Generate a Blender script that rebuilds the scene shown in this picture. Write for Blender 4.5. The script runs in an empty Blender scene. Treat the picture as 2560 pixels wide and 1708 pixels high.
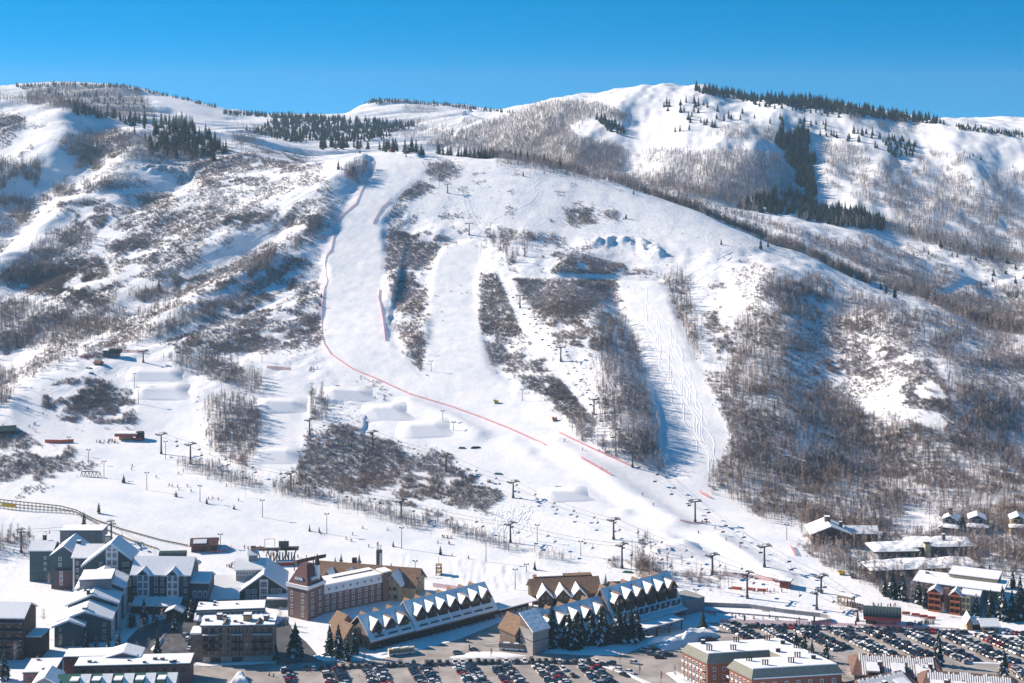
import bpy, bmesh, math, random
import numpy as np
from mathutils import Vector, Matrix
random.seed(7)
RNG = np.random.default_rng(11)
scene = bpy.context.scene
COL = scene.collection
# ------------------------------------------------------------------ camera frame
# The lens is level (shifted down), so picture pixels (2560 x 1708) map simply onto the world:
#   u = 1280 + F*X/Y      v = VH + F*(HC - Z)/Y
F = 3940.0; VH = 240.0; HC = 254.0
cam_d = bpy.data.cameras.new("camera")
cam = bpy.data.objects.new("camera", cam_d)
COL.objects.link(cam)
cam.location = (0, 0, HC); cam.rotation_euler = (math.radians(90), 0, 0)
cam_d.sensor_width = 36.0; cam_d.lens = 36.0 * F / 2560.0
cam_d.shift_y = -(854.0 - VH) / 2560.0
cam_d.clip_start = 1.0; cam_d.clip_end = 60000.0
scene.camera = cam

def G(u, v, z=0.0):
    """world point at height z seen at pixel u, v"""
    Y = F * (HC - z) / (v - VH)
    return Vector(((u - 1280.0) * Y / F, Y, z))

def pix(x, y, z):
    return 1280 + F * x / y, VH + F * (HC - z) / y

# ------------------------------------------------------------------ materials
def mat(name, color, rough=0.8, metallic=0.0, var=0.0, vscale=1.0, bump=0.0, bscale=2.0, alpha=None, emit=None, spec=0.3, stretch=None):
    m = bpy.data.materials.new(name); m.use_nodes = True
    nt = m.node_tree; b = nt.nodes["Principled BSDF"]
    b.inputs["Roughness"].default_value = rough; b.inputs["Metallic"].default_value = metallic
    b.inputs["Specular IOR Level"].default_value = spec
    c = tuple(color) + (1.0,)
    b.inputs["Base Color"].default_value = c
    tc = nt.nodes.new("ShaderNodeTexCoord")
    src = tc.outputs["Object"]
    if stretch:
        mp = nt.nodes.new("ShaderNodeMapping"); mp.inputs["Scale"].default_value = stretch
        nt.links.new(src, mp.inputs["Vector"]); src = mp.outputs["Vector"]
    if var:
        n = nt.nodes.new("ShaderNodeTexNoise"); n.inputs["Scale"].default_value = vscale; n.inputs["Detail"].default_value = 4
        nt.links.new(src, n.inputs["Vector"])
        r = nt.nodes.new("ShaderNodeValToRGB")
        lo = tuple(max(0, x * (1 - var)) for x in color) + (1,); hi = tuple(min(1, x * (1 + var)) for x in color) + (1,)
        r.color_ramp.elements[0].color = lo; r.color_ramp.elements[0].position = 0.3
        r.color_ramp.elements[1].color = hi; r.color_ramp.elements[1].position = 0.7
        nt.links.new(n.outputs["Fac"], r.inputs["Fac"]); nt.links.new(r.outputs["Color"], b.inputs["Base Color"])
    if bump:
        n2 = nt.nodes.new("ShaderNodeTexNoise"); n2.inputs["Scale"].default_value = bscale; n2.inputs["Detail"].default_value = 3
        nt.links.new(src, n2.inputs["Vector"])
        bp = nt.nodes.new("ShaderNodeBump"); bp.inputs["Strength"].default_value = bump; bp.inputs["Distance"].default_value = 0.3
        nt.links.new(n2.outputs["Fac"], bp.inputs["Height"]); nt.links.new(bp.outputs["Normal"], b.inputs["Normal"])
    return m

def mesh_from(name, verts, faces, mats, midx=None, smooth=False):
    me = bpy.data.meshes.new(name)
    me.from_pydata([tuple(v) for v in verts], [], faces)
    for m in (mats if isinstance(mats, (list, tuple)) else [mats]): me.materials.append(m)
    if midx is not None: me.polygons.foreach_set("material_index", np.asarray(midx, dtype=np.int32))
    if smooth: me.polygons.foreach_set("use_smooth", np.ones(len(me.polygons), dtype=bool))
    me.update()
    return me

def mesh_np(name, V, Fc, mats, midx=None, smooth=False):
    """fast mesh from numpy arrays: V (n,3), Fc (m,k)"""
    V = np.ascontiguousarray(V, dtype=np.float32); Fc = np.ascontiguousarray(Fc, dtype=np.int32)
    me = bpy.data.meshes.new(name); m, k = Fc.shape
    me.vertices.add(len(V)); me.vertices.foreach_set("co", V.ravel())
    me.loops.add(m * k); me.loops.foreach_set("vertex_index", Fc.ravel())
    me.polygons.add(m); me.polygons.foreach_set("loop_start", np.arange(0, m * k, k, dtype=np.int32))
    for q in (mats if isinstance(mats, (list, tuple)) else [mats]): me.materials.append(q)
    if midx is not None: me.polygons.foreach_set("material_index", np.ascontiguousarray(midx, dtype=np.int32))
    if smooth: me.polygons.foreach_set("use_smooth", np.ones(m, dtype=bool))
    me.update(calc_edges=True); me.validate()
    return me

def link(name, data, parent=None, loc=None, rz=0.0, scale=None):
    o = bpy.data.objects.new(name, data); COL.objects.link(o)
    if loc is not None: o.location = loc
    if rz: o.rotation_euler = (0, 0, rz)
    if scale is not None: o.scale = scale if isinstance(scale, (tuple, list)) else (scale,) * 3
    if parent is not None: o.parent = parent
    return o

def tag(o, label=None, cat=None, group=None, kind=None):
    if label: o["label"] = label
    if cat: o["category"] = cat
    if group: o["group"] = group
    if kind: o["kind"] = kind
    return o

class MB:
    """collects boxes, prisms, tubes with material slots"""
    def __init__(s): s.v = []; s.f = []; s.m = []; s.mats = []
    def mi(s, m):
        if m not in s.mats: s.mats.append(m)
        return s.mats.index(m)
    def add(s, vs, fs, m):
        o = len(s.v); k = s.mi(m)
        s.v += [tuple(p) for p in vs]; s.f += [tuple(i + o for i in f) for f in fs]; s.m += [k] * len(fs)
    def box(s, x0, x1, y0, y1, z0, z1, m):
        s.add([(x0,y0,z0),(x1,y0,z0),(x1,y1,z0),(x0,y1,z0),(x0,y0,z1),(x1,y0,z1),(x1,y1,z1),(x0,y1,z1)],
              [(3,2,1,0),(4,5,6,7),(0,1,5,4),(1,2,6,5),(2,3,7,6),(3,0,4,7)], m)
    def bar(s, a, b, r, m, n=6, r2=None):
        a = Vector(a); b = Vector(b); d = (b - a)
        if d.length < 1e-6: return
        d.normalize(); t = Vector((0,0,1)) if abs(d.z) < .9 else Vector((1,0,0))
        p = d.cross(t).normalized(); q = d.cross(p); r2 = r if r2 is None else r2
        vs = []
        for c, rr in ((a, r), (b, r2)):
            for i in range(n):
                an = 2 * math.pi * i / n; vs.append(c + p * (rr * math.cos(an)) + q * (rr * math.sin(an)))
        fs = [(i, (i+1) % n, n + (i+1) % n, n + i) for i in range(n)] + [tuple(range(n-1, -1, -1)), tuple(range(n, 2*n))]
        s.add(vs, fs, m)
    def prism(s, poly, z0, z1, m):
        n = len(poly)
        vs = [(x, y, z0) for x, y in poly] + [(x, y, z1) for x, y in poly]
        fs = [(i, (i+1) % n, n + (i+1) % n, n + i) for i in range(n)] + [tuple(range(n-1, -1, -1)), tuple(range(n, 2*n))]
        s.add(vs, fs, m)
    def xprof(s, prof, x0, x1, m):
        """profile in (y,z) extruded along x"""
        n = len(prof)
        vs = [(x0, y, z) for y, z in prof] + [(x1, y, z) for y, z in prof]
        fs = [(i, (i+1) % n, n + (i+1) % n, n + i) for i in range(n)] + [tuple(range(n-1, -1, -1)), tuple(range(n, 2*n))]
        s.add(vs, fs, m)
    def yprof(s, prof, y0, y1, m):
        n = len(prof)
        vs = [(x, y0, z) for x, z in prof] + [(x, y1, z) for x, z in prof]
        fs = [(i, (i+1) % n, n + (i+1) % n, n + i) for i in range(n)] + [tuple(range(n-1, -1, -1)), tuple(range(n, 2*n))]
        s.add(vs, fs, m)
    def mesh(s, name, smooth=False):
        me = mesh_from(name, s.v, s.f, s.mats, s.m, smooth)
        bm = bmesh.new(); bm.from_mesh(me); bmesh.ops.recalc_face_normals(bm, faces=bm.faces); bm.to_mesh(me); bm.free()
        return me
    def build(s, name, parent=None, loc=None, rz=0.0, smooth=False):
        return link(name, s.mesh(name, smooth), parent, loc, rz)

# ------------------------------------------------------------------ noise
def _hash(ix, iy, seed):
    h = (ix.astype(np.int64) * 374761393 + iy.astype(np.int64) * 668265263 + seed * 974634777) & 0x7fffffff
    h = ((h ^ (h >> 13)) * 1274126177) & 0x7fffffff
    return ((h ^ (h >> 16)) & 0xffff) / 65535.0
def vnoise(x, y, seed=0):
    x = np.asarray(x, float); y = np.asarray(y, float)
    ix = np.floor(x); iy = np.floor(y); fx = x - ix; fy = y - iy
    fx = fx*fx*fx*(fx*(fx*6-15)+10); fy = fy*fy*fy*(fy*(fy*6-15)+10)
    a = _hash(ix, iy, seed); b = _hash(ix+1, iy, seed); c = _hash(ix, iy+1, seed); d = _hash(ix+1, iy+1, seed)
    return (a*(1-fx)+b*fx)*(1-fy) + (c*(1-fx)+d*fx)*fy
def fbm(x, y, seed=0, oct=4):
    s = 0; a = 1; t = 0
    for o in range(oct):
        s = s + a * vnoise(x * 2**o, y * 2**o, seed + o*17); t += a; a *= .5
    return s / t
def sstep(a, b, x):
    t = np.clip((x - a) / (b - a), 0, 1); return t*t*(3-2*t)
def inpoly(px, py, poly):
    px = np.asarray(px, float); py = np.asarray(py, float); r = np.zeros(px.shape, bool)
    n = len(poly); j = n - 1
    for i in range(n):
        xi, yi = poly[i]; xj, yj = poly[j]
        if yi != yj:
            c = ((yi > py) != (yj > py)) & (px < (xj - xi) * (py - yi) / (yj - yi) + xi)
            r ^= c
        j = i
    return r

# ------------------------------------------------------------------ terrain
def pchip(x, y, xq):
    x = np.asarray(x, float); y = np.asarray(y, float); h = np.diff(x); d = np.diff(y) / h
    m = np.zeros_like(y); s = (d[:-1] * d[1:]) > 0
    w1 = 2*h[1:] + h[:-1]; w2 = h[1:] + 2*h[:-1]
    with np.errstate(divide='ignore', invalid='ignore'):
        mm = (w1 + w2) / (w1 / d[:-1] + w2 / d[1:])
    m[1:-1] = np.where(s, mm, 0); m[0] = d[0]; m[-1] = d[-1]
    i = np.clip(np.searchsorted(x, xq) - 1, 0, len(h) - 1)
    t = np.clip((xq - x[i]) / h[i], 0, 1)
    return ((2*t**3-3*t**2+1)*y[i] + (t**3-2*t**2+t)*h[i]*m[i] + (-2*t**3+3*t**2)*y[i+1] + (t**3-t**2)*h[i]*m[i+1])

# each guide: (u, v, Y) along one line of the ground; a negative v means -Z (a hidden valley floor)
def zv(v, Y): return HC - (v - VH) * Y / F
GUIDES = [
 [(0,'z0',250),(2560,'z0',250)],
 [(0,'z0',640),(2560,'z0',640)],
 [(0,'z0',840),(700,'z0',832),(1300,'z0',794),(1800,'z0',775),(2200,'z0',760),(2560,'z0',752)],
 [(0,1290,915),(700,1290,920),(1300,1340,890),(1800,1380,860),(2200,1440,820),(2560,1420,825)],
 [(0,1120,1040),(400,1100,1060),(700,1170,1000),(1100,1200,985),(1500,1250,950),(1900,1290,925),(2200,1330,900),(2560,1290,915)],
 [(0,980,1125),(300,960,1140),(600,1000,1110),(800,1000,1110),(1200,1050,1070),(1600,1120,1010),(2000,1150,1000),(2560,1130,1020)],
 [(0,960,1165),(100,910,1180),(250,872,1200),(500,870,1205),(800,870,1200),(1100,880,1190),(1400,900,1170),(1700,960,1120),(2000,1000,1085),(2560,1000,1085)],
 [(0,'z44',1240),(150,'z53',1245),(300,'z64',1250),(500,800,1280),(800,780,1300),(1100,780,1300),(1400,790,1285),(1700,820,1245),(2000,860,1205),(2300,900,1175),(2560,930,1150)],
 [(0,775,1370),(300,720,1400),(600,640,1440),(800,620,1455),(1100,610,1470),(1400,620,1460),(1700,690,1380),(2000,740,1310),(2300,830,1235),(2560,900,1180)],
 [(0,520,1650),(300,470,1680),(600,440,1700),(800,402,1720),(1000,380,1730),(1200,388,1715),(1300,402,1700),(1500,447,1660),(1700,512,1600),(1850,570,1545),(2000,642,1480),(2150,705,1425),(2300,765,1370),(2560,872,1285)],
 [(0,245,2050),(100,252,2045),(200,270,2030),(300,297,2005),(400,325,1980),(600,350,1950),(800,'z176',1900),(1000,'z178',1900),(1300,'z164',1860),(1500,'z148',1800),(1700,'z128',1740),(2000,'z93',1640),(2300,'z60',1560),(2560,'z38',1500)],
 [(0,'z238',2300),(200,'z223',2300),(400,'z188',2250),(600,'z188',2250),(800,'z175',2250),(1000,'z174',2250),(1300,'z162',2200),(1500,'z145',1950),(1700,495,1900),(2000,558,1850),(2150,590,1820),(2300,640,1780),(2560,740,1700)],
 [(0,'z222',2600),(400,'z188',2600),(600,'z194',2600),(800,'z184',2600),(1000,'z184',2600),(1300,'z158',2400),(1500,'z138',2100),(1700,'z116',2050),(2000,'z86',2000),(2300,'z54',1950),(2560,'z36',1900)],
 [(0,'z243',3000),(200,'z232',3000),(400,292,3000),(600,322,3000),(800,334,3000),(1000,334,3000),(1150,330,2850),(1300,318,2700),(1500,385,2350),(1560,400,2300),(1700,385,2330),(2000,450,2250),(2300,505,2200),(2560,560,2150)],
 [(0,222,3500),(60,217,3500),(150,212,3500),(270,217,3500),(400,236,3500),(480,252,3500),(550,270,3500),(650,292,3450),(850,300,3400),(1000,306,3300),(1150,302,3150),(1250,285,3050),(1330,262,3000),(1400,243,2950),(1500,232,2930),(1590,218,2900),(1700,216,2900),(1800,224,2900),(1900,238,2850),(2000,247,2830),(2100,262,2800),(2200,280,2780),(2300,300,2750),(2400,308,2720),(2560,332,2650)],
 [(0,'z205',4300),(500,'z195',4300),(700,291,4300),(860,289,4300),(900,270,4300),(950,257,4300),(1000,255,4300),(1060,262,4300),(1130,266,4300),(1200,272,4300),(1280,284,4300),(1400,'z180',4300),(1800,'z180',4200),(2300,303,3900),(2400,300,3900),(2480,297,3900),(2560,300,3900)],
 [(0,'z120',6000),(2560,'z120',6000)],
 [(0,'z-150',11000),(2560,'z-150',11000)],
 [(0,'z-900',30000),(2560,'z-900',30000)],
]
UC = np.arange(-560, 3121, 5.0)
def guide_eval(g):
    u = [p[0] for p in g]; Y = [p[2] for p in g]
    Z = [float(p[1][1:]) if isinstance(p[1], str) else zv(p[1], p[2]) for p in g]
    u = [-560] + u + [3120]; Y = [Y[0]] + Y + [Y[-1]]; Z = [Z[0]] + Z + [Z[-1]]
    return pchip(u, Y, UC), pchip(u, Z, UC)
GY, GZ = zip(*[guide_eval(g) for g in GUIDES]); GY = np.array(GY); GZ = np.array(GZ)
YR = np.concatenate([np.arange(250, 640, 30), np.arange(640, 900, 3.0), np.arange(900, 1800, 2.5), np.arange(1800, 3000, 6.0), np.arange(3000, 4600, 14.0), np.geomspace(4600, 30000, 26)])
NU, NY = len(UC), len(YR)
TZ = np.empty((NU, NY))
for i in range(NU): TZ[i] = pchip(GY[:, i], GZ[:, i], YR)
TX = (UC[:, None] - 1280) * YR[None] / F
TY = np.repeat(YR[None], NU, 0)
TU = np.repeat(UC[:, None], NY, 1)
TV0 = VH + F * (HC - TZ) / TY

RUNS = {
 'main': [(925,375),(1000,382),(1075,398),(1060,440),(1000,490),(955,560),(965,640),(960,720),(970,800),(975,850),(1020,900),(1060,940),(1240,955),(1300,1000),(1400,1080),(1560,1160),(1760,1210),(1900,1300),(2080,1430),(2300,1525),(2450,1560),(1800,1560),(1500,1330),(1250,1220),(1100,1120),(950,1060),(840,960),(805,860),(800,760),(815,680),(805,640),(835,560),(890,480),(920,420)],
 'second': [(1105,615),(1200,605),(1215,640),(1195,700),(1195,800),(1225,920),(1300,980),(1050,935),(1075,830),(1070,720),(1085,650)],
 'third': [(1540,695),(1655,700),(1680,760),(1750,930),(1825,1085),(1815,1120),(1765,1210),(1700,1190),(1650,1120),(1645,1000),(1600,850),(1560,760)],
 'nursery': [(120,1200),(300,1100),(480,1165),(680,1240),(1000,1310),(1400,1410),(1700,1460),(1800,1500),(1200,1490),(600,1400),(300,1380),(0,1280)],
 'park': [(20,1010),(60,960),(130,925),(200,900),(210,930),(110,970),(100,1040),(200,1060),(340,1060),(330,900),(420,905),(470,960),(505,1080),(520,1150),(440,1145),(300,1120),(230,1120),(100,1110),(30,1060)],
 'park2': [(655,940),(760,930),(775,1000),(762,1080),(742,1170),(650,1180),(640,1150),(660,1050)],
 'far': [(345,232),(440,240),(580,270),(565,300),(480,300),(430,275)],
}
groom = np.zeros((NU, NY), bool)
for k, poly in RUNS.items():
    groom |= inpoly(TU, TV0, poly) & (TY > 850) & (TY < 1900 if k != 'far' else TY > 2500)
gm = groom.astype(float)
for _ in range(6):
    gm[1:-1, 1:-1] = (gm[1:-1,1:-1]*2 + gm[2:,1:-1] + gm[:-2,1:-1] + gm[1:-1,2:] + gm[1:-1,:-2]) / 6
rough = 1 - gm
dome = inpoly(TU, TV0, [(1000,520),(1040,392),(1300,400),(1700,505),(1960,620),(1800,625),(1640,610),(1400,590),(1200,560)]).astype(float)
for _ in range(10): dome[1:-1, 1:-1] = (dome[1:-1,1:-1] + dome[2:,1:-1] + dome[:-2,1:-1] + dome[1:-1,2:] + dome[1:-1,:-2]) / 5
rough_s = rough * (1 - .72*dome)
amp = sstep(930, 1250, TY) * (1 - 0.0*TY)
# folds of the hillside, running down the slope; on the left they lean over to the right
lean = np.where(TX < -100, 0.8, 0.15)
fx = TX - (TY - 1500) * lean
far = sstep(1750, 2300, TY)
TZ += rough_s * amp * ((fbm(fx/70, TY/260, 3, 4) - .5) * (13 + 14*far) + (fbm(TX/26, TY/34, 8, 3) - .5) * (3.2 - 1.6*far) + (fbm(TX/8, TY/9, 5, 2) - .5) * .9)
TZ += gm * amp * ((fbm(TX/60, TY/90, 13, 2) - .5) * 2.5 + (fbm(TX/7, TY/10, 15, 3) - .5) * 0.6)
TZ += sstep(3000, 3400, TY) * (fbm(TX/160, TY/200, 23, 4) - .5) * 5

def seg_dist(X, Y, pts):
    d = np.full(X.shape, 1e9)
    for (ax, ay), (bx, by) in zip(pts[:-1], pts[1:]):
        L = (bx-ax)**2 + (by-ay)**2
        t = np.clip(((X-ax)*(bx-ax) + (Y-ay)*(by-ay)) / L, 0, 1)
        d = np.minimum(d, np.hypot(X-ax-t*(bx-ax), Y-ay-t*(by-ay)))
    return d
def first_hit(u, v, V):
    """first ground row whose pixel row is above v, per point"""
    i = np.clip(np.round((np.asarray(u, float) - UC[0]) / 5).astype(int), 0, NU - 1)
    return i, np.argmax(V[i] <= np.asarray(v, float)[..., None], axis=-1)
def ground0(u, v):
    i, j = first_hit(np.array([u]), np.array([v]), VH + F*(HC - TZ)/TY)
    return TX[i[0], j[0]], TY[i[0], j[0]]
# spurs (+) and gullies (-) drawn along the ground: pixel line, height, width in metres
SPURS = [
 ([(175,272),(150,320),(140,400)], 10, 32), ([(250,300),(235,360),(215,420)], -10, 28),
 ([(330,400),(300,440),(270,480)], 13, 28), ([(480,425),(420,470),(350,500)], -10, 22),
 ([(70,470),(40,560),(0,620)], -18, 38), ([(150,545),(80,620),(0,690)], 15, 26),
 ([(700,560),(560,650),(420,720),(330,770)], -10, 24), ([(760,585),(640,690),(520,760),(400,830)], 9, 22),
 ([(1400,660),(1440,740),(1500,860),(1560,980),(1620,1100)], 9.5, 28), ([(1540,720),(1590,850),(1640,1000),(1660,1130)], -5, 26),
 ([(1290,650),(1330,760),(1400,880)], 6, 26),
 ([(1930,700),(1950,800),(2000,880)], 12, 34), ([(2060,760),(2080,870),(2120,1000),(2180,1130)], -13, 36),
 ([(2260,820),(2300,930),(2330,1030)], 10, 46),
 ([(1990,330),(2010,400),(2035,490)], -16, 60), ([(1900,330),(1880,400),(1860,460)], 14, 70), ([(1570,300),(1570,360),(1560,410)], -14, 50),
 ([(900,400),(870,440),(830,500),(800,560)], 6, 20), ([(845,430),(800,480),(760,530)], 4, 26),
]
for pts, h, w in SPURS:
    P = [ground0(*p) for p in pts]
    d = seg_dist(TX, TY, P)
    TZ += h * np.exp(-(d/w)**2) * (0.25 + 0.75*rough)
for pts, h, w in (([(1020,1008),(1120,1050),(1195,1092)], 2.4, 7), ([(1380,1118),(1500,1188),(1620,1268),(1690,1312)], 2.6, 9), ([(1350,1135),(1480,1222),(1600,1302),(1700,1350)], -1.8, 7), ([(1560,1288),(1650,1330),(1740,1390)], 1.8, 6), ([(1790,1350),(1900,1420),(1960,1452)], 2.2, 7), ([(1280,1110),(1420,1190),(1560,1280)], 1.2, 6)):
    P = [ground0(*p) for p in pts]; TZ += h * np.exp(-(seg_dist(TX, TY, P)/w)**2)
rut = inpoly(TU, TV0, [(1125,1400),(1215,1405),(1300,1420),(1345,1440),(1340,1478),(1210,1470),(1130,1452)]) | inpoly(TU, TV0, [(1010,1385),(1035,1385),(1015,1440),(985,1440)]) | inpoly(TU, TV0, [(1470,1450),(1510,1455),(1500,1475),(1460,1475)])
TZ += np.where(rut, (fbm(TX/1.7, TY/14, 55, 2) - .5) * .75, 0)
# benches: cat roads cut across the slope, (pixel line, depth)
for pts in ([(0,520),(120,505),(240,490),(340,472),(450,470)], [(1080,600),(1160,595),(1270,588)], [(1250,690),(1400,690),(1540,697),(1640,699)], [(2330,745),(2420,705),(2540,690)]):
    P = [ground0(*p) for p in pts]
    d = seg_dist(TX, TY, P); w = np.exp(-(d/9)**4)
    TZ -= 2.2 * np.exp(-((d)/7)**2)
# rock outcrop lip
P = [ground0(*p) for p in [(1490,612),(1540,606),(1600,618),(1640,640)]]
d = seg_dist(TX, TY, P)
TZ += 5.0 * np.exp(-(d/9)**2) * fbm(TX/5, TY/6, 77, 2) * 1.6
P = [ground0(*p) for p in [(365,425),(420,428),(470,445)]]
d = seg_dist(TX, TY, P)
TZ += 6.0 * np.exp(-(d/12)**2) * fbm(TX/6, TY/9, 78, 2) * 1.6
TV = VH + F * (HC - TZ) / TY
TVMIN = np.minimum.accumulate(TV, axis=1)

def ground(u, v):
    """world points of the ground seen at pixels u, v (arrays)"""
    u = np.atleast_1d(np.asarray(u, float)); v = np.atleast_1d(np.asarray(v, float))
    i = np.clip(np.floor((u - UC[0]) / 5).astype(int), 0, NU - 2)
    out = np.empty((len(u), 3)); ok = np.ones(len(u), bool)
    order = np.argsort(i, kind='stable'); b_ = np.searchsorted(i[order], np.arange(NU + 1))
    for c in np.unique(i):
        k = order[b_[c]:b_[c+1]]; col = TVMIN[c]
        j = np.searchsorted(-col, -v[k]); ok[k] = j < NY - 8; j = np.clip(j, 1, NY - 9)
        a, b = col[j-1], col[j]; t = np.where(a > b, np.clip((a - v[k]) / np.where(a > b, a - b, 1), 0, 1), 0)
        Y = YR[j-1] + t * (YR[j] - YR[j-1])
        out[k, 0] = (u[k] - 1280) * Y / F; out[k, 1] = Y
    out[:, 2] = height(out[:, 0], out[:, 1])
    return out, ok
def height(X, Y):
    X = np.asarray(X, float); Y = np.asarray(Y, float)
    fu = np.clip((1280 + F * X / Y - UC[0]) / 5, 0, NU - 1.001); iu = fu.astype(int); fu = fu - iu
    j = np.clip(np.searchsorted(YR, Y) - 1, 0, NY - 2); fy = np.clip((Y - YR[j]) / (YR[j+1] - YR[j]), 0, 1)
    return (TZ[iu, j]*(1-fu) + TZ[iu+1, j]*fu)*(1-fy) + (TZ[iu, j+1]*(1-fu) + TZ[iu+1, j+1]*fu)*fy
def gp(u, v):
    p, _ = ground(u, v); return Vector(p[0])
def hz(x, y): return float(height(np.array([x]), np.array([y]))[0])
# ------------------------------------------------------------------ light
SUN_EL = math.radians(29.0)
SUN_DIR = Vector((-0.93, 0.36, 0)).normalized() * math.cos(SUN_EL) + Vector((0, 0, math.sin(SUN_EL)))   # towards the sun
sl = bpy.data.lights.new("sun", 'SUN'); sl.energy = 5.0; sl.angle = math.radians(0.5); sl.color = (1.0, 0.845, 0.69)
so = bpy.data.objects.new("sun", sl); COL.objects.link(so)
so.rotation_euler = SUN_DIR.to_track_quat('Z', 'Y').to_euler(); so.location = (-400, 900, 700)
w = bpy.data.worlds.new("World"); scene.world = w; w.use_nodes = True
nt = w.node_tree; bg = nt.nodes["Background"]
sky = nt.nodes.new("ShaderNodeTexSky"); sky.sky_type = 'NISHITA'; sky.sun_disc = False
sky.sun_elevation = SUN_EL; sky.sun_rotation = math.atan2(SUN_DIR.x, SUN_DIR.y)
sky.altitude = 2200; sky.air_density = 1.0; sky.dust_density = 0.0; sky.ozone_density = 4.0
tc = nt.nodes.new("ShaderNodeTexCoord"); sep = nt.nodes.new("ShaderNodeSeparateXYZ"); com = nt.nodes.new("ShaderNodeCombineXYZ")
mm = nt.nodes.new("ShaderNodeMath"); mm.operation = 'MULTIPLY_ADD'; mm.inputs[1].default_value = 2.4; mm.inputs[2].default_value = 0.255
nt.links.new(tc.outputs["Generated"], sep.inputs[0])
nt.links.new(sep.outputs["X"], com.inputs["X"]); nt.links.new(sep.outputs["Y"], com.inputs["Y"])
nt.links.new(sep.outputs["Z"], mm.inputs[0]); nt.links.new(mm.outputs[0], com.inputs["Z"])
nv = nt.nodes.new("ShaderNodeVectorMath"); nv.operation = 'NORMALIZE'
nt.links.new(com.outputs[0], nv.inputs[0]); nt.links.new(nv.outputs[0], sky.inputs["Vector"])
hs = nt.nodes.new("ShaderNodeHueSaturation"); hs.inputs["Saturation"].default_value = 1.36; hs.inputs["Hue"].default_value = 0.482
hs.inputs["Value"].default_value = 0.98
nt.links.new(sky.outputs["Color"], hs.inputs["Color"]); nt.links.new(hs.outputs["Color"], bg.inputs["Color"])
bg.inputs["Strength"].default_value = 0.12
vs = scene.view_settings; vs.view_transform = 'Standard'; vs.look = 'None'; vs.gamma = 1.0; vs.use_curve_mapping = False
vs.exposure = 0.72
scene.cycles.max_bounces = 5; scene.cycles.diffuse_bounces = 3; scene.cycles.transparent_max_bounces = 8
# ------------------------------------------------------------------ snow ground
M = {}
def snow_mat(name, bump=0.35):
    m = bpy.data.materials.new(name); m.use_nodes = True; nt = m.node_tree; b = nt.nodes["Principled BSDF"]
    b.inputs["Base Color"].default_value = (0.87, 0.875, 0.90, 1); b.inputs["Roughness"].default_value = 0.75; b.inputs["Specular IOR Level"].default_value = 0.2
    tc = nt.nodes.new("ShaderNodeTexCoord")
    n1 = nt.nodes.new("ShaderNodeTexNoise"); n1.inputs["Scale"].default_value = 0.30; n1.inputs["Detail"].default_value = 9; n1.inputs["Roughness"].default_value = 0.6
    nt.links.new(tc.outputs["Object"], n1.inputs["Vector"])
    n2 = nt.nodes.new("ShaderNodeTexNoise"); n2.inputs["Scale"].default_value = 0.05; n2.inputs["Detail"].default_value = 5; n2.inputs["Roughness"].default_value = 0.65
    nt.links.new(tc.outputs["Object"], n2.inputs["Vector"])
    cr = nt.nodes.new("ShaderNodeValToRGB"); cr.color_ramp.elements[0].position = .34; cr.color_ramp.elements[1].position = .60
    cr.color_ramp.elements[0].color = (0.73, 0.775, 0.845, 1); cr.color_ramp.elements[1].color = (0.885, 0.885, 0.905, 1)
    nt.links.new(n2.outputs["Fac"], cr.inputs["Fac"]); nt.links.new(cr.outputs["Color"], b.inputs["Base Color"])
    at = nt.nodes.new("ShaderNodeAttribute"); at.attribute_name = "rough"
    mr = nt.nodes.new("ShaderNodeMapRange"); mr.inputs["To Min"].default_value = 0.17; mr.inputs["To Max"].default_value = bump
    nt.links.new(at.outputs["Fac"], mr.inputs["Value"])
    bp = nt.nodes.new("ShaderNodeBump"); bp.inputs["Distance"].default_value = 1.6
    nt.links.new(mr.outputs["Result"], bp.inputs["Strength"]); nt.links.new(n1.outputs["Fac"], bp.inputs["Height"]); nt.links.new(bp.outputs["Normal"], b.inputs["Normal"])
    return m
M['snow'] = snow_mat("snow")
V = np.stack([TX, TY, TZ], -1).reshape(-1, 3)
idx = np.arange(NU * NY).reshape(NU, NY)
Fq = np.stack([idx[:-1, :-1], idx[1:, :-1], idx[1:, 1:], idx[:-1, 1:]], -1).reshape(-1, 4)
me = mesh_np("ground", V, Fq, M['snow'], smooth=True)
at = me.attributes.new("rough", 'FLOAT', 'POINT'); at.data.foreach_set("value", np.ascontiguousarray((rough * sstep(700, 1000, TY)).ravel(), dtype=np.float32))
tag(link("ground", me), "snow covered mountainside with groomed ski runs rising from the valley floor", "ground", kind="structure")

# thin winter air over the whole valley
hm = bpy.data.materials.new("haze"); hm.use_nodes = True; hn = hm.node_tree
for n_ in list(hn.nodes):
    if n_.type != 'OUTPUT_MATERIAL': hn.nodes.remove(n_)
pv = hn.nodes.new("ShaderNodeVolumePrincipled"); pv.inputs["Color"].default_value = (0.50, 0.75, 1.0, 1); pv.inputs["Density"].default_value = 0.00006; pv.inputs["Anisotropy"].default_value = 0.2
hn.links.new(pv.outputs[0], [n_ for n_ in hn.nodes if n_.type == 'OUTPUT_MATERIAL'][0].inputs["Volume"])
hb = MB(); hb.box(-4200, 4200, -60, 5400, -3.0, 330.0, hm)
tag(hb.build("haze"), "thin blue winter air over the whole valley", "haze", kind="stuff")
scene.cycles.volume_bounces = 0
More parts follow.
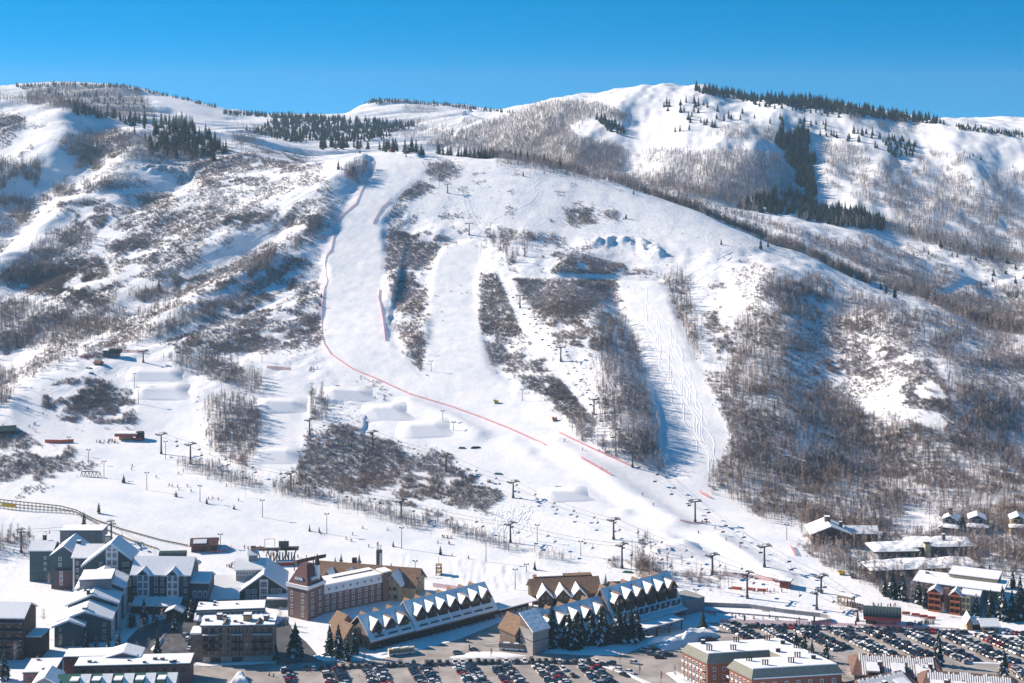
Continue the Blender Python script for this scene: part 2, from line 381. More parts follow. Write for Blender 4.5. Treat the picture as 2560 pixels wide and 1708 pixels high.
# ------------------------------------------------------------------ vegetation
M['twig'] = mat("twig grey", (0.31, 0.272, 0.28), 0.9, var=0.3, vscale=0.02)
M['twig_b'] = mat("twig brown", (0.30, 0.238, 0.21), 0.9, var=0.3, vscale=0.02)
M['bark'] = mat("pale bark", (0.36, 0.33, 0.31), 0.9)
M['needle'] = mat("needles", (0.022, 0.040, 0.030), 0.9, var=0.5, vscale=0.4)
M['needle_b'] = mat("needles blue", (0.030, 0.052, 0.048), 0.9, var=0.4, vscale=0.4)
M['needle_snow'] = mat("snow on boughs", (0.80, 0.82, 0.86), 0.8)
M['trunk'] = mat("conifer trunk", (0.07, 0.05, 0.04), 0.9)

def blade(a, b, w, ang):
    """thin tapered triangle from a to b"""
    a = np.array(a); b = np.array(b); s = np.array([math.cos(ang), math.sin(ang), 0]) * w * .5
    return [a - s, a + s, b]
def unit_bush(seed, n=34):
    r = random.Random(seed); T = []
    for i in range(n):
        an = r.uniform(0, 6.283); el = r.uniform(0.65, 1.5); L = r.uniform(.45, 1.0)
        b0 = (r.gauss(0, .24), r.gauss(0, .24), 0)
        tip = (b0[0] + L*math.cos(el)*math.cos(an)*.75, b0[1] + L*math.cos(el)*math.sin(an)*.75, L*math.sin(el)*.95 + .05)
        T.append(blade(b0, tip, r.uniform(.022, .04), r.uniform(-.7, .7)))
        for k in range(2):
            t = r.uniform(.45, .8); p = [b0[j] + (tip[j]-b0[j])*t for j in range(3)]
            q = (p[0] + r.uniform(-.25, .25), p[1] + r.uniform(-.25, .25), p[2] + r.uniform(.05, .25))
            T.append(blade(p, q, .028, r.uniform(-.7, .7)))
    return np.array(T), np.zeros(len(T), int)
def unit_aspen(seed, n=44, spread=.24):
    r = random.Random(seed); T = []; mi = []
    lx, ly = r.uniform(-.05, .05), r.uniform(-.05, .05)
    for an in (0, 1.2):
        T.append(blade((0, 0, -.03), (lx, ly, .98), .02, an)); mi.append(1 if seed % 3 == 0 else 0)
    for i in range(n):
        t = r.uniform(.28, .95); p = (lx*t, ly*t, t); an = r.uniform(0, 6.283); L = r.uniform(.12, .26) * (1.25 - t*.7)
        q = (p[0] + math.cos(an)*L*spread*4.2, p[1] + math.sin(an)*L*spread*4.2, t + L*r.uniform(.5, 1.0))
        T.append(blade(p, q, r.uniform(.015, .028), r.uniform(-.7, .7))); mi.append(0)
    return np.array(T), np.array(mi)
def unit_tuft(seed):
    r = random.Random(seed); T = []
    for i in range(9):
        an = r.uniform(0, 6.283); el = r.uniform(.3, 1.3); b0 = (r.uniform(-.3, .3), r.uniform(-.3, .3), 0)
        T.append(blade(b0, (b0[0] + math.cos(an)*math.cos(el)*.7, b0[1] + math.sin(an)*math.cos(el)*.7, math.sin(el)), .16, r.uniform(-.7, .7)))
    return np.array(T), np.zeros(len(T), int)
def unit_conifer(seed, whorls=15, br=7, width=.17, snow=0.0):
    r = random.Random(seed); T = []; mi = []
    for an in (0, 1.57):
        T.append(blade((0, 0, -.04), (0, 0, .99), .035, an)); mi.append(1)
    bulge = r.uniform(.8, 1.15)
    for i in range(whorls):
        t = i / (whorls - 1); z = .06 + .90*t; R = width * ((1 - t)**.85 * bulge + .02) * r.uniform(.78, 1.1)
        if t < .12: R *= .8
        a0 = r.uniform(0, 6.283)
        for k in range(br):
            an = a0 + 6.283*k/br + r.uniform(-.25, .25); L = R * r.uniform(.7, 1.18); dr = L * r.uniform(.25, .55) + .012
            c, s = math.cos(an), math.sin(an); wv = L * r.uniform(.38, .55)
            hi = np.array((0, 0, z + .02)); mid = np.array((c*L*.55 - s*wv*.5, s*L*.55 + c*wv*.5, z - dr*.35)); md2 = np.array((c*L*.55 + s*wv*.5, s*L*.55 - c*wv*.5, z - dr*.35)); tip = np.array((c*L, s*L, z - dr))
            low = np.array((c*L*.5, s*L*.5, z - dr*.9 - .03))
            sn = 2 if r.random() < snow else 0
            T += [[hi, mid, md2], [mid, tip, md2], [mid, tip, low], [md2, low, tip]]; mi += [sn, sn, 0, 0]
    return np.array(T), np.array(mi)

def stamp(name, units, pos, hs, ws, rot, pick, mats, mofs=None):
    """one mesh from many scaled copies of unit triangles"""
    Vs = []; Ms = []
    for k, (T, mi) in enumerate(units):
        s = np.where(pick == k)[0]
        if not len(s): continue
        P = T.reshape(-1, 3)
        c, sn = np.cos(rot[s])[:, None], np.sin(rot[s])[:, None]
        X = (P[None, :, 0]*c - P[None, :, 1]*sn) * ws[s][:, None] + pos[s, 0][:, None]
        Y = (P[None, :, 0]*sn + P[None, :, 1]*c) * ws[s][:, None] + pos[s, 1][:, None]
        Z = P[None, :, 2] * hs[s][:, None] + pos[s, 2][:, None]
        Vs.append(np.stack([X, Y, Z], -1).reshape(-1, 3))
        m = np.repeat(mi[None], len(s), 0)
        if mofs is not None: m = np.where(m == 0, mofs[s][:, None], m)
        Ms.append(m.ravel())
    V = np.concatenate(Vs); mm = np.concatenate(Ms)
    return mesh_np(name, V, np.arange(len(V)).reshape(-1, 3), mats, mm)

# lift line and cat roads kept clear of brush
CLEAR = [[(1246,692),(1276,692),(1322,790),(1405,900),(1500,1035),(1478,1045),(1380,925),(1296,815)], [(1250,683),(1640,688),(1640,702),(1250,697)], [(130,496),(240,482),(450,462),(450,474),(240,496),(130,508)], [(2330,738),(2420,698),(2560,682),(2560,698),(2430,714),(2350,752)], [(440,690),(600,610),(760,560),(770,572),(620,628),(470,700)], [(0,640),(70,560),(130,535),(145,550),(80,620),(0,690)]]
def scatter(poly, cov, h, wr, seed, clump=None, rand=.35, csize=16.0, mult=4.0):
    """base points inside a picture polygon, filled to the given cover"""
    r = np.random.default_rng(seed)
    poly = [(2840 if a == 2560 else (-260 if a == 0 else a), b) for a, b in poly]      # woods run on past the picture edge
    P = np.array(poly, float); x0, y0 = P.min(0); x1, y1 = P.max(0)
    A = .5 * abs(np.sum(P[:, 0]*np.roll(P[:, 1], -1) - P[:, 1]*np.roll(P[:, 0], -1)))
    n = int(max(60, (100000 if h == 6.0 else 20000) * (x1-x0)*(y1-y0) / 60000.0 * 2))
    u = r.uniform(x0, x1, n); v = r.uniform(y0, y1, n)
    k = inpoly(u, v, poly); u = u[k]; v = v[k]
    j = np.where(r.random(len(u)) < .35, 13.0, 3.0); u = np.clip(u + r.normal(0, 1, len(u))*j, -300, 2880); v = v + r.normal(0, 1, len(u))*j*.6
    p, ok = ground(u, v); 
    hh = h * np.exp(r.normal(0, rand*.8, len(u)))
    hpx = hh * F / p[:, 1]
    p, ok = ground(u, v + .35 * hpx)
    if clump is None: clump = cov < .8
    if clump:
        nz = fbm(p[:, 0]/csize, p[:, 1]/(csize*1.5), 31, 3) + .25*fbm(p[:, 0]/5, p[:, 1]/7, 41, 2)
        th = np.quantile(nz, min(.97, max(0, 1 - (cov * 1.0 + .05))))
        ok &= nz > th
    uu, vv = pix(p[:, 0], p[:, 1], p[:, 2])
    for k_ in ('main', 'second', 'third', 'park', 'park2', 'far'): ok &= ~(inpoly(uu, vv, RUNS[k_]) & (r.random(len(uu)) > .02))
    for q_ in CLEAR: ok &= ~inpoly(uu, vv, q_)
    u = u[ok]; p = p[ok]; hh = hh[ok]; hpx = hpx[ok]
    cum = np.cumsum(hpx * hpx * wr)
    m = cum < A * cov * mult
    return p[m], hh[m]

# (polygon, cover, kind) kind: s scrub, a aspen wood, t low tufts
VEG = [
 # upper left slope
 ([(163,340),(306,323),(374,343),(477,371),(510,391),(477,400),(374,400),(259,396),(204,372),(153,357)], .95, 'a'),
 ([(578,333),(640,340),(650,368),(590,372)], .7, 'a'),
 ([(487,380),(620,368),(700,375),(772,385),(760,405),(640,425),(500,445),(470,420)], .7, 's'),
 ([(494,442),(674,443),(660,465),(500,470)], .7, 's'),
 ([(700,400),(775,395),(760,425),(690,435)], .5, 's'),
 ([(0,268),(70,290),(75,310),(20,330),(0,320)], .5, 's'),
 ([(0,390),(60,400),(120,410),(210,430),(240,470),(200,500),(0,520)], .45, 'a'),
 ([(160,340),(240,390),(260,430),(200,430),(150,390)], .5, 'a'),
 ([(230,400),(330,420),(300,470),(240,470)], .35, 'a'),
 ([(140,468),(210,478),(195,497),(140,492)], .85, 's'),
 ([(0,490),(85,500),(80,540),(40,580),(0,590)], .6, 'a'),
 ([(340,490),(425,485),(450,500),(410,540),(350,525)], .8, 's'),
 ([(370,560),(430,530),(520,510),(580,530),(570,560),(480,585),(390,592)], .8, 's'),
 ([(560,540),(670,525),(675,550),(600,570),(560,575)], .65, 's'),
 ([(260,610),(350,585),(420,600),(390,620),(270,628)], .8, 's'),
 ([(0,680),(60,640),(130,580),(200,560),(240,600),(170,640),(120,690),(60,700),(0,722)], .75, 'a'),
 ([(50,700),(160,650),(250,640),(260,660),(180,692),(100,732)], .8, 's'),
 ([(270,590),(420,580),(470,640),(430,690),(300,690)], .30, 's'),
 ([(120,500),(340,500),(350,570),(200,570)], .35, 's'),
 ([(715,540),(800,535),(808,570),(720,582)], .75, 's'),
 ([(560,690),(640,630),(740,585),(765,600),(680,660),(590,705)], .75, 'a'),
 ([(0,735),(68,750),(119,769),(238,789),(327,800),(317,827),(238,846),(136,863),(34,870),(0,860)], .95, 'a'),
 ([(50,735),(130,672),(250,645),(275,680),(230,725),(140,742)], .7, 's'),
 ([(130,690),(250,680),(320,720),(240,770),(120,760)], .4, 's'),
 ([(235,760),(330,720),(440,720),(470,760),(400,792),(330,795)], .5, 'a'),
 ([(425,690),(560,670),(680,600),(705,620),(640,682),(560,722),(450,742)], .75, 's'),
 ([(316,842),(420,800),(520,760),(600,730),(612,755),(520,792),(430,832),(330,858)], .9, 'a'),
 ([(600,722),(680,670),(750,640),(762,655),(690,702),(610,747)], .8, 's'),
 ([(540,800),(640,740),(740,680),(785,700),(745,800),(640,832)], .35, 's'),
 ([(730,800),(770,780),(802,790),(800,862),(740,862)], .7, 's'),
 ([(585,832),(640,820),(740,830),(750,872),(600,878)], .75, 's'),
 ([(415,845),(500,830),(508,862),(420,868)], .75, 's'),
 ([(480,850),(600,840),(600,880),(490,880)], .35, 's'),
 ([(0,950),(50,920),(160,885),(172,896),(80,932),(40,972),(20,1002),(0,1022)], .85, 'a'),
 ([(195,890),(250,862),(310,850),(315,870),(240,897)], .7, 's'),
 ([(400,895),(470,880),(560,897),(640,930),(662,957),(640,988),(580,962),(480,928)], .9, 'a'),
 ([(95,1000),(130,950),(170,930),(280,960),(262,1000),(200,1032),(110,1027)], .6, 's'),
 ([(210,1002),(300,990),(340,1000),(345,1060),(290,1080),(215,1042)], .7, 's'),
 ([(140,1045),(190,1040),(200,1065),(145,1065)], .6, 's'),
 ([(505,1010),(540,987),(600,990),(657,1020),(652,1080),(622,1167),(590,1152),(520,1112)], .95, 'a'),
 ([(440,1152),(500,1152),(580,1178),(662,1212),(642,1222),(560,1198),(450,1168)], .9, 'h'),
 ([(680,1205),(740,1200),(800,1227),(800,1242),(690,1228)], .95, 'h'),
 ([(700,1215),(760,1225),(880,1252),(1000,1282),(1100,1303),(1210,1335),(1235,1352),(1100,1330),(960,1295),(800,1250)], .75, 'h'),
 ([(1230,1345),(1330,1375),(1440,1400),(1420,1408),(1300,1385),(1225,1358)], .45, 'h'),
 ([(1600,1405),(1640,1395),(1790,1425),(1850,1465),(1800,1470),(1680,1440),(1610,1425)], .85, 'a'),
 ([(1590,1340),(1650,1365),(1640,1405),(1600,1390)], .7, 'a'),
 ([(1525,1395),(1552,1395),(1552,1415),(1525,1415)], .8, 's'),
 ([(0,1140),(40,1130),(90,1128),(170,1150),(182,1190),(120,1202),(0,1197)], .75, 's'),
 ([(0,1085),(90,1075),(105,1112),(60,1122),(0,1112)], .8, 's'),
 ([(137,1115),(185,1115),(185,1147),(137,1147)], .6, 's'),
 ([(180,1160),(235,1150),(232,1172),(185,1177)], .6, 's'),
 ([(0,1210),(120,1215),(125,1255),(20,1242)], .3, 't'),
 ([(0,1330),(110,1335),(110,1380),(70,1385),(0,1380)], .6, 'a'),
 # below the terrain park
 ([(745,1150),(770,1092),(830,1072),(900,1082),(1000,1110),(1022,1142),(990,1202),(900,1232),(800,1217),(745,1202)], .85, 's'),
 ([(1000,1150),(1020,1120),(1110,1130),(1200,1160),(1247,1202),(1262,1252),(1222,1282),(1120,1242),(1010,1202)], .65, 's'),
 ([(900,1200),(1010,1190),(1150,1250),(1180,1300),(1050,1270),(920,1240)], .3, 's'),
 ([(775,975),(810,980),(818,1042),(780,1052)], .85, 'a'),
 ([(800,1060),(880,1060),(900,1085),(810,1085)], .6, 's'),
 ([(888,930),(950,950),(980,985),(975,1002),(930,992)], .95, 's'),
 ([(1065,1275),(1105,1275),(1100,1292),(1065,1290)], .7, 's'),
 # between the runs
 ([(958,612),(1010,602),(1080,605),(1105,620),(1090,652),(1040,672),(965,677)], .95, 's'),
 ([(970,682),(1065,677),(1070,740),(1060,802),(1010,792),(985,760)], .75, 's'),
 ([(990,812),(1040,802),(1060,842),(1075,932),(1045,932),(1020,872)], .8, 's'),
 ([(1198,687),(1240,682),(1257,722),(1210,722)], .95, 's'),
 ([(1205,732),(1260,722),(1312,792),(1327,832),(1270,842),(1200,832),(1192,792)], .9, 's'),
 ([(1205,850),(1300,832),(1305,900),(1290,932),(1230,922)], .6, 's'),
 ([(1280,687),(1350,687),(1440,692),(1537,702),(1542,732),(1500,752),(1440,792),(1350,792),(1310,742)], .98, 's'),
 ([(1360,800),(1450,800),(1540,862),(1552,882),(1480,872),(1390,852)], .65, 's'),
 ([(1300,850),(1380,870),(1430,920),(1380,940),(1300,920)], .2, 's'),
 ([(1300,937),(1380,942),(1440,962),(1452,1002),(1400,1002),(1310,967)], .85, 's'),
 ([(1215,587),(1330,582),(1350,612),(1340,642),(1280,657)], .5, 'a'),
 ([(1270,642),(1350,622),(1560,662),(1640,682),(1560,690),(1280,672)], .45, 's'),
 ([(1500,684),(1640,690),(1640,694),(1500,690)], .9, 't'),
 ([(1410,522),(1480,517),(1490,557),(1420,562)], .85, 's'),
 ([(1510,527),(1545,525),(1545,547),(1512,547)], .8, 's'),
 ([(1060,407),(1130,405),(1147,432),(1100,452),(1065,432)], .9, 's'),
 ([(1000,472),(1050,452),(1085,467),(1040,492),(985,502)], .8, 's'),
 ([(850,422),(925,392),(935,430),(915,457),(860,442)], .75, 'a'),
 ([(760,540),(808,540),(800,582),(760,587)], .8, 's'),
 ([(950,520),(1000,510),(1180,540),(1180,600),(1000,600),(965,580)], .28, 't'),
 ([(1100,420),(1400,430),(1500,480),(1400,560),(1180,520)], .06, 't'),
 ([(970,580),(1080,575),(1090,600),(970,602)], .5, 's'),
 # shaded spur and the belt below it
 ([(1500,800),(1560,780),(1590,850),(1625,1000),(1660,1090),(1652,1172),(1610,1182),(1560,1122),(1500,1052),(1490,960)], .97, 'a'),
 ([(1370,952),(1420,952),(1462,992),(1482,1052),(1440,1062),(1390,1022)], .8, 's'),
 ([(1390,1032),(1480,1042),(1562,1122),(1545,1152),(1470,1112),(1400,1062)], .55, 'a'),
 ([(1660,692),(1710,677),(1727,742),(1747,832),(1747,902),(1722,872),(1692,792),(1665,732)], .8, 'a'),
 # the big wood on the right
 ([(1745,720),(1840,700),(1850,800),(1840,900),(1770,900)], .22, 's'),
 ([(1835,890),(1835,800),(1880,770),(1970,800),(1985,850),(1960,900),(1990,960),(1850,990),(1790,960)], .85, 'a'),
 ([(1900,700),(2030,682),(2062,692),(2240,762),(2560,895),(2560,950),(2400,910),(2230,850),(2120,830),(2000,790),(1900,760)], .75, 'a'),
 ([(1970,840),(2100,830),(2130,900),(2110,985),(2000,900)], .35, 's'),
 ([(2130,850),(2300,880),(2370,960),(2370,1030),(2230,1010),(2130,930)], .5, 's'),
 ([(2370,920),(2560,950),(2560,1150),(2420,1100),(2370,1030)], .62, 'a'),
 ([(1800,980),(1990,960),(2110,1000),(2200,1050),(2240,1150),(2100,1200),(1880,1180),(1830,1130),(1828,1078)], .85, 'a'),
 ([(2050,960),(2120,990),(2190,1120),(2120,1130),(2060,1040)], .9, 'a'),
 ([(2200,1030),(2420,1100),(2560,1150),(2560,1330),(2420,1320),(2240,1250),(2200,1150)], .85, 'a'),
 ([(1828,1122),(2000,1170),(2240,1170),(2260,1290),(2190,1330),(2032,1313),(2000,1297),(1892,1293),(1770,1240),(1767,1200)], .9, 'a'),
 ([(1990,1280),(2200,1300),(2350,1330),(2340,1360),(2200,1360),(2050,1400),(2010,1370)], .7, 'a'),
 ([(2000,1370),(2080,1390),(2190,1410),(2180,1480),(2160,1470),(2060,1420)], .9, 'a'),
 ([(2440,1330),(2560,1340),(2560,1440),(2470,1440),(2420,1400)], .8, 'a'),
 ([(2180,1440),(2400,1430),(2440,1470),(2250,1500),(2190,1480)], .8, 'a'),
 ([(2090,1500),(2160,1515),(2150,1535),(2100,1530)], .5, 's'),
 ([(2190,1405),(2440,1400),(2440,1432),(2190,1442)], .7, 'a'), ([(2190,1445),(2450,1440),(2440,1470),(2200,1490)], .8, 'a'), ([(2030,1345),(2200,1345),(2190,1385),(2040,1380)], .8, 'a'),
 ([(2330,1325),(2560,1325),(2560,1400),(2440,1400),(2330,1362)], .7, 'a'),
 # behind the crest
 ([(1250,392),(1380,405),(1500,440),(1500,452),(1380,425),(1250,402)], .95, 'a'),
 ([(1500,440),(1700,492),(1850,540),(2000,590),(2150,660),(2300,740),(2450,820),(2560,855),(2560,800),(2400,740),(2250,670),(2100,610),(1950,560),(1750,500),(1560,440)], 1.3, 'a'),
 ([(2150,585),(2300,645),(2450,705),(2560,765),(2560,800),(2400,740),(2250,670),(2100,610)], .45, 'a'),
 ([(1980,545),(2200,568),(2400,630),(2560,712),(2560,690),(2400,612),(2200,545)], 1.3, 'b'),
 ([(1500,440),(1700,480),(1900,530),(1900,510),(1700,460),(1520,425)], 1.3, 'b'),
 # right mountain
 ([(1060,362),(1200,312),(1340,262),(1400,252),(1500,257),(1570,287),(1560,300),(1480,290),(1420,312),(1440,342),(1550,362),(1565,392),(1560,425),(1480,432),(1300,402),(1150,372)], 1.7, 'f'),
 ([(1610,440),(1650,425),(1700,385),(1850,372),(1950,382),(1970,412),(2000,472),(2010,522),(1950,502),(1830,492),(1700,482),(1620,462)], 1.2, 'f'),
 ([(1795,317),(1900,313),(1950,327),(1930,352),(1850,347),(1790,342)], .75, 'f'),
 ([(2050,352),(2150,362),(2250,402),(2272,452),(2262,522),(2150,512),(2070,472)], .55, 'f'),
 ([(2240,452),(2400,432),(2560,432),(2560,652),(2450,642),(2300,602),(2240,562)], .70, 'f'),
 ([(2300,380),(2420,390),(2400,430),(2280,440)], .4, 'f'),
 ([(2060,240),(2300,300),(2290,340),(2100,300)], .3, 'f'),
 ([(1590,390),(1700,350),(1720,370),(1620,420),(1590,440)], .4, 'f'),
 # far ridges
 ([(65,218),(146,211),(272,216),(345,226),(391,287),(283,294),(170,267),(68,255)], 1.5, 'f'),
 ([(0,238),(60,240),(80,250),(0,246)], .8, 'f'),
 ([(590,310),(720,320),(740,345),(620,340)], .5, 'f'),
 ([(1000,300),(1180,300),(1280,300),(1180,330),(1090,350),(1000,340)], .45, 'f'),
 ([(1005,264),(1080,268),(1100,276),(1010,276)], .7, 'f'),
]
KINDS = {  # height m, width ratio, units, mats
 's': (1.75, 1.15), 'a': (6.6, .36), 'h': (4.2, .5), 't': (1.0, 1.4), 'b': (8.0, .42), 'f': (6.0, .45),
}
U_BUSH = [unit_bush(s) for s in range(6)]; U_ASP = [unit_aspen(s) for s in range(10, 18)]; U_TUFT = [unit_tuft(s) for s in range(4)]
pools = {'scrub': [], 'wood': [], 'tuft': []}
for i, (poly, cov, kd) in enumerate(VEG):
    h, wr = KINDS[kd]
    p, hh = scatter(poly, cov, h, wr, 100 + i, mult={'s': 7.0, 'a': 8.5, 'b': 10, 'f': 10, 'h': 16, 't': 2.0}[kd])
    if kd in 'ab' : pools['wood'].append((p, hh, np.full(len(p), kd == 'b')))
    elif kd in 'fh': pools['wood'].append((p, hh, np.full(len(p), False)))
    elif kd == 's': pools['scrub'].append((p, hh, np.full(len(p), False)))
    else: pools['tuft'].append((p, hh, np.full(len(p), False)))
    if kd == 'a':   # brush under the wood
        p, hh = scatter(poly, cov*.45, 2.2, 1.2, 500 + i); pools['scrub'].append((p, hh, np.full(len(p), False)))
# thin scrub over all the ungroomed ground
VEG2 = [([(0,300),(300,320),(500,420),(800,400),(840,520),(800,640),(790,860),(600,880),(300,880),(0,960)], .42), ([(1840,640),(2560,880),(2560,1320),(2200,1320),(1800,1160),(1760,900)], .42), ([(960,500),(1200,560),(1700,640),(1640,700),(1500,860),(1200,860),(1060,800),(980,700)], .24), ([(80,930),(330,890),(340,1080),(100,1080)], .2), ([(740,960),(830,1000),(1000,1100),(1250,1190),(1270,1290),(1000,1270),(740,1210)], .2), ([(1960,1290),(2560,1320),(2560,1460),(2200,1500),(2000,1400)], .3), ([(2000,560),(2560,700),(2560,860),(2200,700)], .4)]
for i, (poly, cov) in enumerate(VEG2):
    p, hh = scatter(poly, cov, 1.6, 1.2, 700 + i, True, mult=3.4, csize=30.0); pools['scrub'].append((p, hh, np.full(len(p), False)))
# low tufts all over the open slopes that are not groomed
u = RNG.uniform(-260, 2840, 30000); v = RNG.uniform(290, 1250, 30000)
p, ok = ground(u, v)
ui, vi = pix(p[:, 0], p[:, 1], p[:, 2])
ok &= (p[:, 1] > 1020) & (p[:, 1] < 2100)
for k, poly in RUNS.items(): ok &= ~inpoly(ui, vi, poly)
nz = fbm(p[:, 0]/40, p[:, 1]/55, 61, 3); ok &= nz > .50
ok &= ~((u > 1150) & (u < 1750) & (v < 560) & (RNG.random(len(u)) > .12))
ok &= ~((u < 400) & (v > 1090))
p = p[ok]; pools['tuft'].append((p, .7*np.exp(RNG.normal(0, .4, len(p))), np.full(len(p), False)))

# aspens standing just behind the crest of the snow dome, only their tops in sight
def crest(u):
    i = np.clip(np.round((u - UC[0])/5).astype(int), 0, NU-1); out = np.empty(len(u))
    for k, ii in enumerate(i):
        m = np.abs(YR - GY[9, ii]) < 110; j = np.where(m)[0]; out[k] = YR[j[np.argmin(TV[ii, j])]]
    return out
n = 7500; u = 1170 + 1400*RNG.random(n)**.85; cy = crest(u); Y = cy + 6 + 48*RNG.random(n)**1.3; X = (u - 1280)*Y/F
nz = fbm(X/30, Y/30, 71, 2); k = nz > .36; X, Y = X[k], Y[k]
pools['wood'].append((np.column_stack([X, Y, height(X, Y) - .2]), 8.5*np.exp(RNG.normal(0, .25, len(X))), RNG.random(len(X)) < .5))
def build_pool(key, name, units, wscale, mats, label, cat):
    P = np.concatenate([q[0] for q in pools[key]]); H = np.concatenate([q[1] for q in pools[key]]); B = np.concatenate([q[2] for q in pools[key]])
    n = len(P); r = np.random.default_rng(5)
    pick = r.integers(0, len(units), n); rot = r.uniform(0, 6.283, n)
    brown = (fbm(P[:, 0]/60, P[:, 1]/60, 91, 2) + r.normal(0, .08, n) > .56) | B
    me = stamp(name, units, P, H, H * wscale * np.exp(r.normal(0, .15, n)), rot, pick, mats, np.where(brown, 2, 0))
    tag(link(name, me), label, cat, kind="stuff")
    print(name, n, len(me.polygons))
build_pool('scrub', "oak_scrub", U_BUSH, .95, [M['twig'], M['bark'], M['twig_b']], "leafless grey brown scrub thickets spread over the snowy slopes", "scrub")
build_pool('wood', "aspen_wood", U_ASP, 1.0, [M['twig'], M['bark'], M['twig_b']], "leafless grey aspen woods standing in the snow between the ski runs", "aspen wood")
build_pool('tuft', "dry_tufts", U_TUFT, 1.2, [M['twig'], M['bark'], M['twig_b']], "small dry brush tips poking through the snow", "brush")

# ------------------------------------------------------------------ conifers
U_FAR = [unit_conifer(s, 13, 8, w) for s, w in zip(range(40, 46), (.24, .29, .21, .33, .27, .25))]
U_NEAR = [unit_conifer(s, 24, 9, w, sn) for s, w, sn in zip(range(60, 64), (.27, .24, .29, .23), (.16, .22, .12, .1))]
def conifer_meshes(units, nm):
    out = []
    for k, (T, mi) in enumerate(units):
        V = T.reshape(-1, 3); tr = np.arange(len(V)).reshape(-1, 3)
        def sub(sel, mats, m, n2):
            Fs = tr[sel]; return mesh_np(n2, V[Fs.ravel()], np.arange(Fs.size).reshape(-1, 3), mats, m[sel])
        s = mi != 1
        out.append((sub(s, [M['needle' if k % 3 else 'needle_b'], M['trunk'], M['needle_snow']], mi, "crown"), sub(~s, [M['trunk']], np.zeros(len(mi), int), "trunk")))
    return out
CM_FAR = conifer_meshes(U_FAR, 'far'); CM_NEAR = conifer_meshes(U_NEAR, 'near')
def conifer(P, h, label, group=None, near=False, k=None):
    ms = (CM_NEAR if near else CM_FAR); k = random.randrange(len(ms)) if k is None else k % len(ms)
    e = tag(link("conifer_tree", None, None, P, random.uniform(0, 6.28)), label, "conifer tree", group)
    wv = h * random.uniform(.9, 1.12); e.scale = (wv, wv, h)
    link("crown", ms[k][0], e); link("trunk", ms[k][1], e)
    return e
NCON = 0
# lone conifers: pixel of the foot, height in pixels, label
LONE = [
 (1308,441,17,"lone dark conifer on the open snow dome beside a ski track"),
 (1584,485,14,"small conifer near the crest line of the snow dome"),
 (1551,478,7,"tiny conifer left of the crest conifer on the snow dome"),
 (1565,547,16,"slim conifer right of the thicket on the snow dome"),
 (1803,612,18,"conifer above the ski tracks on the right shoulder, leftmost of three"),
 (1902,622,32,"tallest of three conifers on the right shoulder below the crest"),
 (1920,618,16,"small conifer just right of the tallest one on the right shoulder"),
 (846,424,28,"dark conifer on the spur left of the main run, left of its pair"),
 (883,434,28,"dark conifer on the spur left of the main run, right of its pair"),
 (900,384,14,"small conifer at the top of the main run left edge"),
 (397,725,32,"lone dark conifer among scrub on the left slope below the cat road"),
 (309,1207,24,"lone small conifer on the nursery slope left of the first light pole"),
 (440,1242,18,"small conifer on the nursery slope between two light poles"),
 (517,1260,20,"small conifer right of the second light pole on the nursery slope"),
 (585,1273,15,"thin leaning young conifer in the middle of the nursery slope"),
 (247,1284,33,"conifer on the snow just above the coaster track"),
 (210,1315,40,"tall conifer beside the bend of the coaster track"),
 (774,1328,20,"small conifer beside a light pole on the nursery slope, left of a pair"),
 (798,1332,18,"small conifer beside a light pole on the nursery slope, right of a pair"),
 (983,1367,18,"small conifer right of the tall steel tower"),
 (1101,1387,27,"conifer by the light pole above the rutted bank"),
 (1130,1390,10,"very small conifer right of the conifer above the rutted bank"),
 (1171,1397,13,"small conifer at the top edge of the rutted bank"),
 (978,1432,28,"conifer behind the brown roofed lodge, right of the steel tower"),
 (838,1424,36,"conifer behind the brown roofed lodge, left of a pair"),
 (853,1424,44,"taller conifer behind the brown roofed lodge, right of a pair"),
 (898,1428,48,"slim tall conifer left of the steel tower"),
 (1337,1425,26,"conifer on the slope right of the rutted bank, upper one"),
 (1362,1460,26,"small conifer casting shadow on the bank behind right chalet, left of two"),
 (1387,1460,32,"small conifer casting shadow on the bank behind right chalet, right of two"),
 (1448,1442,18,"small lone conifer on the snow behind the right chalet"),
 (1514,1462,32,"bare topped conifer behind the green roof of the right chalet"),
 (1548,1462,12,"tiny conifer behind the right chalet roof ridge"),
 (1582,1466,18,"small conifer behind the right chalet roof ridge, right of a tiny one"),
 (1757,1575,60,"sparse conifer beside the right end of the right chalet"),
 (2468,822,48,"big dark conifer on the far bank of the gully at the right"),
 (2540,905,22,"small dark conifer in the wood near the right edge"),
 (803,742,14,"dark conifer beside the red net of the main run, upper of two"),
 (800,765,16,"dark conifer beside the red net of the main run, lower of two"),
]
for u, v, hp, lab in LONE:
    P = gp(u, v); conifer(P - Vector((0,0,.2)), hp * P.y / F, lab)
def crest_row(u0, u1, n, h0, h1, label, group, seed):
    r = random.Random(seed)
    for _ in range(n):
        u = r.uniform(u0, u1); Y = float(crest(np.array([u]))[0]) + r.uniform(4, 30); X = (u - 1280)*Y/F
        conifer(Vector((X, Y, hz(X, Y) - .3)), r.uniform(h0, h1), label, group)
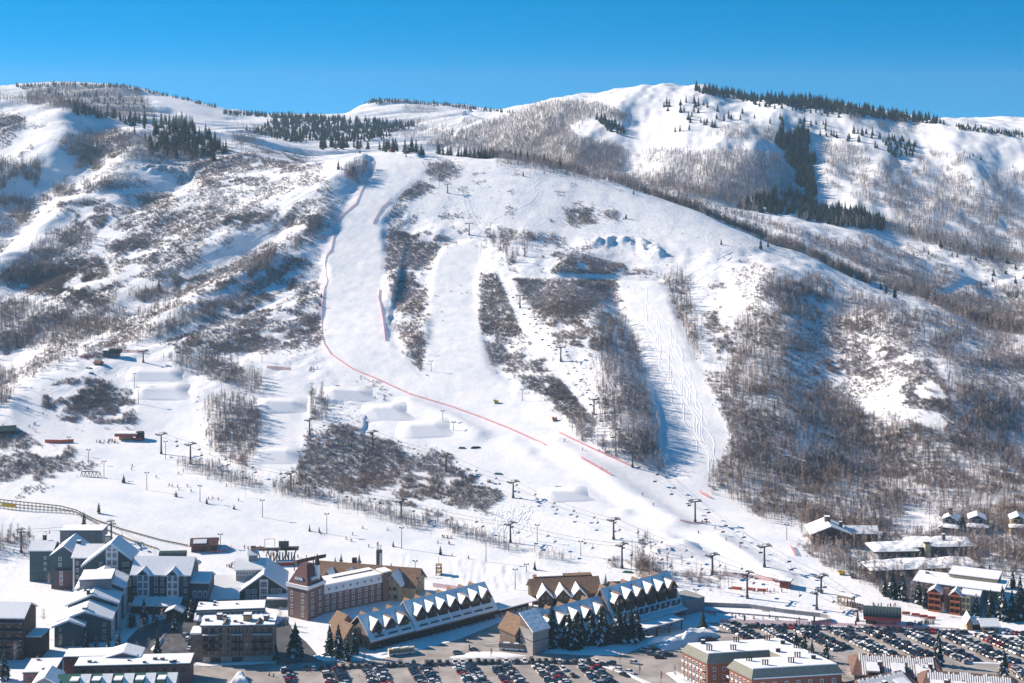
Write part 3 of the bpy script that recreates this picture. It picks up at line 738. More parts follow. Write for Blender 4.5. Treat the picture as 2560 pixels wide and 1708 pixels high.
# clumps and rows: (points or polygon, count, height range px, label, group)
def clump(poly, n, h0, h1, label, group, seed, near=False):
    r = random.Random(seed); P = np.array(poly, float); c = 0
    while c < n:
        u = r.uniform(P[:, 0].min(), P[:, 0].max()); v = r.uniform(P[:, 1].min(), P[:, 1].max())
        if not inpoly(np.array([u]), np.array([v]), poly)[0]: continue
        p, ok = ground([u], [v])
        if not ok[0]: continue
        q = Vector(p[0]); conifer(q - Vector((0,0,.3)), r.uniform(h0, h1) * q.y / F, label, group); c += 1
clump([(370,360),(470,330),(520,345),(570,380),(568,404),(500,404),(440,398),(380,388)], 58, 30, 46, "dark conifer in the dense clump above the grey aspen belt on the upper left slope", "conifers in the upper left clump", 1)
clump([(390,312),(480,312),(485,328),(400,326)], 16, 28, 46, "tall dark conifer at the back of the upper left clump near the ridge", "conifers at the back of the upper left clump", 2)
clump([(160,272),(260,286),(360,304),(350,311),(250,296),(160,280)], 20, 18, 32, "dark conifer in the row along the upper left crest", "conifers along the upper left crest", 3)
clump([(800,372),(880,374),(960,380),(1000,384),(1000,378),(880,366),(800,366)], 30, 26, 42, "tall dark conifer in the stand at the summit of the main run", "conifers at the summit of the main run", 4)
clump([(1010,384),(1060,386),(1100,390),(1100,384),(1010,378)], 8, 20, 44, "dark conifer right of the summit stand above the crest", "conifers right of the summit stand", 5)
crest_row(1105, 1260, 24, 9, 15, "dark conifer in the row just behind the snow dome crest", "conifers behind the snow dome crest", 6)
crest_row(1265, 1430, 12, 11, 16, "dark conifer standing above the pale aspen belt behind the crest", "conifers above the aspen belt", 7)
clump([(1650,250),(1800,262),(2000,300),(2250,350),(2240,380),(2050,350),(1880,300),(1680,340)], 76, 13, 27, "scattered conifer on the upper snowfield of the right mountain", "scattered conifers on the right mountain", 8)
clump([(2080,640),(2110,660),(2130,680),(2300,770),(2290,775),(2100,680)], 12, 18, 36, "slim conifer in the gully behind the right shoulder", "conifers in the right gully", 9)
clump([(2270,340),(2540,400),(2540,470),(2350,460)], 9, 9, 18, "small conifer scattered on the right snowfield", "conifers on the right snowfield", 10)
# far conifer woods, too many to count
FOREST = [
 ([(1735,222),(1850,228),(1950,242),(2050,254),(2160,272),(2250,290),(2350,304),(2360,312),(2200,300),(2050,275),(1900,258),(1740,232)], 620, 14, 27),
 ([(1850,235),(2000,255),(2150,282),(2140,300),(2000,285),(1860,260)], 110, 12, 20),
 ([(1950,330),(1985,345),(2000,322),(2025,345),(2018,385),(2040,400),(2032,450),(2042,485),(2024,510),(2008,470),(1990,455),(1992,430),(1962,400),(1968,380),(1938,362)], 330, 18, 34),
 ([(1840,515),(1940,485),(2010,490),(2050,520),(2150,530),(2230,565),(2200,578),(2080,564),(1950,540),(1830,520)], 420, 16, 34),
 ([(2200,340),(2290,360),(2280,400),(2220,390)], 70, 10, 22),
 ([(1485,295),(1520,302),(1560,326),(1568,340),(1520,330)], 70, 12, 24),
 ([(640,330),(700,292),(780,296),(860,300),(960,306),(1040,312),(1030,322),(960,334),(985,345),(880,356),(800,350),(740,358),(690,348),(600,320)], 820, 11, 22),
 ([(560,288),(700,296),(860,303),(860,297),(700,288),(560,280)], 200, 8, 16),
 ([(905,262),(1000,256),(1130,268),(1290,288),(1290,284),(1130,262),(1000,251),(940,252)], 240, 7, 13),
 ([(40,222),(160,216),(320,222),(450,248),(540,272),(540,268),(450,242),(320,216),(160,210),(40,216)], 260, 7, 14),
 ([(90,228),(340,246),(385,276),(250,266),(100,242)], 60, 9, 20),
 ([(250,284),(360,300),(480,328),(560,372),(480,392),(380,365)], 70, 24, 40),
 ([(2300,560),(2560,640),(2560,760),(2420,720)], 26, 12, 26),
 ([(1140,320),(1200,335),(1180,350),(1100,355)], 14, 8, 16),
 ([(2250,560),(2540,640),(2540,660),(2300,640)], 30, 10, 20),
 ([(2380,312),(2560,335),(2560,345),(2400,325)], 110, 8, 16),
]
PP = []; HH = []
for i, (poly, n, h0, h1) in enumerate(FOREST):
    r = np.random.default_rng(900 + i); P = np.array(poly, float)
    u = r.uniform(P[:, 0].min(), P[:, 0].max(), n*30); v = r.uniform(P[:, 1].min(), P[:, 1].max(), n*30)
    k = inpoly(u, v, poly); u = u[k][:n]; v = v[k][:n]
    p, ok = ground(u, v); p = p[ok]; PP.append(p); HH.append(r.uniform(h0, h1, len(p)) * p[:, 1] / F)
PP = np.concatenate(PP); HH = np.concatenate(HH); n = len(PP)
r = np.random.default_rng(4)
me = stamp("conifer_forest", U_FAR, PP - [0, 0, .4], HH, HH * r.uniform(.85, 1.15, n), r.uniform(0, 6.28, n), r.integers(0, len(U_FAR), n), [M['needle'], M['trunk'], M['needle_b']])
tag(link("conifer_forest", me), "dark evergreen woods along the far ridges and gullies", "conifer wood", kind="stuff")
print("conifers", len([o for o in bpy.data.objects if o.name.startswith('conifer_tree')]), 'forest', n)
# ------------------------------------------------------------------ town materials
M['roofsnow'] = mat("roof snow", (0.86, 0.87, 0.90), 0.8, bump=0.4, bscale=0.5)
M['teal'] = mat("dark teal siding", (0.055, 0.095, 0.115), 0.7, var=0.18, vscale=0.5, stretch=(.2, .2, 3))
M['greysid'] = mat("grey siding", (0.23, 0.24, 0.26), 0.8, var=0.12, vscale=0.6)
M['plum'] = mat("plum brick base", (0.13, 0.085, 0.095), 0.85, var=0.2, vscale=1.2)
M['brick'] = mat("red brick", (0.31, 0.125, 0.08), 0.85, var=0.2, vscale=1.5)
M['brickb'] = mat("brown brick", (0.19, 0.125, 0.112), 0.85, var=0.2, vscale=1.5)
M['stone'] = mat("brown stone", (0.22, 0.17, 0.15), 0.9, var=0.35, vscale=0.8)
M['tan'] = mat("tan stucco", (0.42, 0.33, 0.22), 0.85, var=0.12, vscale=0.6)
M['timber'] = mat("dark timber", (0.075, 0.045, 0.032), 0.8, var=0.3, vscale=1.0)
M['chalet'] = mat("weathered chalet boards", (0.165, 0.125, 0.105), 0.85, var=0.3, vscale=0.5, stretch=(1, 1, 4))
M['shake'] = mat("brown shingle roof", (0.215, 0.135, 0.09), 0.85, var=0.25, vscale=0.9)
M['maroon'] = mat("maroon shingle roof", (0.13, 0.062, 0.06), 0.8, var=0.25, vscale=0.9)
M['mansard'] = mat("grey green mansard", (0.235, 0.24, 0.205), 0.75, var=0.12, vscale=0.8)
M['green'] = mat("green metal", (0.045, 0.15, 0.12), 0.5, var=0.2, vscale=0.6)
M['dkgreen'] = mat("dark green metal", (0.05, 0.085, 0.075), 0.5, var=0.2, vscale=0.6)
M['white'] = mat("white paint", (0.74, 0.75, 0.78), 0.6)
M['glass'] = mat("window glass", (0.03, 0.045, 0.06), 0.12, spec=0.6)
M['steel'] = mat("grey steel", (0.13, 0.135, 0.15), 0.5, metallic=0.3)
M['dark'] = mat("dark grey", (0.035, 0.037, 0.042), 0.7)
M['red'] = mat("red painted wood", (0.36, 0.07, 0.055), 0.7, var=0.15, vscale=0.6)
M['orange'] = mat("orange stain wood", (0.50, 0.155, 0.075), 0.7, var=0.15, vscale=0.6)
M['yellow'] = mat("yellow paint", (0.62, 0.38, 0.05), 0.6)
M['wood'] = mat("light wood", (0.36, 0.24, 0.13), 0.8, var=0.2, vscale=0.8)
M['conc'] = mat("concrete", (0.33, 0.32, 0.31), 0.9, var=0.15, vscale=0.4)
M['cream'] = mat("cream panel", (0.55, 0.47, 0.30), 0.8)

def window_mesh(name, nx, nz, fr, gl, border=.09, bar=.05):
    b = MB(); b.box(-.5, .5, -.05, .04, -.5, .5, gl)
    for x0, x1, z0, z1 in ((-.5-.02, -.5+border, -.52, .52), (.5-border, .52, -.52, .52), (-.5+border, .5-border, -.52, -.5+border), (-.5+border, .5-border, .5-border, .52)):
        b.box(x0, x1, -.09, .04, z0, z1, fr)
    for i in range(1, nx): x = -.5 + i/nx; b.box(x-bar/2, x+bar/2, -.075, 0, -.5+border, .5-border, fr)
    for i in range(1, nz): z = -.5 + i/nz; b.box(-.5+border, .5-border, -.072, 0, z-bar/2, z+bar/2, fr)
    return b.mesh(name)
WM = {'w': window_mesh("window", 2, 2, M['white'], M['glass']), 'd': window_mesh("window", 2, 1, M['timber'], M['glass'], .06),
      'g': window_mesh("window", 3, 4, M['white'], M['glass'], .07, .04), 's': window_mesh("window", 1, 1, M['steel'], M['glass'], .05),
      'dw': window_mesh("window", 1, 2, M['white'], M['glass'], .10)}
def win(p, x, y, z, w, h, face='f', kind='w'):
    o = link("window", WM[kind], p); o.scale = (w, 1.2, h)
    r = {'f': 0, 'r': 90, 'b': 180, 'l': -90}[face]
    o.rotation_euler = (0, 0, math.radians(r)); o.location = (x, y, z); return o
def winrow(p, xs, y, zs, w, h, kind='w', face='f', skip=()):
    for i, x in enumerate(xs):
        for j, z in enumerate(zs):
            if (i, j) in skip: continue
            if face in 'fb': win(p, x, y, z, w, h, face, kind)
            else: win(p, y, x, z, w, h, face, kind)
def span(a, b, n): return [a + (b - a) * (i + .5) / n for i in range(n)]
def place(name, uvL, uvR, label, cat="building", z=0.0, group=None):
    """an Empty at the front left foot of a building, turned along its front"""
    A = G(*uvL, z); B = G(*uvR, z); d = B - A
    e = link(name, None, None, A, math.atan2(d.y, d.x)); tag(e, label, cat, group)
    return e, d.length
def gp_place(name, uvL, uvR, label, cat="building", group=None, sink=1.0):
    A = gp(*uvL); B = gp(*uvR); d = B - A; A.z = min(A.z, B.z) - sink * .3
    e = link(name, None, None, A, math.atan2(d.y, d.x)); tag(e, label, cat, group)
    return e, math.hypot(d.x, d.y)
def gable(p, x0, x1, y0, y1, z, rh, axis, rm, ov=.8, th=.45, name="roof", snow=None, lip=None):
    b = MB(); t = .35
    if axis == 'x':
        ym = (y0 + y1)/2; s = rh / (ym - y0)
        a = (y0 - ov, z - ov*s); c = (y1 + ov, z - ov*s); r = (ym, z + rh)
        b.xprof([a, r, c, (c[0], c[1]+th), (r[0], r[1]+th), (a[0], a[1]+th)], x0 - ov, x1 + ov, rm)
        if snow: b.xprof([(a[0]+.3, a[1]+th+.25), (r[0], r[1]+th), (c[0]-.3, c[1]+th+.25), (c[0]-.3, c[1]+th+.65), (r[0], r[1]+th+.4), (a[0]+.3, a[1]+th+.65)], x0 - ov + .2, x1 + ov - .2, snow)
    else:
        xm = (x0 + x1)/2; s = rh / (xm - x0)
        a = (x0 - ov, z - ov*s); c = (x1 + ov, z - ov*s); r = (xm, z + rh)
        b.yprof([a, r, c, (c[0], c[1]+th), (r[0], r[1]+th), (a[0], a[1]+th)], y0 - ov, y1 + ov, rm)
    if lip: 
        if axis == 'y':
            for q in (a, c): b.yprof([(q[0], q[1]-.25), (r[0], r[1]-.25), (r[0], r[1]-.004), (q[0], q[1]-.004)], y0 - ov - .06, y0 - ov + .2, lip)
        else:
            for xx in (x0 - ov - .06, x1 + ov - .14):
                for q in (a, c): b.xprof([(q[0], q[1]-.25), (r[0], r[1]-.25), (r[0], r[1]-.004), (q[0], q[1]-.004)], xx, xx + .2, lip)
    return b.build(name, p)
def walls(p, x0, x1, y0, y1, h, m, rh=0, axis='x', z0=-1.5, name="wall"):
    b = MB()
    if rh and axis == 'x': b.xprof([(y0, z0), (y1, z0), (y1, h), ((y0+y1)/2, h + rh - .05), (y0, h)], x0, x1, m)
    elif rh: b.yprof([(x0, z0), (x1, z0), (x1, h), ((x0+x1)/2, h + rh - .05), (x0, h)], y0, y1, m)
    else: b.box(x0, x1, y0, y1, z0, h, m)
    return b.build(name, p)
def house(p, x0, x1, y0, y1, h, rh, axis, wm, rm, ov=.8, th=.5, **k):
    w_ = walls(p, x0, x1, y0, y1, h, wm, rh, axis); r_ = gable(p, x0, x1, y0, y1, h, rh, axis, rm, ov, th, **k); return w_, r_
def flatroof(p, x0, x1, y0, y1, z, m, ov=.3, th=.7, name="roof", clutter=0, seed=0):
    b = MB(); b.box(x0 - ov, x1 + ov, y0 - ov, y1 + ov, z, z + th*.45, M['timber']); b.box(x0 - ov + .15, x1 + ov - .15, y0 - ov + .15, y1 + ov - .15, z + th*.45, z + th, m)
    o = b.build(name, p); r = random.Random(seed)
    for i in range(clutter):
        c = MB(); x = r.uniform(x0 + 1, x1 - 2); y = r.uniform(y0 + 1, max(y0 + 1.2, y1 - 2)); s = r.uniform(.5, 1.0)
        c.box(-s, s, -s*.7, s*.7, 0, s*1.2, M['steel']); c.box(-s*.9, s*.9, -s*.6, s*.6, s*1.2, s*1.35, M['roofsnow'])
        c.build("roof_vent", o, (x, y, z + th - .02))
    return o
def chimney(p, x, y, z, w, h, m, cap=True):
    b = MB(); b.box(-w/2, w/2, -w/2, w/2, 0, h, m); b.box(-w*.6, w*.6, -w*.6, w*.6, h, h + .25, M['dark'])
    if cap: b.box(-w*.5, w*.5, -w*.5, w*.5, h + .25, h + .5, M['roofsnow'])
    return b.build("chimney", p, (x, y, z))

# ------------------------------------------------------------------ paving
def sheet(name, pts, z, m, label, cat, kind="structure", thick=0.0, flat=True):
    P = [G(u, v, 0) for u, v in pts]; b = MB()
    b.prism([(q.x, q.y) for q in P], z - .5, z, m)
    return tag(b.build(name), label, cat, kind=kind)
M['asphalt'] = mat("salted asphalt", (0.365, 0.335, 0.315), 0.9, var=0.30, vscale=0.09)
M['street'] = mat("shaded asphalt", (0.105, 0.105, 0.11), 0.6, var=0.3, vscale=0.12)  # dark copy of the asphalt: shade between the buildings put into the colour
sheet("parking_lot", [(470,1790),(470,1667),(600,1662),(804,1654),(940,1651),(981,1640),(1049,1627),(1117,1619),(1180,1612),(1250,1608),(1310,1630),(1377,1635),(1550,1640),(1603,1619),(1690,1597),(1772,1590),(1800,1572),(1765,1556),(1830,1558),(2100,1577),(2300,1586),(2420,1590),(2600,1600),(2750,1790)], .05, M['asphalt'], "salt stained parking lot across the foot of the resort", "parking lot")
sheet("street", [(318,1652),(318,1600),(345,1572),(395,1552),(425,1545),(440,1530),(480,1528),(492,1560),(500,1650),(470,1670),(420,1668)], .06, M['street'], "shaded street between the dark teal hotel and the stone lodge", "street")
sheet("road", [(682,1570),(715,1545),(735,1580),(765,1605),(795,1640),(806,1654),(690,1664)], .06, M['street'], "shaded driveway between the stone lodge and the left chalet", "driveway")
sheet("plaza", [(1040,1628),(1150,1598),(1240,1560),(1320,1540),(1330,1570),(1300,1605),(1250,1606),(1117,1618)], .07, M['asphalt'], "paved plaza between the two chalets", "plaza")
def snow_patch(pts, h, label, name="snowbank"):
    """a low ploughed bank of snow with an uneven top"""
    P = np.array([G(u, v, 0)[:2] for u, v in pts]); c = P.mean(0); N = 7; V = []; Fs = []
    n = 40; t = np.linspace(0, len(P), n, endpoint=False); i = t.astype(int); f = (t - i)[:, None]
    ring = P[i % len(P)]*(1-f) + P[(i+1) % len(P)]*f
    for k in range(N):
        s = 1 - k/(N-1)*.999; q = c + (ring - c)*s
        z = h * (1 - s**2.2) * (.55 + .9*fbm(q[:, 0]/3, q[:, 1]/3, 7, 3)) + .02
        if k == 0: z = np.full(n, -.3)
        V.append(np.column_stack([q, z]))
    V = np.concatenate(V)
    for k in range(N-1):
        for a in range(n): Fs.append((k*n+a, k*n+(a+1) % n, (k+1)*n+(a+1) % n, (k+1)*n+a))
    return tag(link(name, mesh_np(name, V, Fs, M['roofsnow'], smooth=True)), label, "snowbank", kind="structure")
snow_patch([(1110,1644),(1180,1628),(1260,1629),(1335,1640),(1270,1647),(1120,1648)], .5, "snow island between the bus road and the parking lot")
snow_patch([(775,1640),(830,1625),(900,1630),(945,1640),(930,1650),(850,1653),(790,1651)], 1.0, "snowbank under the spruces beside the left chalet")
snow_patch([(930,1632),(1000,1622),(1055,1618),(1060,1624),(990,1634),(945,1640)], .8, "shaded snow strip in front of the left chalet eaves")
snow_patch([(1340,1628),(1400,1615),(1520,1610),(1600,1605),(1590,1622),(1540,1640),(1450,1640),(1370,1634)], 1.0, "blue shaded snow bank below the spruces of the right chalet")
snow_patch([(1600,1600),(1650,1590),(1690,1592),(1660,1603),(1615,1610)], 1.0, "snow bank beside the canopy drive")
snow_patch([(1625,1625),(1680,1605),(1740,1592),(1775,1570),(1805,1590),(1750,1605),(1690,1625),(1640,1632)], 4.0, "tall ploughed snow heap by the far parking lot")
snow_patch([(1480,1657),(1530,1664),(1590,1690),(1640,1712),(1620,1714),(1570,1690),(1520,1672)], .5, "snow strip along the right edge of the near parking lot")
snow_patch([(1660,1682),(1690,1676),(1720,1690),(1745,1712),(1700,1714)], .6, "snow corner in front of the red brick building")
snow_patch([(2400,1655),(2480,1658),(2560,1660),(2560,1664),(2400,1660)], .5, "snow ridge at the near edge of the far parking lot")
snow_patch([(505,1668),(560,1656),(640,1652),(680,1655),(640,1662),(560,1664)], .5, "snow strip in front of the stone lodge")
snow_patch([(570,1715),(590,1690),(612,1690),(625,1712)], 3.0, "ploughed snow heap at the bottom of the near lot")
snow_patch([(375,1625),(400,1600),(418,1580),(400,1615),(385,1635)], 1.0, "snow bank along the shaded hotel street")

# ------------------------------------------------------------------ dark teal hotel, back left
X0 = (70 - 1280)*826/F
e = tag(link("hotel", None, None, (X0, 826, 0)), "dark teal hotel with snowy roofs and a tall white gridded window bay", "building")
def ex(u, Y=800): return (u - 1280)*Y/F - X0
def yy(Y): return Y - 826
house(e, ex(74, 824), ex(131, 824), yy(824), yy(836), 16.5, 3.0, 'x', M['teal'], M['roofsnow'], name="roof")
winrow(e, [ex(113, 824)], yy(824), [6.5, 9.5, 12.5], 1.3, 1.5)
house(e, ex(128, 812), ex(190, 812), yy(812), yy(834), 17.5, 4.5, 'y', M['teal'], M['roofsnow'], name="roof")
bb = MB(); bb.box(ex(136, 811), ex(186, 811), yy(811), yy(811.95), -1, 10, M['plum']); bb.build("brick_base", e)
winrow(e, [ex(150, 812)], yy(812), [12.5, 15.5], 1.5, 1.8); winrow(e, [ex(153, 811)], yy(811), [3.4, 5.8, 8.2], 1.6, 2.2, 'g')
house(e, ex(182, 806), ex(262, 806), yy(806), yy(824), 18, 4.0, 'x', M['teal'], M['roofsnow'], name="roof")
winrow(e, [ex(193, 806)], yy(806), [8, 11.5, 15], 1.4, 1.8)
b = MB(); b.box(ex(182, 805), ex(186, 805), yy(805), yy(805.95), 1, 17.5, M['white']); b.build("bay", e)
Yg = 790; gx0, gx1, gp_ = ex(208, Yg), ex(327, Yg), ex(279, Yg)
b = MB(); b.yprof([(gx0, -1.5), (gx1, -1.5), (gx1, 22), (gp_, 29.3), (gx0, 18.5)], yy(Yg), yy(Yg + 13), M['teal']); b.build("wall", e)
b = MB(); b.yprof([(gx0 - 1, 17.9), (gp_, 29.35), (gx1 + 1, 21.3), (gx1 + 1, 22.1), (gp_, 30.2), (gx0 - 1, 18.8)], yy(Yg - 1), yy(Yg + 14), M['roofsnow']); b.build("roof", e)
b = MB(); b.yprof([(gx0 - 1, 17.6), (gp_, 29.05), (gp_, 29.34), (gx0 - 1, 17.89)], yy(Yg - 1.1), yy(Yg - .8), M['white']); b.yprof([(gx1 + 1, 21.0), (gp_, 29.05), (gp_, 29.34), (gx1 + 1, 21.29)], yy(Yg - 1.1), yy(Yg - .8), M['white']); b.build("bargeboard", e)
b = MB(); bx0, bx1 = ex(264.5, 788.8), ex(294.5, 788.8); b.box(bx0, bx1, yy(788.8), yy(789.95), 11, 26.5, M['white']); b.yprof([(bx0, 26.5), (bx1, 26.5), ((bx0+bx1)/2, 28.6)], yy(788.8), yy(789.95), M['white']); bay = b.build("bay", e)
winrow(bay, span(bx0 + .2, bx1 - .2, 2), yy(788.8), [13.2, 16.8, 20.4, 24.2], 2.2, 2.7, 'g'); winrow(bay, span(bx0 + .5, bx1 - .5, 2), yy(788.8), [26.7], 1.9, 1.4, 'g')
winrow(e, [ex(252, Yg), ex(309, Yg), ex(319, Yg)], yy(Yg), [15.5, 19.2], 1.5, 1.9); winrow(e, [ex(222, Yg)], yy(Yg), [16.0], 1.2, 1.6); winrow(e, span(ex(264, Yg), ex(296, Yg), 2), yy(Yg), [9], 2.0, 2.4, 'g')
b = MB(); b.box(ex(306, 788.5), ex(326, 788.5), yy(788.5), yy(789.95), 8.5, 12.5, M['white']); bal = b.build("balcony", e); win(bal, ex(316, 788.5), yy(788.5), 10.5, 2.6, 2.6, 'f', 'g')
walls(e, ex(150, 845), ex(256, 845), yy(845), yy(856), 20.5, M['greysid'], name="penthouse"); flatroof(e, ex(150, 845), ex(256, 845), yy(845), yy(856), 20.5, M['roofsnow'])
chimney(e, ex(112, 832), yy(832), 18, 1.6, 4, M['dark']); chimney(e, ex(200, 818), yy(816), 20, 2.0, 3.5, M['dark']); chimney(e, ex(268, 804), yy(806), 24, 2.4, 5, M['greysid'])
# ------------------------------------------------------------------ right wing with two bays
e, L = place("hotel_wing", (329,1524), (474,1526), "dark teal hotel wing with two gabled white window bays", group="wings of the teal hotel")
house(e, 0, L, 0, 18, 17.5, 6.0, 'x', M['teal'], M['roofsnow'], lip=M['white'])
for c in (.21, .72):
    x = L*c; w2 = 2.8
    b = MB(); b.box(x - w2, x + w2, -1.6, .05, 6.5, 17.5, M['white']); by = b.build("bay", e)
    gable(by, x - w2, x + w2, -1.6, 7, 17.6, 2.6, 'y', M['roofsnow'], .7, .5)
    walls(by, x - w2 + .1, x + w2 - .1, -1.55, 6, 17.6, M['teal'], 2.5, 'y', 17.4)
    winrow(by, span(x - w2, x + w2, 2), -1.6, [9, 12.5, 16], 2.1, 2.9, 'g'); winrow(e, [x], 0, [2.2, 5.0], 2.6, 2.0, 'g')
winrow(e, [L*.06, L*.42, L*.53, L*.93], 0, [2.5, 6, 9.5, 13, 15.8], 1.6, 1.8)
walls(e, L + .05, L + 9, 1.5, 14, 13.5, M['teal']); gable(e, L + .05, L + 9, 1.5, 14, 13.5, 3.0, 'x', M['roofsnow'])
b = MB(); b.box(L + 1.0, L + 9.2, .2, 1.4, 5.5, 10, M['greysid']); bal = b.build("balcony", e); winrow(bal, span(L + 1.4, L + 9, 3), .2, [8], 1.3, 2.6, 'dw')
b = MB(); b.xprof([(-8, 4.2), (-1, 6.6), (-1, 7.0), (-8, 4.7)], 2, L - 3, M['roofsnow']); b.build("porch_roof", e)
b = MB(); b.box(3, L - 4, -6.5, -.2, -1, 3.9, M['dark']); b.build("porch", e)
house(e, L*.72, L*.98, -14, -8.2, 3.6, 1.8, 'y', M['timber'], M['roofsnow'], name="canopy_roof")
# ------------------------------------------------------------------ front terraced wing
e, L = place("hotel_annex", (136,1618), (274,1612), "dark teal hotel wing with four snowy gables stepping down to the front", group="wings of the teal hotel")
for (x0, x1, y0, y1, h, rh) in ((0, L*.52, 0, 12, 9.6, 2.4), (1.5, L, 4, 20, 10.6, 4.0), (3, L+1, 20.1, 36, 13.0, 4.4), (5, L+2, 36.1, 54, 15.5, 4.6)):
    house(e, x0, x1, y0, y1, h, rh, 'y', M['teal'], M['roofsnow'], ov=1.1, th=.7, lip=M['white'])
b = MB(); b.box(7, L - 3, 30, 46, 17, 21, M['greysid']); pt = b.build("penthouse", e); flatroof(pt, 7, L - 3, 30, 46, 21, M['roofsnow'])
chimney(e, L*.5, 21, 15.5, 1.6, 3.5, M['dark']); chimney(e, L*.55, 34, 17, 1.8, 3.6, M['dark']); chimney(e, L*.52, 6, 12.6, 2.2, 3, M['white'])
winrow(e, [L*.1], 0, [2, 5, 8], 1.1, 1.6); winrow(e, [L*.88], 4, [2, 5, 8.2], 1.3, 1.7)
for i, (yy, hh) in enumerate(((6.5, 10), (11, 10), (15.5, 10), (22, 12), (27, 12), (32, 12), (39, 14.5), (44, 14.5), (49, 14.5))):
    xx = L + (1 if yy > 20 else 0) + (1 if yy > 36 else 0)
    b = MB(); b.box(xx + .02, xx + .5, yy - 1.0, yy + 1.0, 1.0, hh - .5, M['white']); by = b.build("bay", e)
    for z in np.arange(2.4, hh - 1.5, 3.2): win(by, xx + .5, yy, z, 1.7, 2.2, 'r', 'g')
# ------------------------------------------------------------------ glazed lodge with monitor roof
e, L = place("lodge", (495,1514), (714,1506), "green lodge with snowy stepped roofs, clerestory windows and a square cupola")
house(e, 0, L*.55, 2, 26, 6.0, 4.2, 'x', M['dkgreen'], M['roofsnow'])
winrow(e, span(0, L*.52, 9), 2, [3.2], 2.0, 2.4, 'g')
house(e, L*.50, L, 0, 28, 7.0, 7.5, 'y', M['dkgreen'], M['roofsnow'], lip=M['white'])
b = MB(); b.box(L*.70, L*.80, -.6, .05, .5, 12, M['white']); by = b.build("bay", e); winrow(by, [L*.75], -.6, [2.5, 6, 9.5], 3.4, 3.0, 'g')
winrow(e, [L*.57, L*.64, L*.86, L*.93], 0, [3, 6], 2.2, 2.2, 'g')
house(e, L*.42, L*.75, 9, 24, 14.5, 3.0, 'x', M['greysid'], M['roofsnow'], name="monitor_roof")
winrow(e, span(L*.43, L*.74, 9), 9, [12.6], 1.3, 2.0, 'g')
house(e, L*.13, L*.46, -4, 8, 4.2, 3.0, 'x', M['dkgreen'], M['roofsnow'], name="porch_roof"); winrow(e, span(L*.15, L*.44, 5), -4, [2.2], 2.0, 2.0, 'g')
b = MB(); b.box(L*.56, L*.66, 14, 19, 17, 20.5, M['greysid']); cp = b.build("cupola", e); gable(cp, L*.56, L*.66, 14, 19, 20.5, 1.6, 'x', M['roofsnow'], .6, .3); chimney(cp, L*.61, 16.5, 22, 2.2, 1.6, M['wood'], False)
b = MB(); b.box(L*.8, L*1.02, -8, -1, -1, 4, M['dkgreen']); b.box(L*.79, L*1.03, -8.3, -.7, 4, 4.7, M['roofsnow']); b.build("porch", e)
# ------------------------------------------------------------------ low flat roofed hall behind the stone lodge
e, L = place("hall", (491,1566), (660,1560), "low grey hall with a long flat snowy roof and scalloped snow edge")
walls(e, 0, L, 0, 14, 6.5, M['teal']); flatroof(e, 0, L, 2, 14, 6.5, M['roofsnow'], clutter=4, seed=3)
b = MB()
b.xprof([(-3, 3.4), (1.9, 5.4), (1.9, 5.9), (-3, 4.0)], -1, L + 1, M['roofsnow'])
for i in range(13): b.bar((i*L/13 + 1.2, -2.6, 3.9), (i*L/13 + 1.2, 1.2, 5.6), .7, M['roofsnow'], 7)
b.build("eave_roof", e)
# ------------------------------------------------------------------ stone lodge
e, L = place("stone_lodge", (503,1657), (684,1654), "brown stone lodge with flat snowy roof, timber balconies and garage doors")
b = MB(); b.box(0, L, 0, 13, 2.6, 16.2, M['stone']); b.box(.6, L - .6, -.25, 13, -1, 2.6, M['conc']); b.build("wall", e)
flatroof(e, 0, L, 0, 13, 16.2, M['roofsnow'], ov=.6, clutter=7, seed=5)
chimney(e, L*.62, 6, 16.8, 3.6, 2.6, M['wood']); chimney(e, L*.22, 8, 16.8, 2.4, 2.0, M['brickb']); chimney(e, L*.88, 5, 16.8, 2.0, 2.0, M['brickb'])
for q in (.33, .79):
    b = MB(); b.yprof([(L*(q-.07), 16), (L*(q+.07), 16), (L*q, 18.2)], -.35, 6, M['stone']); b.build("gable", e)
xs = span(0, L, 9)
winrow(e, xs, 0, [4.4, 7.7, 11.0, 14.2], 2.1, 2.2, 'd')
for z in (6.0, 9.3, 12.5):
    for a, c in ((.02, .24), (.42, .58), (.70, .98)):
        b = MB(); b.box(L*a, L*c, -1.7, -.02, z - .25, z, M['timber']); b.box(L*a, L*c, -1.7, -1.6, z + .95, z + 1.1, M['timber'])
        for x in np.arange(L*a, L*c, .5): b.box(x, x + .08, -1.68, -1.6, z, z + .95, M['timber'])
        if z > 10: b.box(L*a, L*c, -1.6, -.1, z, z + .3, M['roofsnow'])
        b.build("balcony", e)
for x in span(0, L, 10):
    b = MB(); b.box(-.35, .35, -.55, 0, 2.6, 16, M['stone']); b.build("pier", e, (x + 1.75, 0, 0))
for x in (L*.2, L*.5):
    b = MB(); b.box(x - 2.4, x + 2.4, -.32, -.26, 0, 2.4, M['dark']); b.build("garage_door", e)
b = MB(); b.box(-5, -.05, 2, 11, -1, 12, M['stone']); b.box(-5.3, .2, 1.7, 11.3, 12, 12.8, M['roofsnow']); b.build("side_wing", e)
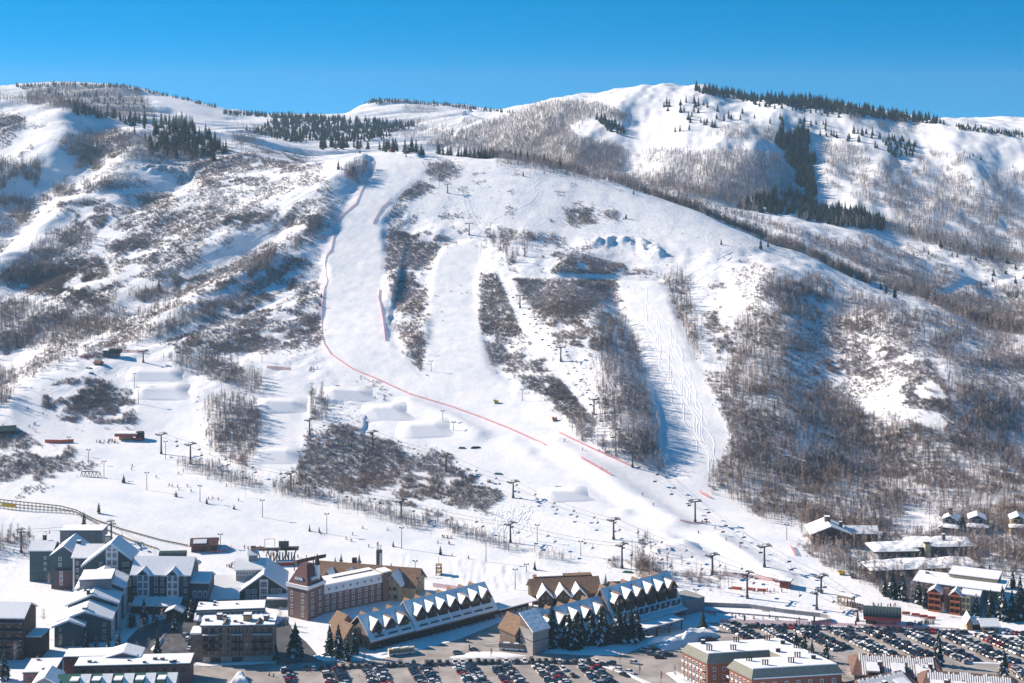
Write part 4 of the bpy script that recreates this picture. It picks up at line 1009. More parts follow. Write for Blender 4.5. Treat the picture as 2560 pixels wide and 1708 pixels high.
# ------------------------------------------------------------------ brick hotel with pyramid tower
o = G(769, 1553); e = tag(link("brick_hotel", None, None, o), "brown brick hotel with a maroon pyramid roofed corner tower and spire", "building")
tw = link("tower", None, e, (0, 0, 0), math.radians(-33)); W = 12.4
walls(tw, -W, 0, 0, W, 15, M['brickb'])
b = MB(); b.box(-W - .7, .7, -.7, W + .7, 15, 16.4, M['white']); b.box(-W - .8, .8, -.8, W + .8, 16.4, 16.7, M['roofsnow']); b.build("cornice", tw)
b = MB(); s0 = [(-W, 0), (0, 0), (0, W), (-W, W)]; c0 = (-W/2, W/2)
vs = [(x, y, 16.7) for x, y in s0] + [(c0[0] + (x - c0[0])*.30, c0[1] + (y - c0[1])*.30, 25.6) for x, y in s0]
b.add(vs, [(0,1,5,4), (1,2,6,5), (2,3,7,6), (3,0,4,7), (4,5,6,7)], M['maroon']); b.build("roof", tw)
for k, (x, y, rz) in enumerate(((-W*.5, 1.1, 0), (-1.1, W*.5, 90))):
    d = link("dormer", None, tw, (x, y, 17), math.radians(rz), .78)
    for q in (-2.4, -.8, .8, 2.4):
        b = MB(); b.box(q - .65, q + .65, -.6, 2.6, 0, 2.6, M['white']); b.yprof([(q - .8, 2.6), (q + .8, 2.6), (q, 4.0)], -.7, 3.2, M['white']); b.build("gable", d)
        win(d, q, -.62, 1.4, .8, 1.5, 'f', 's')
b = MB(); b.prism([(math.cos(a)*1.4, math.sin(a)*1.4) for a in np.linspace(0, 6.283, 9)[:-1]], 16.5, 24.5, M['white']); b.bar((0, 0, 24.5), (0, 0, 30), 1.6, M['timber'], 8, .05); b.build("spire", tw, (-1.8, W*.75, 0.3))
winrow(tw, [-W*.8, -W*.24], 0, [2.5, 5.6, 8.8, 12], 1.5, 1.8, 'w'); winrow(tw, [W*.3, W*.75], 0, [2.5, 5.6, 8.8, 12], 1.5, 1.8, 'w', 'r')
wg = link("wing", None, e, (3.2, 8.5, 0), math.radians(35)); L = 37
walls(wg, 0, L, 0, 14, 9.6, M['brickb'])
b = MB(); b.xprof([(-.5, 9.6), (.6, 13.2), (13.4, 13.2), (14.5, 9.6)], -.3, L + .3, M['white']); up = b.build("attic", wg)
b = MB(); b.box(-.1, L + .1, .4, 13.6, 13.2, 13.9, M['roofsnow']); b.box(L*.35, L - 1, 7.5, 8, 13.9, 14.3, M['shake']); b.build("roof", wg)
winrow(wg, span(.6, L, 10), 0, [2.0, 5.0, 7.9], 1.5, 1.8); winrow(up, span(1, L, 9), .0, [11.4], 1.3, 1.6, 'dw')
b = MB(); b.box(L + .1, L + 5, -1, 6, -1, 14.5, M['brickb']); b.box(L, L + 5.1, -1.1, 6.1, 14.5, 15, M['roofsnow']); b.build("stair_tower", wg)
# ------------------------------------------------------------------ brown roofed half timbered lodge
e, L = place("timbered_lodge", (790,1480), (1036,1500), "tan half timbered lodge with a long brown roof and snowy cross gables")
house(e, 0, L, 0, 17, 6.8, 6.4, 'x', M['tan'], M['shake'], ov=1.2, th=.4)
for i, (x, w2, y0, h, big) in enumerate(((L*.13, 3.6, -2.5, 7.4, 0), (L*.33, 2.6, 1.5, 9.2, 0), (L*.58, 3.0, .5, 8.6, 0), (L*.80, 4.6, -4, 7.5, 1))):
    g = link("cross_gable", None, e)
    walls(g, x - w2, x + w2, y0, 8, h, M['tan'], w2*1.1, 'y', 0 if big else 4)
    gable(g, x - w2, x + w2, y0, 8, h, w2*1.1, 'y', M['shake'], .9, .35)
    b = MB()
    for sgn in (-1, 1):
        b.add([(x, y0 - .7, h + w2*1.1 + .37), (x + sgn*(w2 + .6), y0 - .7, h + .37 - .66), (x + sgn*(w2 + .6), 5, h + .37 - .66), (x, 6, h + w2*1.1 + .37),
               (x, y0 - .7, h + w2*1.1 + .75), (x + sgn*(w2 + .6), y0 - .7, h + .75 - .66), (x + sgn*(w2 + .6), 5, h + .75 - .66), (x, 6, h + w2*1.1 + .75)],
              [(0,1,2,3), (4,5,6,7), (0,1,5,4), (1,2,6,5), (2,3,7,6)], M['roofsnow'])
    b.build("roof_snow", g)
    for xx in (-.6, 0, .6):
        bb = MB(); bb.box(x + xx*w2 - .12, x + xx*w2 + .12, y0 - .12, y0 - .01, 0, h + (1 - abs(xx))*w2, M['timber']); bb.build("timber_post", g)
    win(g, x - w2*.3, y0 - .02, h - 1.5, 1.6, 1.8, 'f', 'd'); win(g, x + w2*.3, y0 - .02, h - 1.5, 1.6, 1.8, 'f', 'd'); 
    if big: winrow(g, [x - w2*.4, x + w2*.4], y0 - .02, [2], 1.8, 2, 'd')
winrow(e, span(L*.2, L*.68, 7), 0, [3, 6], 1.7, 1.7, 'd'); winrow(e, [4, 8.5, 13], L, [3, 6, 9.5], 1.8, 1.6, 'd', 'r')
b = MB(); b.box(L*.30, L*.34, 10, 12, 10, 15.5, M['dark']); b.build("chimney", e)
# ------------------------------------------------------------------ two long chalets
def chalet(name, uv0, ang, secs, W, label):
    o = G(*uv0); e = tag(link(name, None, None, o, math.radians(ang)), label, "chalet")
    for (x0, x1, hr, nd, off, dw, brown) in secs:
        ze = 4.2; rh = hr - ze; ym = W/2; y0 = off
        w_ = walls(e, x0 + .3, x1 - .3, y0 + 1.2, y0 + W - 1.2, ze + .9, M['chalet'], rh - 1.8, 'x', -1)
        rf = gable(e, x0, x1, y0, y0 + W, ze, rh, 'x', M['shake'], .7, .35, snow=M['roofsnow'])
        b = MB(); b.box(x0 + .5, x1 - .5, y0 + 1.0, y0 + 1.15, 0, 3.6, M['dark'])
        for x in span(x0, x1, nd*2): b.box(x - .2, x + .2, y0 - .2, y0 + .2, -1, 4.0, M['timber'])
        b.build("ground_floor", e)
        for i, x in enumerate(span(x0 + 1.2, x1 - 1.2, nd)):
            d = link("dormer", None, e, (x, y0, 0)); zr = hr - .8; hw = dw/2 - .25; zs = zr - hw*1.3; yf = 2.5
            b = MB()   # solid dark timber wall with glazing below the dormer roof
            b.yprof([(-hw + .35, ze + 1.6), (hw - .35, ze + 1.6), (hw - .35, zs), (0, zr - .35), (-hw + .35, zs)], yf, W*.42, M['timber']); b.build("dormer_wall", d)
            b = MB(); a_ = (-hw - .3, zs - .35); c_ = (hw + .3, zs - .35)
            b.yprof([a_, (0, zr), c_, (c_[0], c_[1] + .3), (0, zr + .3), (a_[0], a_[1] + .3)], yf - .9, W*.46, M['shake'])
            rv = random.Random(i*13 + nd); k0 = rv.uniform(.55, 1.2) if (i * 7 + nd) % 5 < brown else rv.uniform(0, .25); q1 = rv.uniform(.28, .6); q2 = rv.uniform(-.5, .25)
            for sg in (-1, 1):
                b.yprof([(sg*.05 + sg*k0*.9, zr + .3 - k0*1.1), (sg*(hw + .25), zs + .05), (sg*(hw + .25), zs + .05 + q1), (sg*.05 + sg*k0*.9, zr + .3 + q1 - k0*1.1)], yf - .7 - q2, W*.44, M['roofsnow'])
            b.build("dormer_roof", d)
            win(d, -hw*.42, yf - .02, zs + .3, hw*.62, 2.0, 'f', 'd'); win(d, hw*.42, yf - .02, zs + .3, hw*.62, 2.0, 'f', 'd')
            b = MB(); b.box(-hw + .55, hw - .55, yf - 1.9, yf - .05, ze - .4, ze + 1.5, M['dark']); b.box(-hw + .5, hw - .5, yf - 2.0, yf - 1.9, ze + .5, ze + 1.9, M['timber']); b.build("balcony", d)  # solid box coloured dark to read as the recess behind the railing
            # small brown dormer peak on the far slope
            b = MB(); b.yprof([(-1.5, hr - 3.2), (1.5, hr - 3.2), (0, hr - .2)], W*.56, W*.86, M['shake']); b.build("back_dormer", e, (x + 1.0, y0, 0))
        for xx in (x0 + .28,):
            b = MB()
            for yy in span(y0 + 3, y0 + W - 3, 4): b.box(xx - .12, xx - .01, yy - .7, yy + .7, 1.2, 3.0, M['glass'])
            b.box(xx - .14, xx - .01, y0 + W*.42, y0 + W*.58, 5, 8, M['glass']); b.build("end_windows", e)
    return e
ch1 = chalet("left_chalet", (928,1628), 38.8, [(0, 25, 13.0, 3, 0, 6.6, 3), (25.2, 73, 14.6, 7, -.4, 6.2, 1)], 21, "long chalet with ten front dormers and snow on a steep brown roof, left of two")
house(ch1, -9, -.2, 9, 21, 5.5, 5.0, 'y', M['chalet'], M['shake'], name="end_gable_roof")
house(ch1, -4, 4, 20.5, 28, 7, 4.0, 'y', M['chalet'], M['shake'], name="rear_gable_roof")
b = MB(); b.xprof([(-1, 3.6), (6, 4.4), (6, 5.0), (-1, 4.1)], 73.5, 98, M['roofsnow'])
for x in np.arange(75, 98, 3.5): b.box(x - .2, x + .2, 0, .4, -1, 3.6, M['timber'])
b.box(74, 97, 4.5, 5, -1, 3.8, M['dark']); b.build("covered_walk", ch1)
ch2 = chalet("right_chalet", (1366,1626), 37.0, [(0, 40, 14.0, 5, 0, 6.8, 4), (40.3, 84, 18.0, 6, -1.5, 6.8, 2)], 21, "long chalet behind a row of spruces, with brown and snowy dormers and a stone end")
b = MB(); b.box(-9, 0, -1.5, 8, -1, 11, M['conc']); b.box(-9.1, .1, -1.6, 8.1, 6.0, 6.3, M['timber']); b.xprof([(-1.5, 11), (8, 11), (8, 16.5)], -9, 0, M['chalet'])
b.xprof([(-2.2, 10.6), (8.2, 16.6), (8.2, 17.2), (-2.2, 11.2)], -9.6, .6, M['roofsnow']); b.build("end_tower", ch2)
house(ch2, -11, -1, 9, 21, 7.5, 5.5, 'y', M['chalet'], M['shake'], name="end_gable_roof")
for z in (5.5, 9.0):
    winrow(ch2, span(41, 83, 12), -1.52, [z - 1.6], 2.0, 1.8, 'd')
b = MB(); b.xprof([(-6, 3.8), (-1.0, 4.4), (-1.0, 5.0), (-6, 4.4)], 42, 83, M['roofsnow']); b.xprof([(-6.4, 3.3), (-6.2, 3.3), (-6.2, 4.1), (-6.4, 4.1)], 42, 83, M['teal'])
b.build("porch_roof", ch2)
b = MB(); b.box(44, 70, -17, -9, 4.2, 4.6, M['timber']); b.box(44.2, 69.8, -16.8, -9.2, 4.6, 5.2, M['roofsnow'])
for x in (45, 53, 61, 69):
    for y in (-16.5, -9.5): b.box(x - .25, x + .25, y - .25, y + .25, -1, 4.2, M['timber'])
b.build("entry_canopy", ch2)
b = MB(); b.box(84.2, 97, -3, 10, -1, 6.5, M['greysid']); b.box(84.2, 97.1, -3.1, 10.1, 6.5, 6.9, M['conc']); b.build("garage_block", ch2)
# annex behind the right chalet
e, L = place("brown_annex", (1333,1512), (1500,1504), "low lodge with brown snow dusted roof and three front gables behind right chalet")
house(e, 0, L, 0, 16, 5.0, 5.0, 'x', M['timber'], M['shake'], ov=1.0, snow=None)
for i, x in enumerate((L*.16, L*.42, L*.66)):
    g = link("cross_gable", None, e); walls(g, x - 3.4, x + 3.4, -5, 7, 5.0, M['timber'], 3.6, 'y', -1); gable(g, x - 3.4, x + 3.4, -5, 7, 5.0, 3.6, 'y', M['roofsnow'], .7, .45)
    winrow(g, [x - 1.2, x + 1.2], -5, [2.0, 4.6], 1.4, 1.6, 'd')
b = MB(); b.box(2, L - 2, 10, 14.5, 8, 10.6, M['shake']); b.box(4, L*.5, 9.8, 14, 10.6, 11.0, M['roofsnow']); b.build("rear_roof", e)
e, L = place("green_pavilion", (1514,1498), (1572,1496), "small pavilion with a dark green hipped roof behind the right chalet")
walls(e, .8, L - .8, 1, 10, 3.8, M['tan'])
b = MB(); b.add([(-.5, -.5, 3.6), (L + .5, -.5, 3.6), (L + .5, 11.5, 3.6), (-.5, 11.5, 3.6), (2, 4.5, 7.5), (L - 2, 4.5, 7.5)], [(0,1,5,4), (1,2,5), (2,3,4,5), (3,0,4), (3,2,1,0)], M['dkgreen']); b.build("roof", e)
M['plum2'] = mat("plum brick", (0.21, 0.115, 0.115), 0.85, var=0.2, vscale=1.2)
# ------------------------------------------------------------------ bottom left flat brick block and green roofed row
o = G(66, 1700, 0); e = tag(link("brick_block", None, None, (-207.5, 672, 0), math.radians(4)), "plum brick flat roofed block with white snow and roof vents, bottom left", "building")
walls(e, 0, 13, -4, 12, 9.2, M['plum2']); flatroof(e, 0, 13, -4, 12, 9.2, M['roofsnow'], clutter=2, seed=8)
walls(e, 13.1, 38, 14, 24, 9.0, M['plum2']); flatroof(e, 13.1, 38, 14, 24, 9.0, M['roofsnow'])
house(e, 32, 46, 12, 22, 9.5, 2.0, 'y', M['plum2'], M['roofsnow'], name="gable_roof")
walls(e, 20, 69, 3, 15, 8.8, M['plum2']); flatroof(e, 20, 69, 3, 15, 8.8, M['roofsnow'], clutter=9, seed=9)
winrow(e, span(22, 68, 12), 3, [6.6], 1.4, 1.8, 'd'); winrow(e, span(1, 12, 3), -4, [6.4], 1.4, 1.8, 'd')
e = tag(link("row_house", None, None, (-199, 655, 0), math.radians(3)), "row of grey houses with green metal roofs and green dormers at bottom left edge", "building")
house(e, 0, 9.5, 0, 12, 9.6, 2.6, 'y', M['greysid'], M['roofsnow'])
house(e, 9.6, 58, 0, 13, 7.2, 3.4, 'x', M['greysid'], M['green'], snow=None)
for x in span(12, 57, 5):
    b = MB(); b.xprof([(-.6, 7.0 + .45), (5.9, 10.6 + .4), (5.9, 11.2), (-.6, 7.9)], x + 1.9, x + 6.2, M['roofsnow']); b.build("roof_snow", e)
    b = MB(); b.box(x - 1.5, x + 1.5, .6, 4.6, 7.4, 10.2, M['green']); b.box(x - 1.7, x + 1.7, .4, 4.9, 10.2, 10.6, M['roofsnow']); d = b.build("dormer", e); win(d, x, .6, 8.9, 1.6, 1.6, 'f', 's')
# left edge lodge
e = tag(link("balcony_lodge", None, None, (-262, 712, 0), math.radians(-3)), "dark lodge with snow laden balconies cut by the left picture edge", "building")
L = 42
house(e, 0, L, 0, 16, 19, 4.0, 'x', M['timber'], M['roofsnow'])
for z in (4.5, 8.5, 12.5, 16.2):
    for x0 in (24, 33):
        b = MB(); b.box(x0, x0 + 8.4, -2.4, -.02, z - .3, z, M['timber']); b.box(x0, x0 + 8.4, -2.4, -2.25, z, z + 1.0, M['timber']); b.box(x0 + .2, x0 + 8.2, -2.2, -.1, z, z + .5, M['roofsnow']); b.build("balcony", e)
    winrow(e, span(24, 42, 4), 0, [z + 1.6], 2.6, 2.2, 'd')
walls(e, L + .1, L + 7, 3, 14, 9, M['timber']); flatroof(e, L + .1, L + 7, 3, 14, 9, M['roofsnow'])
# ------------------------------------------------------------------ red brick building with courtyard
e = tag(link("courtyard_building", None, None, (100, 656, 0)), "red brick building round a courtyard with grey green mansard and flat snowy roof", "building")
EX = np.array((.988, .155)); EY = np.array((-.52, .854))
def ab(a, b): p = EX*a + EY*b; return (p[0], p[1])
out = [(0,0),(39,0),(39,39),(-5,39),(-5,22),(22,22),(22,15),(0,15)]
def inset(poly, d):
    n = len(poly); r = []
    for i in range(n):
        p0, p1, p2 = poly[i-1], poly[i], poly[(i+1) % n]
        d1 = (p1[0]-p0[0], p1[1]-p0[1]); d2 = (p2[0]-p1[0], p2[1]-p1[1])
        l1 = math.hypot(*d1); l2 = math.hypot(*d2)
        n1 = (-d1[1]/l1, d1[0]/l1); n2 = (-d2[1]/l2, d2[0]/l2)
        r.append((p1[0] + d*(n1[0] + n2[0]), p1[1] + d*(n1[1] + n2[1])))
    return r
b = MB(); b.prism([ab(*q) for q in out], -1, 11.5, M['brick']); b.build("wall", e)
o1 = inset(out, -.7); o2 = inset(out, 1.3); n = len(out)
b = MB(); vs = [ab(*q) + (11.5,) for q in o1] + [ab(*q) + (15.0,) for q in o2] + [ab(*q) + (11.1,) for q in o1]
b.add(vs, [(i, (i+1) % n, n + (i+1) % n, n + i) for i in range(n)] + [(2*n+i, 2*n+(i+1) % n, (i+1) % n, i) for i in range(n)], M['mansard']); b.build("mansard", e)
b = MB(); b.prism([ab(*q) for q in inset(out, 1.25)], 14.6, 15.3, M['roofsnow']); rf = b.build("roof", e)
b = MB(); b.prism([ab(*q) for q in [(0,-.75),(39.4,-.75),(39.4,-.3),(0,-.3)]], 11.3, 11.75, M['roofsnow']); b.build("gutter_snow", e)
r = random.Random(4)
for k, (a_, c_) in enumerate(((8,5),(20,6),(33,9),(36,16),(35,24),(34,30),(30,36),(16,36),(2,36),(-2,27),(8,26),(25,20),(27,12),(5,11))):
    x, y = ab(a_, c_); 
    if k % 3 == 2:
        b = MB(); b.box(-.9, .9, -.7, .7, 0, 1.5, M['dark']); b.box(-.8, .8, -.6, .6, 1.5, 1.7, M['roofsnow']); b.build("roof_vent", rf, (x, y, 15.28))
    else:
        for j in range(3):
            b = MB(); b.bar((0, 0, 0), (0, 0, 1.8), .28, M['dark'], 7); b.bar((0, 0, 1.8), (0, 0, 2.1), .42, M['dark'], 7); b.build("flue", rf, (x + j*1.0, y, 15.28))
aF = math.degrees(math.atan2(EX[1], EX[0])); aL = math.degrees(math.atan2(-EY[1], -EY[0]))
def bwin(a, b_, z, w, h, rot, arch=True):
    x, y = ab(a, b_); o = link("window", WM['dw'], e, (x, y, z)); o.scale = (w, 1.5, h); o.rotation_euler = (0, 0, math.radians(rot))
for a in span(2, 38, 7):
    for z in (2, 5.2, 8.6): bwin(a, -.02, z, 1.5, 2.0, aF)
for z in (2, 5.2, 8.6):
    for b_ in span(1, 14.5, 5): bwin(-.02, b_, z, 1.3, 2.2, aL)
    for b_ in span(23, 38, 6): bwin(-5.02, b_, z, 1.3, 2.2, aL)
    for b_ in (25, 31): pass
    for a in span(-4, 21, 6): bwin(a, 21.98, z, 1.2, 1.8, aF)
    for b_ in span(.8, 14.8, 5):
        x, y = ab(-.1, b_ + 1.4); b = MB(); b.box(-.7, .7, -1.0, 0, 0, .15, M['white']); b.box(-.7, .7, -1.0, -.9, .15, 1.0, M['white']); o = b.build("balcony", e, (x, y, z - 1.3), math.radians(aL))
    for b_ in span(22.5, 38, 6):
        x, y = ab(-5.1, b_ + 1.3); b = MB(); b.box(-.7, .7, -1.0, 0, 0, .15, M['white']); b.box(-.7, .7, -1.0, -.9, .15, 1.0, M['white']); o = b.build("balcony", e, (x, y, z - 1.3), math.radians(aL))
# ------------------------------------------------------------------ brown striped condos, bottom right
def condo(name, loc, rz, L, W, h, rh, label, nd, seed):
    e = tag(link(name, None, None, loc, math.radians(rz)), label, "building")
    walls(e, .5, L - .5, .5, W - .5, h, M['greysid'])
    b = MB(); y = W/2
    b.add([(-.8, -.8, h - .3), (L + .8, -.8, h - .3), (L + .8, W + .8, h - .3), (-.8, W + .8, h - .3), (3, y, h + rh), (L - 3, y, h + rh)], [(0,1,5,4), (1,2,5), (2,3,4,5), (3,0,4), (3,2,1,0)], M['shakeb']); rf = b.build("roof", e)
    b = MB(); r = random.Random(seed); n = int(L/1.1)      # snow lying between the standing ribs of the roof
    for i in range(n):
        x0 = 3 + i*(L - 6)/n; t0 = r.uniform(.0, .15); t1 = r.choice((.35, .5, .65, .98, .98)); wd = (L - 6)/n*.62
        def q(t, dz): return (-.8 + (y + .8)*(1 - t), h - .3 + (rh + .3)*(1 - t) + dz)
        (ya, za), (yb, zb) = q(t0, .0), q(t1, .0)
        b.add([(x0, ya, za), (x0 + wd, ya, za), (x0 + wd, yb, zb), (x0, yb, zb), (x0, ya, za + .3), (x0 + wd, ya, za + .3), (x0 + wd, yb, zb + .3), (x0, yb, zb + .3)], [(4,5,6,7), (0,1,5,4), (1,2,6,5), (2,3,7,6), (3,0,4,7)], M['roofsnow'])
    b.build("roof_snow", rf)
    for i, x in enumerate(span(3, L - 3, nd)):
        d = link("dormer", None, e, (x, 0, h))
        b = MB(); b.box(-2.2, 2.2, -1.5, 4.5, -.5, 2.0, M['wood' if i % 2 else 'chalet']); b.build("dormer_wall", d)
        b = MB(); b.xprof([(-2.2, 1.9), (5, 3.4), (5, 3.9), (-2.2, 2.5)], -2.7, 2.7, M['roofsnow']); b.build("dormer_roof", d)
        win(d, 0, -1.5, .8, 3.0, 1.4, 'f', 'd')
        if i % 2 == 0: chimney(e, x + 3.0, 3.2, h + 1.2, 1.7, 3.2, M['brickb'])
    winrow(e, span(1, L - 1, nd*2), .5, [h - 1.8], 2.2, 1.6, 'd')
    return e
M['shakeb'] = mat("reddish brown ribbed roof", (0.17, 0.10, 0.08), 0.8, var=0.3, vscale=0.9)
condo("ribbed_condo", (147, 679, 0), -8, 38, 22, 5.0, 5.2, "condo with brown ribbed roof striped by snow and three front dormers, below far lot", 3, 1)
condo("corner_condo", (170, 655, 0), -12, 40, 22, 6.2, 5.6, "condo with brown ribbed snowy roof and brick chimneys at the bottom right", 4, 2)
condo("near_condo", (146, 648, 0), 28, 30, 20, 5.5, 4.6, "condo with slanting brown snow covered ridge between red brick building and corner condo", 2, 3)
# ------------------------------------------------------------------ right side lodges on the slope
e, L = gp_place("balcony_condo", (2318,1524), (2448,1544), "orange timber condo with stacked balconies and broad flat snowy roofs")
walls(e, 1, L, 8, 26, 11.5, M['greysid'], z0=-4); flatroof(e, -8, L + 10, 7, 26, 11.5, M['roofsnow'], ov=.6, clutter=2, seed=2)
walls(e, L*.3, L + 6, 20, 34, 13.5, M['cream'], z0=-4); flatroof(e, L*.3, L + 6, 20, 34, 13.5, M['roofsnow'], ov=.6)
for x0, x1, m in ((.6, 6.6, 'orange'), (11, 16, 'orange')):
    house(e, x0, x1, 0, 9, 9.6, 2.2, 'y', M['timber'], M['roofsnow'], ov=.7)
    for z in (.6, 3.6, 6.6, 9.4):
        b = MB(); b.box(x0, x1, -1.6, -.05, z - .2, z, M[m]); b.box(x0, x1, -1.6, -1.5, z, z + .9, M[m])
        for q in (x0, (x0+x1)/2 - .1, x1 - .2): b.box(q, q + .2, -1.62, -1.42, z + .9, z + 2.8, M[m])
        b.build("balcony", e)
b = MB(); b.box(7.5, 9.8, 2, 5, -4, 11.5, M['brickb']); b.build("chimney", e)
b = MB(); b.box(16.3, 20.5, .6, 8, -4, 9.5, M['cream']); c = b.build("bay", e); winrow(c, span(16.4, 20.4, 2), .6, [1.5, 4.5, 7.5], 1.3, 1.8, 'd')
b = MB(); b.box(20.6, L, 1.6, 8, -4, 10, M['greysid']); b.xprof([(1, 10), (8.2, 11.4), (8.2, 12), (1, 10.6)], 16, L + .5, M['roofsnow']); b.build("bay", e)
e, L = gp_place("hillside_condo", (2196,1408), (2434,1392), "long grey condo with lumpy snow covered roof in the wood, upper of two")
walls(e, 0, L*.42, 0, 16, 6.5, M['greysid'], z0=-4); walls(e, L*.38, L, 3, 18, 7.5, M['greysid'], z0=-4)
def lumpy(p, x0, x1, y0, y1, z, h, seed):
    nx, ny = 26, 12; V = []
    for i in range(nx):
        for j in range(ny):
            u_ = i/(nx-1); v_ = j/(ny-1); e_ = min(1, 6*u_*(1), 6*(1-u_)) ** .6 * min(1, 5*v_, 5*(1-v_)) ** .6
            x = x0 + u_*(x1-x0); y = y0 + v_*(y1-y0)
            V.append((x, y, z + h*e_*(.35 + 1.0*float(fbm(np.array([x/5.]), np.array([y/5. + seed]), seed, 2)[0]))))
    Fs = [(i*ny+j, (i+1)*ny+j, (i+1)*ny+j+1, i*ny+j+1) for i in range(nx-1) for j in range(ny-1)]
    b = MB(); b.add(V, Fs, M['roofsnow']); b.box(x0, x1, y0, y1, z - .6, z + .02, M['timber']); return b.build("roof", p, smooth=False)
lumpy(e, -3, L*.44, -1.5, 17, 6.7, 1.7, 1); lumpy(e, L*.36, L + 3, 1.5, 20, 7.8, 1.9, 2)
winrow(e, span(1, L*.42, 6), 0, [1.6, 4.6], 2.0, 1.6, 'd'); winrow(e, span(L*.45, L, 8), 3, [2, 5], 2.2, 1.6, 'd')
chimney(e, L*.52, 1.5, -2, 3.0, 12, M['cream'], False); chimney(e, L*.75, 10, 9, 1.6, 3, M['steel'])
e, L = gp_place("forest_condo", (2188,1452), (2446,1432), "long grey condo with snowy roof behind spruces in the wood, lower of two")
walls(e, 0, L, 1, 15, 5.5, M['greysid'], z0=-4); lumpy(e, -3, L + 2, -1, 17, 5.7, 1.7, 5); winrow(e, span(1, L, 14), 1, [2.4], 2.0, 1.8, 'd')
e, L = gp_place("gabled_house", (2032,1362), (2122,1364), "brown gabled house with snowy roof and brick chimney at the wood edge")
house(e, 0, L, 0, 16, 7.0, 4.0, 'y', M['chalet'], M['roofsnow'], ov=1.6); walls(e, L, L + 17, 4, 14, 6.0, M['chalet'], z0=-3); gable(e, L + .1, L + 17, 4, 14, 6.0, 2.6, 'x', M['roofsnow'])
chimney(e, L*.5, 10, 9.5, 3.0, 4.0, M['brickb']); chimney(e, L*.86, 8, 8, 1.6, 3, M['brickb'])
winrow(e, [L*.45, L*.58], 0, [6.5], 2.4, 2.4, 'd'); winrow(e, [L*.2, L*.4, L*.6, L*.8], 0, [2.8], 2.4, 2.0, 'd')
for nm, a, c, lab in (("wood_house", (2350,1336), (2394,1338), "house with snowy flat roofs and a tan chimney deep in the wood"), ("snowy_house", (2420,1336), (2470,1336), "low house with snow heaped roof, right of the conifer in the wood"), ("edge_house", (2527,1338), (2572,1340), "tan house with snowy gable at the right picture edge")):
    e, L = gp_place(nm, a, c, lab)
    walls(e, 0, L, 0, 10, 4.5, M['greysid' if nm != 'edge_house' else 'tan'], z0=-3); walls(e, L*.1, L*.9, 5, 14, 8, M['greysid' if nm != 'edge_house' else 'tan'], z0=-3)
    lumpy(e, -.8, L + .8, -.8, 6, 4.6, 1.3, 7); gable(e, L*.1, L*.9, 5, 14, 8, 1.8, 'y', M['roofsnow'])
    winrow(e, span(0, L, 3), 0, [1.8], 1.8, 1.6, 'd'); winrow(e, span(L*.15, L*.85, 2), 5, [6.8], 1.6, 1.3, 'd')
    if nm == "wood_house": chimney(e, L*.5, 8, 8, 2.0, 5, M['wood'], False)
